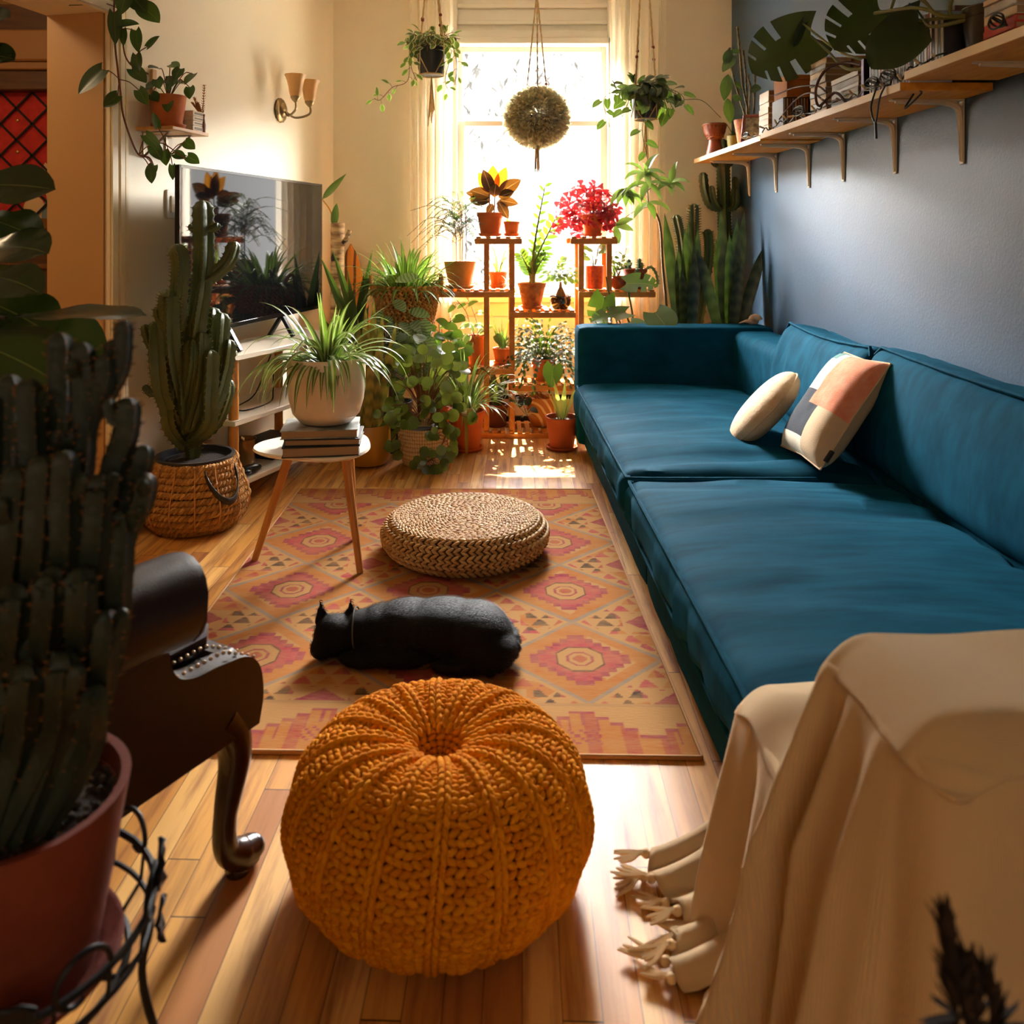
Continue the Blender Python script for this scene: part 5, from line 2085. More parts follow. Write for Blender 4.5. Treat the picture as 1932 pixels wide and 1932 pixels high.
m_green = LEAF('mid_green_leaf', (52, 82, 36), (84, 112, 48), trans=0.3)
m_pothos = LEAF('pothos_leaf', (38, 62, 34), (66, 92, 44), stripe=(110, 120, 66), sw=(0.015, 0.04), trans=0.1, rough=0.3)
m_vari = LEAF('variegated_leaf', (56, 80, 44), (84, 104, 58), edge=(216, 206, 150), trans=0.3)
m_stem = M('green_stem', (92, 96, 40), 0.6)
m_bstem = M('brown_twig', (112, 62, 26), 0.7)
m_redleaf = LEAF('burgundy_leaf', (168, 22, 38), (96, 12, 34), trans=0.24, tcol=(255, 50, 40))
m_rubber = LEAF('rubber_plant_leaf', (40, 34, 26), (60, 52, 36), stripe=(196, 176, 140), sw=(0.02, 0.07), trans=0.03, tcol=(255, 150, 20), rough=0.3)
m_pale = LEAF('pale_glossy_leaf', (70, 92, 48), (118, 134, 82), trans=0.16, rough=0.3)
m_mons = LEAF('monstera_leaf', (40, 66, 30), (62, 92, 38), stripe=(110, 130, 60), sw=(0.012, 0.03), trans=0.2, rough=0.28)
m_mons_d = LEAF('dark_monstera_leaf', (26, 34, 18), (40, 50, 24), trans=0.08, rough=0.35)
m_zz = LEAF('zz_leaf', (48, 76, 28), (90, 112, 54), trans=0.14, rough=0.25)
m_cal = LEAF('calathea_leaf', (44, 66, 44), (60, 84, 52), mottle=(150, 166, 120), trans=0.22, rough=0.35)
m_pil = LEAF('pilea_leaf', (46, 70, 30), (84, 104, 40), trans=0.28, rough=0.22, tcol=(190, 200, 60))
m_snake = LEAF('snake_plant_leaf', (34, 46, 26), (46, 58, 32), mottle=(84, 96, 60), edge=None, trans=0.04, rough=0.4)
m_snake_y = LEAF('gold_edged_snake_leaf', (92, 88, 36), (120, 106, 40), mottle=(190, 160, 66), trans=0.15, rough=0.4)


def pot(name, label, cat, c, rt, rb, h, mat, **kw):
    r = thing(name, label, cat, c)
    z = pot_parts(r, c, rt, rb, h, mat, **kw)
    return r, Vector((c[0], c[1], z + 0.004))


def vine(sm, lm, pts, L, W, gap, rr, shape='heart', pet=0.035, r=0.0022, back=0.12, droop=0.5, up=(0, -0.75, 0.65), n=50, start=0.0):
    P = spl(pts, n)
    sm.tube(P, r, 5)
    ln = sum((q - p).length for p, q in zip(P, P[1:]))
    k = int(ln / gap)
    for i in range(k + 1):
        t = start + (1 - start) * (i + 0.4) / (k + 1)
        p = P[int(t * n)]
        d = (P[min(n, int(t * n) + 1)] - P[max(0, int(t * n) - 1)]).normalized()
        sg = 1 if i % 2 else -1
        side = d.cross(Vector((0, 1, 0)))
        side = side.normalized() if side.length > 0.05 else Vector((1, 0, 0))
        dirv = (side * sg * rr.uniform(0.5, 1.0) + d * 0.4 + Vector((rr.uniform(-0.3, 0.3), rr.uniform(-0.5, 0.1), rr.uniform(-0.2, 0.4)))).normalized()
        q = p + dirv * pet * rr.uniform(0.7, 1.2)
        sm.tube([p, (p + q) / 2 + Vector((0, 0, 0.004)), q], r * 0.6, 4)
        s = rr.uniform(0.75, 1.1)
        lm.leaf(q, dirv + Vector((0, -0.2, -0.5)), L * s, W * s, shape, droop, 0.12, up=(up[0] + rr.uniform(-0.3, 0.3), up[1], up[2]), n=8, cols=2, back=back)


def stand_plants():
    rr = random.Random(31)
    zt, zl, zr, zll, zlr = 1.1065, 0.8145, 0.7025, 0.3915, 0.3005
    # asparagus fern
    c = (-0.185, SM, zl)
    r, o = pot('asparagus_fern', 'feathery asparagus fern in a wide tan clay pot, left end of the stand', 'potted plant', c, 0.092, 0.062, 0.145, m_tanpot, rim=0, saucer=0.082)
    sm, lm = MB(), MB()
    for k, (dx, dy, hh) in enumerate(((-0.02, 0, 0.33), (0.01, 0.02, 0.36), (0.03, -0.02, 0.30), (0.0, 0.03, 0.24))):
        topp = o + Vector((dx - 0.03 + 0.015 * k, dy, hh))
        sm.tube(spl([o + Vector((dx, dy, -0.01)), o + Vector((dx * 1.2, dy, hh * 0.5)), topp], 12), 0.0028, 5)
        for f in range(13):
            a = f * 2.4 + k
            base = o + Vector((dx - 0.02, dy, hh * (0.45 + 0.55 * (f + 1) / 13)))
            ln = rr.uniform(0.15, 0.27)
            e = Vector((math.cos(a), math.sin(a) * 0.7, 0))
            P = spl([base, base + e * ln * 0.5 + Vector((0, 0, 0.045)), base + e * ln + Vector((0, 0, rr.uniform(-0.10, 0.03)))], 22)
            sm.tube(P, [0.0016] * 12 + [0.001] * 11, 4)
            for i in range(3, 23):
                t = i / 22
                d = (P[min(22, i + 1)] - P[i - 1]).normalized()
                sd = d.cross(Vector((0, 0, 1))).normalized()
                for sg in (1, -1):
                    l = 0.052 * (1.15 - t) * rr.uniform(0.7, 1.1)
                    dv = (sd * sg + d * 0.7 + Vector((0, 0, rr.uniform(-0.25, 0.05)))).normalized()
                    lm.leaf(P[i], dv, l, 0.006, 'blade', 0.3, 0, n=3)
                    for q in range(2):
                        lm.leaf(P[i] + dv * l * (0.3 + 0.35 * q), dv + d * (0.9 if q else -0.2) + Vector((0, 0, 0.3)), l * 0.45, 0.005, 'blade', 0.2, 0, n=2)
    sm.build('stems', m_bstem, r); lm.build('fronds', LEAF('fern_needles', (36, 62, 34), (62, 88, 52), trans=0.12), r)
    # small spider plant behind
    c = (0.03, SM + 0.05, zl)
    r, o = pot('spider_plant', 'small spider plant with dangling babies in terracotta, between tower posts', 'potted plant', c, 0.052, 0.038, 0.085, m_terra, saucer=0.05)
    lm, sm = MB(), MB()
    rosette(lm, o, 22, 0.20, 0.013, 'blade', (20, 80), (0.8, 2.4), 32, 0.02)
    for k in range(3):
        q = o + Vector((0.05 + 0.02 * k, -0.13, -0.05 - 0.03 * k))
        sm.tube(spl([o, o + Vector((0.03, -0.06, 0.06)), q], 12), 0.0015, 4)
        rosette(lm, q, 14, 0.06, 0.007, 'blade', (-30, 70), (0.5, 2.0), 33 + k, 0.005, seg=5)
    lm.build('leaves', m_spider, r); sm.build('runners', m_stem, r)
    # rubber plant
    c = (-0.015, SM - 0.01, zt)
    r, o = pot('rubber_plant', 'rubber plant with amber-lit big leaves in terracotta on the left tower', 'potted plant', c, 0.075, 0.052, 0.128, m_terra, saucer=0.066)
    sm, lm, ym = MB(), MB(), MB()
    sm.tube(spl([o, o + Vector((-0.005, 0, 0.06)), o + Vector((0.0, 0, 0.19))], 10), 0.005, 6)
    sm.tube(spl([o + Vector((0.02, 0, 0)), o + Vector((0.025, 0, 0.07)), o + Vector((0.03, 0, 0.16))], 10), 0.004, 6)
    for (px, py, dx, dz, dy, L, W) in ((928, 365, -0.55, 0.9, 0, .14, .062), (930, 368, 0.0, 1, 0.1, .17, .068), (936, 366, 0.35, 1, 0.1, .165, .06), (938, 368, 0.9, 0.62, -0.1, .16, .07), (925, 372, -0.9, 0.35, -0.1, .12, .06), (940, 372, 0.8, 0.3, -0.3, .10, .05),
                                         (926, 378, -1, -0.05, 0, .11, .045), (942, 378, 1, -0.15, -.1, .11, .045), (930, 384, -0.4, -0.7, -.3, .075, .036), (940, 380, 0.45, -0.75, -.3, .12, .05), (922, 380, -0.8, 0.15, .4, .13, .06), (928, 366, -0.35, 1, -0.3, .15, .06), (932, 372, 0.1, 0.75, -0.5, .09, .055), (936, 385, 0.8, 0.1, .4, .10, .05), (925, 372, -1, 0.25, 0.5, .16, .05)):
        (ym if (px, py) in ((928, 365), (930, 368), (936, 366)) and dz > 0.85 else lm).leaf(at(px, py, SM - 0.02), (dx, dy, dz), L, W * 1.2, 'oval', 0.15, 0.12, up=(0, -1, 0.15), n=10, cols=2)
    sm.build('stem', m_bstem, r); lm.build('leaves', m_rubber, r); ym.build('young_leaves', LEAF('amber_leaf', (150, 96, 20), (176, 112, 24), trans=0.2, tcol=(255, 160, 20), rough=0.3), r, 'amber-coloured upper leaves')
    # empty small pot
    c = (0.105, SM - 0.03, zt)
    r, o = pot('terracotta_pot', 'small terracotta pot with a tiny sprig beside the rubber plant', 'pot', c, 0.045, 0.034, 0.078, m_terra, saucer=0.044)
    lm = MB(); rosette(lm, o + Vector((-0.02, 0, 0)), 9, 0.035, 0.012, 'oval', (30, 80), (0.5, 2), 41, 0.01, seg=5); lm.build('sprig', m_green, r)
    # zz plant
    c = (0.218, SM - 0.03, zr)
    r, o = pot('zz_plant', 'tall ZZ plant with upright leafy stems in a stained terracotta pot', 'potted plant', c, 0.079, 0.050, 0.140, m_terra2, saucer=0.062)
    sm, lm = MB(), MB()
    for (px, py, wd) in ((1028, 352, .9), (1047, 415, 1.2), (983, 480, 1.0), (1012, 470, .8), (1030, 480, .8)):
        tip = at(px, py, SM - 0.03 + rr.uniform(-0.04, 0.04))
        P = spl([o + Vector((rr.uniform(-0.02, 0.02), 0, -0.01)), o.lerp(tip, 0.45) + Vector((-(tip.x - o.x) * 0.2, 0, 0.0)), tip], 24)
        sm.tube(P, [0.008 * (1 - 0.8 * i / 24) + 0.0012 for i in range(25)], 7)
        for i in range(9, 25):
            d = (P[min(24, i + 1)] - P[i - 1]).normalized()
            for sg in ((1,) if i % 2 else (-1,)):
                sdv = d.cross(Vector((0, 1, 0))).normalized() * sg + d * 0.8 + Vector((0, rr.uniform(-0.6, 0.3), 0))
                lm.leaf(P[i], sdv, 0.055 * wd * rr.uniform(0.8, 1.1), 0.027 * wd, 'oval', 0.3, 0.2, up=(0, -0.8, 0.6), n=6, cols=1)
    sm.build('stems', m_stem, r); lm.build('leaves', m_zz, r)
    # bonsai
    c = (0.378, SM - 0.04, zr)
    r = thing('bonsai', 'bonsai fig with fat bulbous roots in a glossy dark brown pot', 'bonsai', c)
    cc = Vector(c)
    b = MB(); b.lathe([(0.040, 0.0), (0.044, 0.006), (0.054, 0.03), (0.058, 0.05), (0.054, 0.062), (0.060, 0.068), (0.060, 0.074), (0.052, 0.074), (0.050, 0.062), (0.0, 0.062)], cc, 28, fn=lambda a, z: 1 + 0.05 * math.cos(4 * a)); b.build('pot', M('brown_glaze', (46, 26, 14), 0.12, spec=0.7), r)
    b = MB(); b.lathe([(0.051, 0.061), (0.03, 0.067), (0, 0.069)], cc, 20); b.build('soil', m_soil, r)
    b = MB()
    for (dx, w) in ((-0.014, 0.013), (0.012, 0.015), (0.0, 0.016)):
        b.tube(spl([cc + Vector((dx * 1.6, -0.005, 0.062)), cc + Vector((dx, 0, 0.09)), cc + Vector((0, 0, 0.125)), cc + Vector((0.0, 0, 0.15))], 14), [w * (1 - 0.65 * i / 14) for i in range(15)], 8)
    b.build('trunk', M('bonsai_bark', (176, 122, 70), 0.7, rgb2=(120, 74, 36), vscale=30), r)
    lm = MB()
    for i in range(150):
        a, e = rr.uniform(0, 2 * PI), rr.uniform(-0.5, 1.4)
        v = Vector((math.cos(a) * math.cos(e), math.sin(a) * math.cos(e), math.sin(e) * 0.75)) * rr.uniform(0.03, 0.10)
        lm.leaf(cc + Vector((0, 0, 0.19)) + v, v.normalized() + Vector((0, -0.3, -0.5)), 0.036, 0.021, 'oval', 0.8, 0.15, up=(0, -0.6, 0.8), n=5)
    lm.build('leaves', LEAF('bonsai_leaf', (46, 70, 32), (116, 132, 82), trans=0.15, rough=0.25), r)
    # christmas cactus
    c = (0.288, SM - 0.02, zlr)
    r, o = pot('christmas_cactus', 'bushy Christmas cactus spilling over its terracotta pot under the ZZ plant', 'potted plant', c, 0.074, 0.05, 0.125, m_terra)
    lm = MB()
    for i in range(200):
        a = rr.uniform(0, 2 * PI)
        e = rr.uniform(0.0, 1.45)
        d = Vector((math.cos(a) * math.cos(e), math.sin(a) * math.cos(e) * 0.75, math.sin(e)))
        p = o + Vector((d.x * 0.03, d.y * 0.03, 0))
        for s in range(8):
            q = lm.leaf(p, d, 0.027, 0.015, 'obov', 0.1, 0.12, up=(rr.uniform(-0.4, 0.4), -0.6, 0.6), n=3)
            p = q
            d = (d + Vector((rr.uniform(-0.12, 0.12), rr.uniform(-0.12, 0.12), -0.15 - 0.05 * s))).normalized()
    lm.build('segments', LEAF('christmas_cactus_leaf', (44, 58, 34), (84, 94, 54), trans=0.1, rough=0.6), r)
    # pothos pot on the lower left shelf
    c = (-0.085, SM - 0.02, zll)
    r, o = pot('pothos', 'variegated pothos climbing from a rounded terracotta jar on the lower left shelf', 'potted plant', c, 0.062, 0.052, 0.16, m_terra, rim=0.18, round_=0.0)
    sm, lm = MB(), MB()
    vine(sm, lm, [o, at(890, 625, SM), at(880, 590, SM - 0.03), at(862, 566, SM - 0.05)], 0.075, 0.055, 0.05, rr)
    vine(sm, lm, [o, at(900, 610, SM), at(888, 575, SM), at(880, 560, SM)], 0.07, 0.05, 0.05, rr)
    vine(sm, lm, [o, o + Vector((-0.03, -0.06, 0.04)), at(896, 650, SM - 0.12)], 0.075, 0.055, 0.06, rr)
    vine(sm, lm, [o, at(872, 630, SM - 0.02), at(850, 605, SM - 0.04)], 0.07, 0.05, 0.05, rr)
    sm.build('stems', m_bstem, r); lm.build('leaves', m_vari, r)
    # aloe pot beside it
    c = (0.050, SM - 0.03, zll)
    r, o = pot('aloe', 'small aloe with thin upright leaves in terracotta beside the pothos jar', 'potted plant', c, 0.050, 0.036, 0.085, m_terra, saucer=0.048)
    lm = MB(); rosette(lm, o, 16, 0.13, 0.012, 'lance', (45, 88), (0.0, 0.5), 51, 0.02, 0.5); rosette(lm, o, 4, 0.22, 0.012, 'lance', (60, 85), (0, 0.3), 52, 0.01)
    lm.leaf(at(934, 632, SM - 0.08), (0.7, -0.3, -0.7), 0.095, 0.055, 'heart', 0.3, 0.1, up=(0, -0.8, 0.5), n=8, cols=2)
    lm.build('leaves', m_pale, r)
    # zebra pot on the base
    c = (0.272, SM + 0.0, 0.0385)
    r = thing('striped_planter', 'ochre planter with cream zebra stripes on the stand base, thin vine', 'potted plant', c)
    t = NT('zebra_glaze')
    w = t.n('ShaderNodeTexWave', {'bands_direction': 'DIAGONAL'}, Vector=t.coord(), Scale=11.0, Distortion=3.0, Detail=0.5)
    w.inputs['Detail Scale'].default_value = 1.0
    t.set(t.b, 'Base Color', t.mix(t.ramp(w.outputs[1], 0.70, 0.78), lin((176, 106, 34)), lin((226, 190, 128))))
    t.b.inputs['Roughness'].default_value = 0.5
    cc = Vector(c)
    b = MB(); b.lathe([(0.045, 0.0), (0.058, 0.012), (0.075, 0.06), (0.082, 0.12), (0.083, 0.165), (0.080, 0.168), (0.077, 0.165), (0.075, 0.14)], cc, 36); b.build('planter', t.m, r)
    b = MB(); b.lathe([(0.076, 0.138), (0.03, 0.144), (0, 0.145)], cc, 20); b.build('soil', m_soil, r)
    sm, lm = MB(), MB()
    o = cc + Vector((0, 0, 0.144))
    vine(sm, lm, [o, at(1000, 740, SM - 0.05), at(985, 755, SM - 0.1), at(998, 790, SM - 0.13)], 0.055, 0.04, 0.09, rr)
    vine(sm, lm, [o + Vector((0.02, 0, 0)), at(1015, 735, SM - 0.02), at(1022, 742, SM - 0.03)], 0.04, 0.03, 0.08, rr)
    vine(sm, lm, [o, at(990, 748, SM - 0.08), at(972, 745, SM - 0.12), at(976, 765, SM - 0.14)], 0.05, 0.04, 0.08, rr)
    sm.build('stems', m_bstem, r); lm.build('leaves', m_mons_d, r)
    # oxalis
    c = (0.558, SM - 0.02, zt)
    r, o = pot('oxalis', 'red-purple oxalis overflowing a terracotta pot on the right tower', 'potted plant', c, 0.068, 0.046, 0.115, m_terra, saucer=0.056)
    sm, lm = MB(), MB()
    for i in range(150):
        a = rr.uniform(0, 2 * PI)
        e = rr.uniform(-0.35, 1.35)
        d = Vector((math.cos(a) * math.cos(e), math.sin(a) * math.cos(e) * 0.8, math.sin(e)))
        L = rr.uniform(0.10, 0.20)
        tip = o + d * L + Vector((-0.02, 0, 0.0))
        if i > 132:
            tip.z -= 0.08
        sm.tube(spl([o, o + Vector((d.x * L * 0.4, d.y * L * 0.4, L * 0.5)), tip], 6), 0.001, 3)
        ax = Vector((rr.uniform(-0.6, 0.6), -0.5, rr.uniform(0.1, 1))).normalized()
        u0 = ax.orthogonal().normalized()
        for k in range(3):
            q = Matrix.Rotation(k * 2 * PI / 3 + i, 3, ax) @ u0
            lm.leaf(tip, q + Vector((0, 0, -0.3)), 0.036, 0.048, 'tri', 0.3, -0.25, up=ax, n=4)
    sm.build('stalks', M('pink_stalk', (206, 120, 70), 0.6), r); lm.build('leaves', m_redleaf, r)
    # mottled orange pot, urn, brown pot on the right shelf
    c = (0.568, SM - 0.02, zl)
    r, o = pot('peperomia', 'round-leaved peperomia in a speckled orange straight-sided pot, inside the right tower', 'potted plant', c, 0.053, 0.050, 0.128, M('speckled_orange_glaze', (206, 84, 28), 0.3, rgb2=(150, 48, 16), vscale=70), rim=0)
    sm, lm = MB(), MB()
    for i in range(11):
        a = i * 2.4
        tip = o + Vector((math.cos(a) * rr.uniform(0.02, 0.06), math.sin(a) * 0.04, rr.uniform(0.05, 0.13)))
        sm.tube([o, tip], 0.0013, 4)
        lm.leaf(tip, (math.cos(a), -0.5, 0.0), 0.042, 0.036, 'round', 0.6, 0.1, up=(0, -0.8, 0.6), n=6, cols=1)
    sm.build('stems', m_stem, r); lm.build('leaves', m_pale, r)
    c = (0.700, SM - 0.05, zl)
    r = thing('jade_plant', 'little jade plant in a glossy round-bellied brown urn, right shelf', 'potted plant', c)
    cc = Vector(c)
    b = MB(); b.lathe([(0.026, 0), (0.040, 0.014), (0.046, 0.035), (0.042, 0.056), (0.036, 0.064), (0.042, 0.072), (0.036, 0.072), (0.034, 0.06), (0, 0.06)], cc, 26); b.build('urn', M('brown_glazed_urn', (140, 56, 22), 0.15), r)
    sm, lm = MB(), MB()
    for i in range(7):
        a = i * 2.4
        P = spl([cc + Vector((0, 0, 0.06)), cc + Vector((math.cos(a) * 0.02, math.sin(a) * 0.02, 0.12)), cc + Vector((math.cos(a) * 0.05, math.sin(a) * 0.04, 0.13 + 0.02 * i))], 10)
        sm.tube(P, 0.002, 5)
        for k in (4, 6, 8, 10):
            lm.leaf(P[k], (rr.uniform(-1, 1), rr.uniform(-1, 0.5), 0.3), 0.036, 0.023, 'obov', 0.4, 0.1, up=(0, -0.7, 0.7), n=5)
    rosette(lm, cc + Vector((-0.02, 0, 0.06)), 8, 0.075, 0.014, 'lance', (40, 85), (0.1, 0.7), 61, 0.01)
    sm.build('stems', m_bstem, r); lm.build('leaves', m_pale, r)
    c = (0.797, SM - 0.02, zl)
    r, o = pot('cactus_cutting', 'dark terracotta pot of small knobbly cacti at the right end of the stand', 'potted plant', c, 0.068, 0.048, 0.105, M('brown_clay', (150, 70, 34), 0.7, rgb2=(126, 54, 26)), saucer=0.056)
    s, sp = MB(), MB()
    for (dx, dy, h) in ((-0.03, 0, 0.065), (0.02, -0.01, 0.07), (-0.042, 0.02, 0.04), (0.035, 0.015, 0.045)):
        column(s, sp, [o + Vector((dx, dy, -0.01)), o + Vector((dx * 1.1, dy, h * 0.5)), o + Vector((dx * 1.2, dy, h))], 0.014, 5, n=9, scal=0.2)
    column(s, sp, [o + Vector((0, -0.05, 0.0)), o + Vector((0.0, -0.072, 0.01)), o + Vector((0.0, -0.078, -0.03)), o + Vector((0.002, -0.076, -0.09))], 0.009, 5, n=14, scal=0.15)
    column(s, sp, [o + Vector((0.05, 0, 0.0)), o + Vector((0.09, 0, 0.02)), o + Vector((0.12, 0, -0.02)), o + Vector((0.13, 0, -0.08))], 0.008, 5, n=14, scal=0.2)
    s.build('stems', M('green_cactus', (74, 106, 66), 0.5), r); sp.build('spines', m_spine, r)
    # terracotta pot with pale bulbs beside the sofa
    c = (0.360, 4.42, 0)
    r, o = pot('calla_lily', 'pale-stemmed plant with one big heart leaf in terracotta by the sofa arm', 'potted plant', c, 0.088, 0.060, 0.165, M('red_terracotta', (176, 82, 40), 0.7, rgb2=(156, 66, 30)), saucer=0.082, rim=0.14)
    sm, lm = MB(), MB()
    P = spl([o + Vector((-0.02, 0, 0)), at(1052, 750, 4.42), at(1042, 722, 4.40)], 12)
    sm.tube(P, 0.005, 6)
    lm.leaf(at(1044, 690, 4.40), (-0.15, -0.35, -1), 0.115, 0.105, 'heart', 0.2, 0.15, up=(0, -1, 0.1), n=10, cols=3, back=0.2, wave=0.02)
    sm.tube(spl([P[-1], at(1046, 704, 4.40), at(1044, 690, 4.40)], 6), 0.004, 5)
    lm2 = MB()
    for i in range(9):
        a = i * 2.4
        lm2.leaf(o + Vector((math.cos(a), math.sin(a), 0)) * 0.02, (math.cos(a) * 0.35, math.sin(a) * 0.3, 1), rr.uniform(0.10, 0.26), 0.026, 'lance', 0.3, 0.5, n=8)
    sm.build('stems', M('pale_green_stem', (200, 190, 120), 0.5), r); lm.build('leaf', m_mons, r); lm2.build('shoots', LEAF('pale_shoot', (198, 190, 120), (170, 176, 90), trans=0.3), r)
    # dark pot in the shade under the left tower
    c = (0.02, SM + 0.0, 0.0385)
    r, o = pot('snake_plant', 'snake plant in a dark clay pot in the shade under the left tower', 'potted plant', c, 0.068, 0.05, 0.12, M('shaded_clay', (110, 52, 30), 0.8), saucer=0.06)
    lm = MB()
    for i in range(7):
        a = i * 2.4
        lm.leaf(o + Vector((math.cos(a) * 0.02, math.sin(a) * 0.02, 0)), (math.cos(a) * 0.35, math.sin(a) * 0.3, 1), rr.uniform(0.14, 0.21), 0.04, 'sword', 0.1, 0.4, n=8, cols=1)
    lm.build('leaves', m_snake, r)


stand_plants()


# ------------------------------------------------------------------ plants massed on the floor, left of the stand
def floor_plants():
    rr = random.Random(77)
    # stool and basket with a spreading spider plant
    c0 = Vector((-0.474, 4.64, 0))
    r = thing('plant_stool', 'dark wooden stool hidden under the spider plant basket', 'stool', c0)
    b = MB(); b.lathe([(0.0, 0.43), (0.13, 0.43), (0.135, 0.44), (0.13, 0.455), (0.0, 0.455)], c0, 28); b.build('seat', m_brown, r)
    for k in range(4):
        a = PI / 4 + k * PI / 2
        b = MB(); b.tube([c0 + Vector((math.cos(a) * 0.13, math.sin(a) * 0.13, 0)), c0 + Vector((math.cos(a) * 0.09, math.sin(a) * 0.09, 0.432))], 0.013, 8); b.build('leg', m_brown, r)
    c = c0 + Vector((0, 0, 0.456))
    bk = thing('handled_basket', 'braided basket with loop handle, straw above and black-white below', 'basket', c)
    top, bot, hd = MB(), MB(), MB()
    prof = []
    for i in range(19):
        t = i / 18
        prof.append((0.105 + 0.078 * t ** 0.8, 0.008 + 0.366 * t))
    for j, (rad, z) in enumerate(prof):
        n = int(2 * PI * rad / 0.028)
        tgt = bot if j < 7 else top
        for i in range(n):
            a = 2 * PI * (i + 0.5 * (j % 2)) / n
            e = Vector((math.cos(a), math.sin(a), 0))
            tg = Vector((-math.sin(a), math.cos(a), 0))
            for sg in (1, -1):
                ax = (tg + Vector((0, 0, 0.7 * sg))).normalized()
                m = Matrix((ax, e.cross(ax), e)).transposed()
                tgt.ell(c + e * rad + Vector((0, 0, z + 0.005 * sg)), 0.0185, 0.0075, 0.0075, m, 6, 5, mi=(1 if (tgt is bot and i % 2) else 0))
    core = MB(); core.lathe([(0, 0.003), (0.10, 0.003), (0.175, 0.36), (0.17, 0.36), (0.16, 0.30), (0, 0.30)], c, 32)
    ms = M('basket_straw', (204, 146, 66), 0.7, rgb2=(166, 106, 40), isl=True)
    core.build('lining', M('basket_core', (90, 54, 24), 0.9), bk)
    top.build('upper_weave', ms, bk)
    bot.build('lower_weave', [M('black_straw', (34, 32, 32), 0.7), M('white_straw', (190, 180, 160), 0.7)], bk, 'black and white woven lower part')
    for a0 in (PI + 0.15, 0.15):
        hd = MB()
        e = Vector((math.cos(a0), math.sin(a0), 0))
        tg = Vector((-math.sin(a0), math.cos(a0), 0))
        P = spl([c + e * 0.184 - tg * 0.05 + Vector((0, 0, 0.33)), c + e * 0.19 - tg * 0.045 + Vector((0, 0, 0.40)), c + e * 0.19 + Vector((0, 0, 0.435)), c + e * 0.19 + tg * 0.045 + Vector((0, 0, 0.40)), c + e * 0.184 + tg * 0.05 + Vector((0, 0, 0.33))], 24)
        hd.tube(P, 0.011, 8)
        hd.build('handle', ms, bk)
    r = thing('spider_plant', 'wide green spider plant filling the braided handled basket, left of the window', 'potted plant', c + Vector((0, 0, 0.301)))
    b = MB(); b.lathe([(0.10, 0.301), (0.15, 0.301), (0.152, 0.33), (0, 0.335)], c, 24); b.build('soil', m_soil, r)
    lm = MB()
    o = c + Vector((0, 0, 0.335))
    rosette(lm, o, 140, 0.31, 0.025, 'blade', (15, 82), (1.2, 2.9), 71, 0.12, 0.35, 10)
    lm.leaf(o, (-0.9, 0, 0.55), 0.33, 0.016, 'blade', 0.6, 0.3, n=9)
    lm.leaf(o, (-0.9, 0, 0.35), 0.34, 0.016, 'blade', 0.3, 0.3, n=9)
    lm.leaf(o, (0.85, 0, 0.8), 0.28, 0.026, 'blade', 0.4, 0.3, n=9)
    lm.build('leaves', m_spider2, r)
    # gold pot with tall snake plant
    c = Vector((-0.612, 4.13, 0))
    r = thing('snake_plant', 'tall gold-edged snake plant in a rounded mustard-gold pot behind the side table', 'potted plant', c)
    b = MB(); b.lathe([(0.07, 0.0), (0.095, 0.012), (0.112, 0.05), (0.116, 0.11), (0.112, 0.17), (0.106, 0.20), (0.103, 0.20), (0.101, 0.17)], c, 40); b.build('pot', M('mustard_gold_glaze', (176, 122, 36), 0.25, spec=0.6), r)
    b = MB(); b.lathe([(0.102, 0.168), (0.05, 0.176), (0, 0.178)], c, 24); b.build('soil', m_soil, r)
    lm = MB()
    for (px, py, w, dd) in ((690, 575, 0.045, 0.0), (706, 562, 0.045, 0.03), (722, 590, 0.042, -0.02), (748, 605, 0.040, 0.0), (675, 600, 0.04, 0.04), (738, 640, 0.04, 0.03), (700, 640, 0.04, -0.04), (664, 640, 0.036, 0.0), (716, 610, 0.04, 0.05)):
        tip = at(px, py, 4.13 + dd)
        bs = c + Vector(((tip.x - c.x) * 0.35, dd * 0.7, 0.17))
        d = tip - bs
        lm.leaf(bs, d, d.length, w, 'sword', 0.0, 0.35, up=(0.1, -1, 0), n=14, cols=1, wave=0.0)
    lm.build('leaves', m_snake_y, r)
    # pilea
    c = Vector((-0.335, 4.13, 0))
    t = NT('patterned_cream_planter')
    uv = t.n('ShaderNodeTexCoord').outputs['UV']
    mp = t.n('ShaderNodeMapping', Vector=uv); mp.inputs['Scale'].default_value = (66, 26, 1)
    v = t.n('ShaderNodeTexVoronoi', {'feature': 'F1'}, Vector=mp.outputs[0], Scale=1.0, Randomness=0.15)
    t.set(t.b, 'Base Color', t.mix(t.ramp(v.outputs[0], 0.42, 0.5), lin((216, 186, 140)), lin((172, 128, 78))))
    t.b.inputs['Roughness'].default_value = 0.8
    t.bump(v.outputs[0], 0.004, 0.5)
    r = thing('pilea', 'round-leaved pilea trailing over a cream patterned planter on the floor', 'potted plant', c)
    b = MB(); b.lathe([(0.085, 0.0), (0.100, 0.008), (0.112, 0.04), (0.125, 0.12), (0.131, 0.185), (0.129, 0.192), (0.124, 0.19), (0.121, 0.16)], c, 44); b.build('planter', t.m, r)
    b = MB(); b.lathe([(0.122, 0.158), (0.06, 0.166), (0, 0.168)], c, 24); b.build('soil', m_soil, r)
    sm, lm = MB(), MB()
    o = c + Vector((0, 0, 0.165))
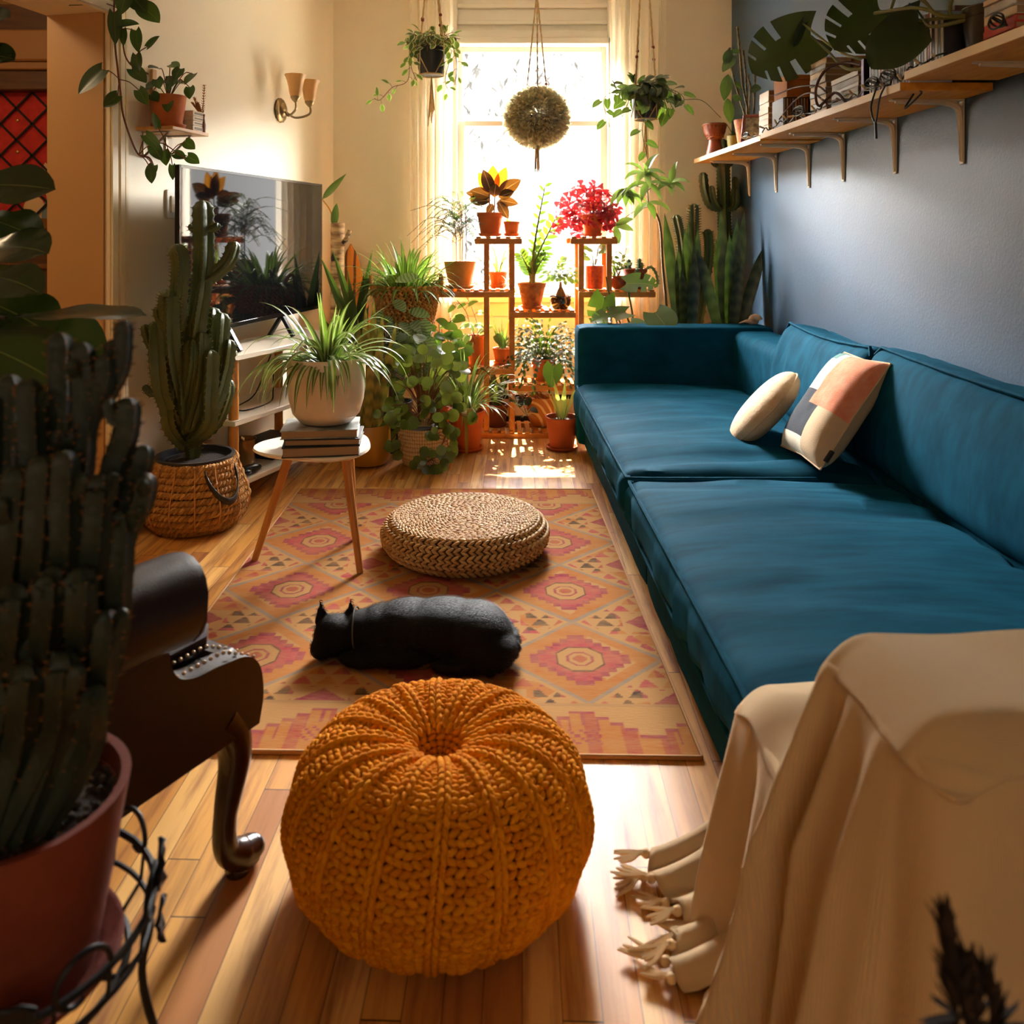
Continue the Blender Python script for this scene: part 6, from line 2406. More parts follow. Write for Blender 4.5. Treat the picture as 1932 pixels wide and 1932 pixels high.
    for i in range(118):
        a = rr.uniform(0, 2 * PI)
        u = rr.random()
        hgt = 0.06 + 0.40 * u ** 0.9
        rad = 0.04 + 0.19 * rr.random() ** 0.6 * (1 - 0.35 * u)
        tip = o + Vector((math.cos(a) * rad * 1.05, math.sin(a) * rad * 0.8 - 0.03, hgt - 0.04))
        st_ = o + Vector((math.cos(a) * 0.03, math.sin(a) * 0.03, hgt * 0.4))
        sm.tube(spl([st_, (st_ + tip) / 2 + Vector((0, 0, 0.03)), tip], 5), 0.0015, 4)
        nrm = Vector((rr.uniform(-0.5, 0.5), -rr.uniform(0.3, 1), rr.uniform(0.1, 0.9))).normalized()
        D = rr.uniform(0.045, 0.068)
        dv = Vector((math.cos(a), math.sin(a) * 0.3, -0.6)); dv -= nrm * dv.dot(nrm)
        lm.leaf(tip - dv.normalized() * D * 0.35, dv, D, D * 0.95, 'round', 0.12, -0.12, up=nrm, n=8, cols=1)
    # trailing stem over the right rim down to the floor
    P = spl([o, o + Vector((0.10, -0.10, 0.03)), at(838, 830, 3.98), at(818, 862, 3.96), at(806, 872, 3.97)], 24)
    sm.tube(P, 0.004, 6)
    for i in range(8, 25):
        for k in range(2):
            nrm = Vector((rr.uniform(-0.4, 0.4), -1, rr.uniform(0, 0.6))).normalized()
            dv = Vector((rr.uniform(-1, 1), -0.2, rr.uniform(-1, 0.6))).normalized()
            q = P[i] + dv * rr.uniform(0.02, 0.06) + Vector((0, -0.02, 0))
            q.z = max(q.z, 0.05)
            sm.tube([P[i], q], 0.0013, 4)
            D = rr.uniform(0.035, 0.052)
            dv -= nrm * dv.dot(nrm)
            lm.leaf(q, dv, D, D * 0.95, 'round', 0.1, -0.1, up=nrm, n=7, cols=1)
    for k in range(9):
        a = rr.uniform(2.6, 4.2)
        q = o + Vector((math.cos(a) * 0.17, math.sin(a) * 0.14, rr.uniform(-0.08, 0.06)))
        sm.tube(spl([o + Vector((0, 0, 0.05)), (o + q) / 2 + Vector((0, 0, 0.07)), q], 6), 0.0014, 4)
        lm.leaf(q, (math.cos(a), -0.4, -0.6), 0.055, 0.052, 'round', 0.2, -0.1, up=(-0.3, -0.9, 0.4), n=7, cols=1)
    ground_clip(lm, 0.004)
    sm.build('stems', m_bstem, r); lm.build('leaves', m_pil, r)
    # spider plant in an orange pot
    c = Vector((-0.140, 4.41, 0))
    r, o = pot('spider_plant', 'spider plant with long drooping yellowing leaves in an orange pot on floor', 'potted plant', c, 0.098, 0.070, 0.20, M('orange_clay', (214, 92, 26), 0.6, rgb2=(190, 76, 20)), saucer=0.09, rim=0.15)
    lm, sm, ym = MB(), MB(), MB()
    rosette(lm, o + Vector((0, 0, 0.02)), 80, 0.34, 0.018, 'blade', (20, 85), (1.0, 2.8), 81, 0.06, 0.35, 10)
    for k in range(5):
        d0 = Vector((0.30 - 0.1 * k, -0.9, 0.75))
        ym.leaf(o + Vector((0.02 * k - 0.05, -0.07, 0.02)), d0, 0.36, 0.022, 'blade', 6.0, 0.3, n=14)
    for k in range(4):
        q = o + Vector((0.16 + 0.05 * k, -0.04, 0.16 - 0.05 * k))
        sm.tube(spl([o, o + Vector((0.07, 0, 0.24)), q], 14), 0.0014, 4)
        rosette(lm, q, 9, 0.05, 0.006, 'blade', (-30, 60), (0.5, 2.0), 90 + k, 0.004, seg=4)
    ground_clip(lm, 0.02); ground_clip(ym, 0.01)
    lm.build('leaves', m_spider, r); sm.build('runners', m_stem, r); ym.build('yellowing_leaves', LEAF('yellowing_leaf', (150, 120, 36), (176, 140, 40), trans=0.3), r, 'yellowed hanging leaves')
    # calathea
    c = Vector((-0.500, 4.385, 0))
    r, o = pot('calathea', 'calathea with broad marbled leaves in front of the handled basket', 'potted plant', c, 0.085, 0.065, 0.26, M('black_nursery_pot', (36, 32, 32), 0.5), rim=0.1)
    sm, lm = MB(), MB()
    for i in range(46):
        a = rr.uniform(0, 2 * PI)
        px, py = rr.uniform(700, 815), rr.uniform(580, 720)
        tip = at(px, py, 4.33 + rr.uniform(-0.09, 0.1))
        sm.tube(spl([o, o.lerp(tip, 0.5) + Vector((0, 0, 0.06)), tip], 8), 0.002, 4)
        dv = Vector((rr.uniform(-1, 1), -rr.uniform(0.1, 0.8), rr.uniform(-0.9, 0.3)))
        lm.leaf(tip, dv, rr.uniform(0.10, 0.145), rr.uniform(0.05, 0.072), 'oval', 0.6, 0.12, up=(rr.uniform(-0.4, 0.4), -0.7, 0.7), n=8, cols=2, wave=0.02)
    for (px, py, dx) in ((790, 520, -0.9), (745, 565, 0.2), (770, 585, 0.8)):
        tip = at(px, py, 4.36)
        sm.tube(spl([o, o.lerp(tip, 0.6) + Vector((0, -0.04, 0.02)), tip], 8), 0.002, 4)
        lm.leaf(tip, (dx, -0.3, -0.15), 0.13, 0.06, 'oval', 0.3, 0.1, up=(0, -0.8, 0.6), n=8, cols=2)
    sm.build('stems', m_stem, r); lm.build('leaves', m_cal, r)
    # philodendron between pilea and pothos (upright round green leaves)
    c = Vector((-0.27, 4.60, 0))
    r, o = pot('philodendron', 'leafy green philodendron rising behind the pilea, in front of the panelling', 'potted plant', c, 0.075, 0.06, 0.22, m_terra, rim=0.15)
    sm, lm = MB(), MB()
    for k in range(8):
        px, py = (828, 850, 815, 862, 838, 872, 850, 832)[k], (612, 640, 650, 668, 668, 640, 600, 690)[k]
        vine(sm, lm, [o, o.lerp(at(px, py, 4.55), 0.5) + Vector((0, 0, 0.05)), at(px, py, 4.55)], 0.075, 0.062, 0.07, rr, start=0.35)
    sm.build('stems', m_stem, r); lm.build('leaves', m_green, r)
    # broad strap-leaved plant beside the television
    c = Vector((-0.745, 4.66, 0))
    r, o = pot('dracaena', 'strap-leaved dracaena with stiff dark green leaves beside the television', 'potted plant', c, 0.085, 0.07, 0.25, M('dark_pot', (44, 36, 34), 0.4), rim=0.1)
    sm, lm = MB(), MB()
    tp = o + Vector((0.0, 0, 0.34))
    sm.tube([o - Vector((0, 0, 0.01)), tp], 0.014, 8)
    for (px, py, L, wd) in ((612, 470, .34, .05), (630, 478, .34, .046), (668, 490, .34, .052), (684, 500, .32, .05), (650, 500, .3, .055), (605, 560, .24, .05), (700, 470, .4, .045), (640, 500, .28, .055), (668, 540, .25, .06), (690, 560, .22, .05), (622, 540, .26, .05), (655, 470, .34, .04)):
        tip = at(px, py, 4.60 + rr.uniform(-0.1, 0.05))
        d = tip - tp
        lm.leaf(tp + Vector((rr.uniform(-.015, .015), 0, rr.uniform(-0.22, 0.0))), d, max(L, d.length * 1.05), wd, 'lance', 0.25, 0.4, up=(0, -1, 0.3), n=10, cols=1)
    sm.build('trunk', m_bstem, r); lm.build('leaves', LEAF('dracaena_leaf', (44, 66, 38), (76, 98, 56), trans=0.2, rough=0.35), r)
    # birch log vase and the orange board behind
    c = Vector((-0.880, 4.80, 0))
    t = NT('birch_bark')
    co = t.coord()
    mp = t.n('ShaderNodeMapping', Vector=co); mp.inputs['Scale'].default_value = (6, 6, 30)
    f = t.noise(mp.outputs[0], 1.5, 4.0)
    sp_ = t.noise(co, 16.0, 1.0)
    t.set(t.b, 'Base Color', t.mix(t.ramp(sp_, 0.66, 0.7), t.mix(t.ramp(f, 0.4, 0.65), lin((206, 170, 120)), lin((130, 90, 52))), lin((40, 26, 16))))
    t.b.inputs['Roughness'].default_value = 0.8
    r = thing('birch_log', 'upright birch log with knots and a leaf sprig, beside the television', 'log', c)
    b = MB(); b.lathe([(0.043, 0.0), (0.041, 0.5), (0.038, 1.0), (0.040, 1.18), (0.036, 1.183), (0.034, 1.15), (0, 1.15)], c, 22, fn=lambda a, z: 1 + 0.05 * math.sin(3 * a + z * 6)); b.build('trunk', t.m, r)
    b = MB(); b.tube([c + Vector((0.03, -0.02, 1.06)), c + Vector((0.06, -0.03, 1.10)), c + Vector((0.075, -0.03, 1.14))], [0.016, 0.014, 0.013], 8); b.build('branch_stub', t.m, r)
    sm, lm = MB(), MB()
    sm.tube(spl([c + Vector((-0.01, 0, 1.15)), c + Vector((-0.04, 0, 1.25)), at(608, 376, 4.8)], 8), 0.004, 5)
    lm.leaf(at(608, 376, 4.8), (0.75, 0, 0.8), 0.20, 0.042, 'lance', 0.0, 0.3, up=(0, -1, 0.2), n=8, cols=1)
    lm.leaf(c + Vector((-0.02, -0.01, 1.15)), (0.12, 0, 1), 0.145, 0.045, 'oval', 0.0, 0.3, up=(0, -1, 0), n=8, cols=1)
    sm.build('cane', M('cane', (206, 150, 50), 0.5), r); lm.build('leaves', m_green, r)
    r = thing('skateboard', 'pointed orange wooden longboard leaning upright in the left corner', 'skateboard', (-0.80, 5.02, 0))
    b = MB()

    def bf(u, v):
        w = 0.105 * math.sin(PI * min(1, 0.12 + 0.88 * v)) ** 0.6 if v > 0.0 else 0.04
        return Vector((-0.805 - 0.05 * v + (u - 0.5) * 2 * w, 4.97 + 0.115 * v + 0.01 * (2 * u - 1) ** 2, 0.01 + 1.05 * v))
    b.sheet(bf, 8, 24)
    t = NT('orange_striped_wood')
    w = t.n('ShaderNodeTexWave', {'bands_direction': 'X'}, Vector=t.coord(), Scale=6.0, Distortion=0.6)
    t.set(t.b, 'Base Color', t.mix(t.ramp(w.outputs[1], 0.75, 0.9), lin((214, 130, 30)), lin((104, 58, 14))))
    o = b.build('deck', t.m, r)
    sd = o.modifiers.new('thick', 'SOLIDIFY'); sd.thickness = 0.01
    b = MB()
    for z in (0.62, 0.72, 0.82, 0.93):
        b.ell((-0.83, 4.97 + 0.115 * z / 1.05 - 0.008, z), 0.006, 0.004, 0.006)
    b.build('bolts', m_black, r)


floor_plants()

# ------------------------------------------------------------------ hanging planters
m_rope = M('cotton_cord', (206, 176, 126), 0.9, rgb2=(180, 146, 96), vscale=60, bump=0.6, bscale=300)
m_bead = M('brown_bead', (120, 40, 20), 0.35)
m_dkpot = M('dark_nursery_plastic', (40, 42, 36), 0.4)


def hanger(root, c, rp, h, apex, beads=True, tassel=0.17, ncord=4, a0=0.5, net=True):
    """cords from a ring under the pot, up past the rim to the knot above"""
    c = Vector(c)
    b, bd = MB(), MB()
    for k in range(ncord):
        a = a0 + 2 * PI * k / ncord
        e = Vector((math.cos(a), math.sin(a), 0))
        rim = c + e * (rp + 0.006) + Vector((0, 0, h))
        bot = c + Vector((math.cos(a + 0.5), math.sin(a + 0.5), 0)) * (rp * 0.8)
        b.tube([bot, c + e * (rp + 0.006) + Vector((0, 0, h * 0.6)), rim], 0.0032, 5)
        bot2 = c + Vector((math.cos(a - 0.5), math.sin(a - 0.5), 0)) * (rp * 0.8)
        b.tube([bot2, c + e * (rp + 0.006) + Vector((0, 0, h * 0.6))], 0.0032, 5)
        # twisted cord
        d = apex - rim
        L = d.length
        n = 80
        T = d.normalized()
        u = T.orthogonal().normalized()
        w = T.cross(u)
        for s in range(2):
            pts = [rim + d * (i / n) + (u * math.cos(i * 0.9 * L + s * PI) + w * math.sin(i * 0.9 * L + s * PI)) * 0.0022 for i in range(n + 1)]
            b.tube(pts, 0.0026, 5)
        if beads:
            bd.ell(rim + d * (0.22 + 0.05 * (k % 2)), 0.009)
    b.tube([c + Vector((math.cos(t * 2 * PI / 20), math.sin(t * 2 * PI / 20), 0)) * rp * 0.8 for t in range(21)], 0.004, 6)
    b.tube([apex, Vector((apex.x, apex.y, CEIL))], 0.004, 6)
    b.ell(apex, 0.012, 0.012, 0.018)
    b.build('cords', m_rope, root)
    if beads:
        bd.build('beads', m_bead, root)
    if tassel:
        t = MB()
        rr = random.Random(int(c.x * 100))
        for k in range(12):
            a = rr.uniform(0, 6.28)
            q = Vector((math.cos(a), math.sin(a), 0))
            L = tassel * rr.uniform(0.7, 1.05)
            t.tube(spl([c + Vector((0, 0, -0.004)), c + q * 0.006 - Vector((0, 0, L * 0.4)), c + q * rr.uniform(0.006, 0.02) - Vector((0, 0, L))], 8), 0.0022, 4)
        t.build('tassel', m_rope, root)


def hangers():
    rr = random.Random(101)
    c = Vector((-0.312, 4.30, 1.925))
    r = thing('hanging_plant', 'variegated trailing plant in dark pot, leftmost of the cord hangers', 'hanging plant', c)
    b = MB(); b.lathe([(0.058, 0.004), (0.066, 0.03), (0.068, 0.034), (0.074, 0.115), (0.079, 0.118), (0.080, 0.135), (0.074, 0.135), (0.072, 0.115), (0, 0.115)], c, 32); b.build('pot', m_dkpot, r)
    hanger(r, c, 0.078, 0.135, Vector((-0.31, 4.30, 2.66)), a0=0.9, tassel=0.25)
    sm, lm = MB(), MB()
    o = c + Vector((0, 0, 0.125))
    for k in range(17):
        a = 2 * PI * k / 17 + rr.uniform(-0.2, 0.2)
        e = Vector((math.cos(a), math.sin(a) * 0.8, 0))
        q = o + e * rr.uniform(0.10, 0.16) + Vector((0, 0, rr.uniform(-0.03, 0.10)))
        vine(sm, lm, [o, o + e * 0.06 + Vector((0, 0, 0.07)), q], 0.05, 0.034, 0.028, rr, 'oval', 0.018, 0.0018, 0.0, 0.6)
    vine(sm, lm, [o, o + Vector((-0.10, -0.03, 0.02)), at(770, 150, 4.25), at(740, 165, 4.24), at(718, 188, 4.24), at(706, 186, 4.24)], 0.045, 0.026, 0.036, rr, 'oval', 0.022, 0.0018, 0.0, 0.4)
    vine(sm, lm, [o, o + Vector((0.10, -0.03, 0.0)), at(840, 150, 4.25), at(850, 178, 4.24)], 0.045, 0.03, 0.04, rr, 'oval', 0.02, 0.0018, 0.0)
    vine(sm, lm, [o, o + Vector((0.09, -0.05, 0.04)), at(862, 118, 4.25), at(858, 160, 4.24)], 0.045, 0.03, 0.034, rr, 'oval', 0.02, 0.0018, 0.0)
    vine(sm, lm, [o, o + Vector((-0.09, -0.05, 0.0)), at(776, 125, 4.23), at(786, 152, 4.22)], 0.048, 0.032, 0.034, rr, 'oval', 0.02, 0.0018, 0.0)
    sm.build('stems', m_bstem, r); lm.build('leaves', m_vari, r)
    # ball of tiny leaves
    c = Vector((0.234, 4.50, 1.665))
    r = thing('hanging_plant', 'grey-green ball of tiny leaves hung on three cords before the upper pane', 'hanging plant', c)
    b = MB(); b.lathe([(0.05, 0.0), (0.065, 0.02), (0.072, 0.08), (0.066, 0.08), (0, 0.07)], c, 24); b.build('pot', m_dkpot, r)
    hanger(r, c, 0.073, 0.08, Vector((0.234, 4.50, 2.40)), ncord=3, a0=-PI / 2, tassel=0.0)
    t = MB()
    for k in range(9):
        a = k * 0.7
        t.tube([c + Vector((0, 0, 0.0)), c + Vector((0.008 * math.cos(a), 0.008 * math.sin(a), -0.08)), c + Vector((0.012 * math.cos(a), 0.012 * math.sin(a), -0.20 - 0.008 * (k % 3)))], 0.0028, 4)
    t.build('tassel', m_rope, r)
    lm = MB()
    ctr = Vector((0.234, 4.50, 1.74))
    for i in range(9500):
        v = Vector((rr.gauss(0, 1), rr.gauss(0, 1), rr.gauss(0, 1))).normalized()
        q = ctr + Vector((v.x * 0.160, v.y * 0.15, v.z * 0.148)) * rr.uniform(0.62, 1.05)
        lm.leaf(q, v + Vector((rr.uniform(-.7, .7), rr.uniform(-.7, .7), rr.uniform(-.7, .3))), 0.025, 0.014, 'oval', 0.3, 0.1, up=(rr.uniform(-1, 1), -0.5, rr.uniform(0, 1)), n=3)
    lm.build('foliage', LEAF('tiny_grey_leaf', (184, 176, 146), (228, 218, 190), trans=0.5, tcol=(230, 215, 160), rough=0.5), r)
    # heart-leaf plant on the right
    c = Vector((0.775, 4.30, 1.700))
    r = thing('hanging_plant', 'dark heart-leaved trailing plant, rightmost of the cord hangers', 'hanging plant', c)
    b = MB(); b.lathe([(0.055, 0.004), (0.063, 0.03), (0.070, 0.11), (0.064, 0.11), (0, 0.10)], c, 30); b.build('pot', m_dkpot, r)
    hanger(r, c, 0.070, 0.112, Vector((0.765, 4.30, 2.72)), a0=0.6, tassel=0.20)
    sm, lm = MB(), MB()
    o = c + Vector((0, 0, 0.105))
    for k in range(19):
        a = 2 * PI * k / 19 + rr.uniform(-0.2, 0.2)
        e = Vector((math.cos(a), math.sin(a) * 0.8, 0))
        q = o + e * rr.uniform(0.10, 0.20) + Vector((0, 0, rr.uniform(-0.12, 0.06)))
        vine(sm, lm, [o, o + e * 0.06 + Vector((0, 0, 0.07)), q], 0.066, 0.046, 0.042, rr, 'heart', 0.02, 0.002, 0.12, 0.6)
    vine(sm, lm, [o, o + Vector((-0.10, -0.04, 0.04)), at(1140, 185, 4.28), at(1150, 240, 4.27)], 0.055, 0.035, 0.045, rr, 'heart', 0.02, 0.0018)
    vine(sm, lm, [o, o + Vector((0.02, -0.09, 0.0)), at(1212, 240, 4.2), at(1222, 300, 4.2)], 0.06, 0.04, 0.05, rr, 'heart', 0.02, 0.0018)
    vine(sm, lm, [o, o + Vector((0.12, -0.03, 0.04)), at(1290, 185, 4.28), at(1285, 200, 4.27)], 0.075, 0.05, 0.05, rr, 'heart', 0.02, 0.0018)
    sm.tube(spl([at(1290, 188, 4.28), at(1325, 190, 4.3), at(1360, 222, 4.4)], 10), 0.002, 4)
    sm.build('stems', m_stem, r); lm.build('leaves', LEAF('dark_heart_leaf', (36, 50, 30), (60, 72, 40), edge=None, stripe=(120, 128, 80), sw=(0.03, 0.08), trans=0.13, rough=0.35), r)


hangers()


# ------------------------------------------------------------------ plants in the right-hand corner behind the sofa
def corner():
    rr = random.Random(55)
    m_beige = M('ribbed_beige_pot', (206, 158, 92), 0.7, rgb2=(190, 140, 78), vscale=6)
    for (nm, lab, c, R, h, mat, leaves, wd) in (
        ('snake_plant', 'tall banded snake plant behind the sofa arm, nearer the window', (1.055, 4.60, 0), 0.075, 0.58, m_beige,
         ((1252, 402, 0.05), (1292, 430, 0), (1300, 415, 0.03), (1318, 430, -0.03), (1285, 510, -0.02), (1312, 470, -0.05), (1278, 470, 0.02)), 0.062),
        ('snake_plant', 'banded snake plant in a wide saucer-rimmed pot at the blue wall', (1.262, 4.575, 0), 0.100, 0.622, m_beige,
         ((1360, 395, 0.03), (1312, 470, -0.02), (1376, 440, -0.03), (1392, 410, 0.05), (1406, 400, 0.06), (1384, 470, 0.0), (1446, 465, 0.0), (1350, 450, 0.05), (1400, 490, -0.04)), 0.064)):
        r, o = pot(nm, lab, 'potted plant', c, R, R * 0.8, h, mat, rim=0.05, soil=0.95)
        lm = MB()
        for (px, py, dd) in leaves:
            tip = at(px, py, c[1] + dd)
            bs = o + Vector(((tip.x - o.x) * 0.25, dd * 0.6, -0.02))
            d = tip - bs
            lm.leaf(bs, d + Vector((0, 0, 0.05)), d.length, wd, 'sword', 0.05, 0.35, up=(rr.uniform(-0.3, 0.3), -1, 0), n=14, cols=1)
        lm.build('leaves', m_snake, r)
    r, o = pot('potted_cactus', 'tall branched candelabra cactus in the corner, its head under the shelf', 'cactus', (1.340, 4.93, 0), 0.088, 0.07, 0.60, m_beige, rim=0.06, soil=0.95)
    s, sp = MB(), MB()

    def P(px, py, dd=0.0):
        return at(px, py, 4.93 + dd)
    sp = None
    column(s, sp, [o - Vector((0, 0, 0.02)), P(1368, 480), P(1366, 390), P(1364, 302)], 0.040, 4)
    for pts, rd in (([P(1362, 395), P(1340, 385), P(1330, 360), P(1326, 325)], 0.028), ([P(1366, 398), P(1350, 385, -0.03), P(1344, 365, -0.04), P(1342, 350, -0.04)], 0.024), ([P(1368, 395), P(1384, 388, -0.03), P(1386, 370, -0.04), P(1387, 352, -0.04)], 0.026),
                    ([P(1370, 395), P(1390, 385, 0.03), P(1388, 360, 0.05), P(1386, 333, 0.05)], 0.026), ([P(1362, 312), P(1352, 312), P(1346, 308), P(1344, 302)], 0.014), ([P(1368, 314), P(1376, 312), P(1380, 308), P(1380, 302)], 0.012), ([P(1364, 320), P(1364, 280), P(1363, 262)], 0.034)):
        column(s, sp, pts, rd, 4)
    s.build('stems', m_cactus, r)
    r, o = pot('potted_cactus', 'pair of spiny column cacti standing behind the window-side snake plant', 'cactus', (1.135, 4.955, 0), 0.082, 0.07, 0.45, m_beige, rim=0.06, soil=0.95)
    s, sp = MB(), MB()

    def P(px, py, dd=0.0):
        return at(px, py, 4.90 + dd)
    column(s, sp, [o + Vector((-0.03, 0, -0.01)), P(1290, 520), P(1284, 450), P(1275, 405)], 0.029, 6, spine=0.004)
    column(s, sp, [o + Vector((0.01, 0, -0.01)), P(1308, 500), P(1309, 440), P(1309, 384)], 0.031, 6, spine=0.007)
    column(s, sp, [o + Vector((0.04, 0, -0.01)), P(1335, 510), P(1338, 460), P(1335, 432)], 0.030, 5, spine=0.004)
    s.build('stems', m_cactus, r); sp.build('spines', m_spine, r)
    # slim bare-stemmed tree
    r, o = pot('money_tree', 'slim bare-trunked tree with drooping leaf whorls right of the window', 'potted plant', (0.985, 4.755, 0), 0.068, 0.055, 0.30, m_terra, rim=0.12)
    sm, lm = MB(), MB()

    def P(px, py, dd=0.0):
        return at(px, py, 4.755 + dd)
    sm.tube(spl([o - Vector((0, 0, 0.01)), P(1258, 595), P(1250, 500), P(1247, 440), P(1240, 408), P(1224, 385), P(1220, 350), P(1215, 325)], 50), [0.009 * (1 - 0.5 * i / 50) for i in range(51)], 8)
    for (px, py, n, L, dn, ups) in ((1222, 382, 4, 0.15, -0.3, 0.5), (1216, 326, 7, 0.14, 0.0, 0.0), (1222, 345, 5, 0.16, -0.2, 0.3), (1180, 355, 6, 0.13, -0.9, -0.7), (1265, 345, 6, 0.12, 0.1, 0.2)):
        hub = P(px, py, -0.03)
        sm.tube(spl([P(1221, 360), (P(1221, 360) + hub) / 2 + Vector((0, 0, 0.02)), hub], 8), 0.0024, 5)
        for k in range(n):
            a = 2 * PI * k / n + 0.4
            lm.leaf(hub, (math.cos(a), -0.5 + 0.4 * math.sin(a), dn + 0.6 * math.sin(a)), L * rr.uniform(0.8, 1.1), 0.042, 'lance', 1.2, 0.35, up=(0, -0.6, 0.8), n=9, cols=1)
    hub = P(1160, 425, -0.02)
    sm.tube(spl([P(1224, 390), P(1195, 400), hub], 10), 0.0018, 4)
    for d in ((0.9, -0.2, 0.45), (0.9, -0.3, -0.15), (0.2, -0.2, -0.9)):
        lm.leaf(hub, d, 0.11, 0.045, 'oval', 0.5, 0.2, up=(0, -0.8, 0.5), n=8, cols=1)
    sm.build('trunk', M('grey_brown_trunk', (104, 74, 40), 0.8), r); lm.build('leaves', m_pale, r)
    # monstera whose leaves rest on the sofa arm
    r, o = pot('monstera', 'monstera behind the far sofa arm, its leaves lying over the arm', 'potted plant', (0.80, 4.56, 0), 0.085, 0.07, 0.28, m_terra, rim=0.12)
    sm, lm = MB(), MB()

    def big(px, py, d, dirv, up, L, W, slits, src=None):
        q = at(px, py, d)
        lm.leaf(q, dirv, L, W, 'heart', 0.35, 0.12, up=up, n=24, cols=5, back=0.22, slant=0.12, wave=0.008, skip=(lambda i, u: slits and abs(u) > 0.4 and i in (9, 10, 15, 20)))
        sm.tube(spl([o, o.lerp(q, 0.5) + Vector((0, 0.02, 0.10)), q], 12), 0.005, 6)
    big(1140, 560, 4.50, (-0.25, -0.2, -0.9), (-0.3, -0.9, 0.3), 0.17, 0.15, True)
    big(1180, 590, 4.42, (-1.0, -0.25, -0.12), (0.0, -0.45, 0.9), 0.20, 0.14, True)
    big(1236, 590, 4.40, (0.35, -0.75, -0.5), (-0.15, -0.75, 0.65), 0.16, 0.165, False)
    big(1182, 535, 4.50, (0.75, -0.3, 0.05), (0.1, -0.75, 0.65), 0.17, 0.14, True)
    big(1190, 608, 4.46, (0.3, -0.4, -0.1), (0, -0.7, 0.7), 0.10, 0.09, False)
    sm.tube(spl([o, at(1158, 590, 4.5), at(1143, 522, 4.5)], 10), 0.004, 6)
    rosette(lm, o + Vector((0.02, 0, 0)), 10, 0.42, 0.02, 'blade', (50, 85), (0.5, 1.6), 3, 0.02)
    sm.build('stems', m_stem, r); lm.build('leaves', m_mons, r)
    # sea shell on the arm
    c = Vector((1.350, 4.36, 0.656))
    r = thing('seashell', 'pale seashell lying on the sofa arm next to the blue wall', 'shell', c)
    b = MB()
    m3 = Matrix.Rotation(0.5, 3, 'Z') @ Matrix.Rotation(PI / 2, 3, 'X')
    pts, rad = [], []
    for i in range(40):
        t = i / 39
        a = t * 4.2 * PI
        rr_ = 0.022 * (1 - 0.85 * t)
        pts.append(c + Vector((rr_ * math.cos(a), 0.01 + t * 0.03, 0.020 + rr_ * math.sin(a) * 0.8)))
        rad.append(0.018 * (1 - 0.85 * t) + 0.001)
    b.tube(pts, rad, 10)
    b.tube(spl([c + Vector((-0.02, 0, 0.012)), c + Vector((-0.05, -0.005, 0.016)), c + Vector((-0.085, 0, 0.006))], 8), [0.014, 0.013, 0.011, 0.01, 0.008, 0.006, 0.005, 0.004, 0.002], 8)
    b.build('shell', M('shell', (226, 196, 168), 0.4, rgb2=(206, 166, 134), vscale=40), r)


corner()


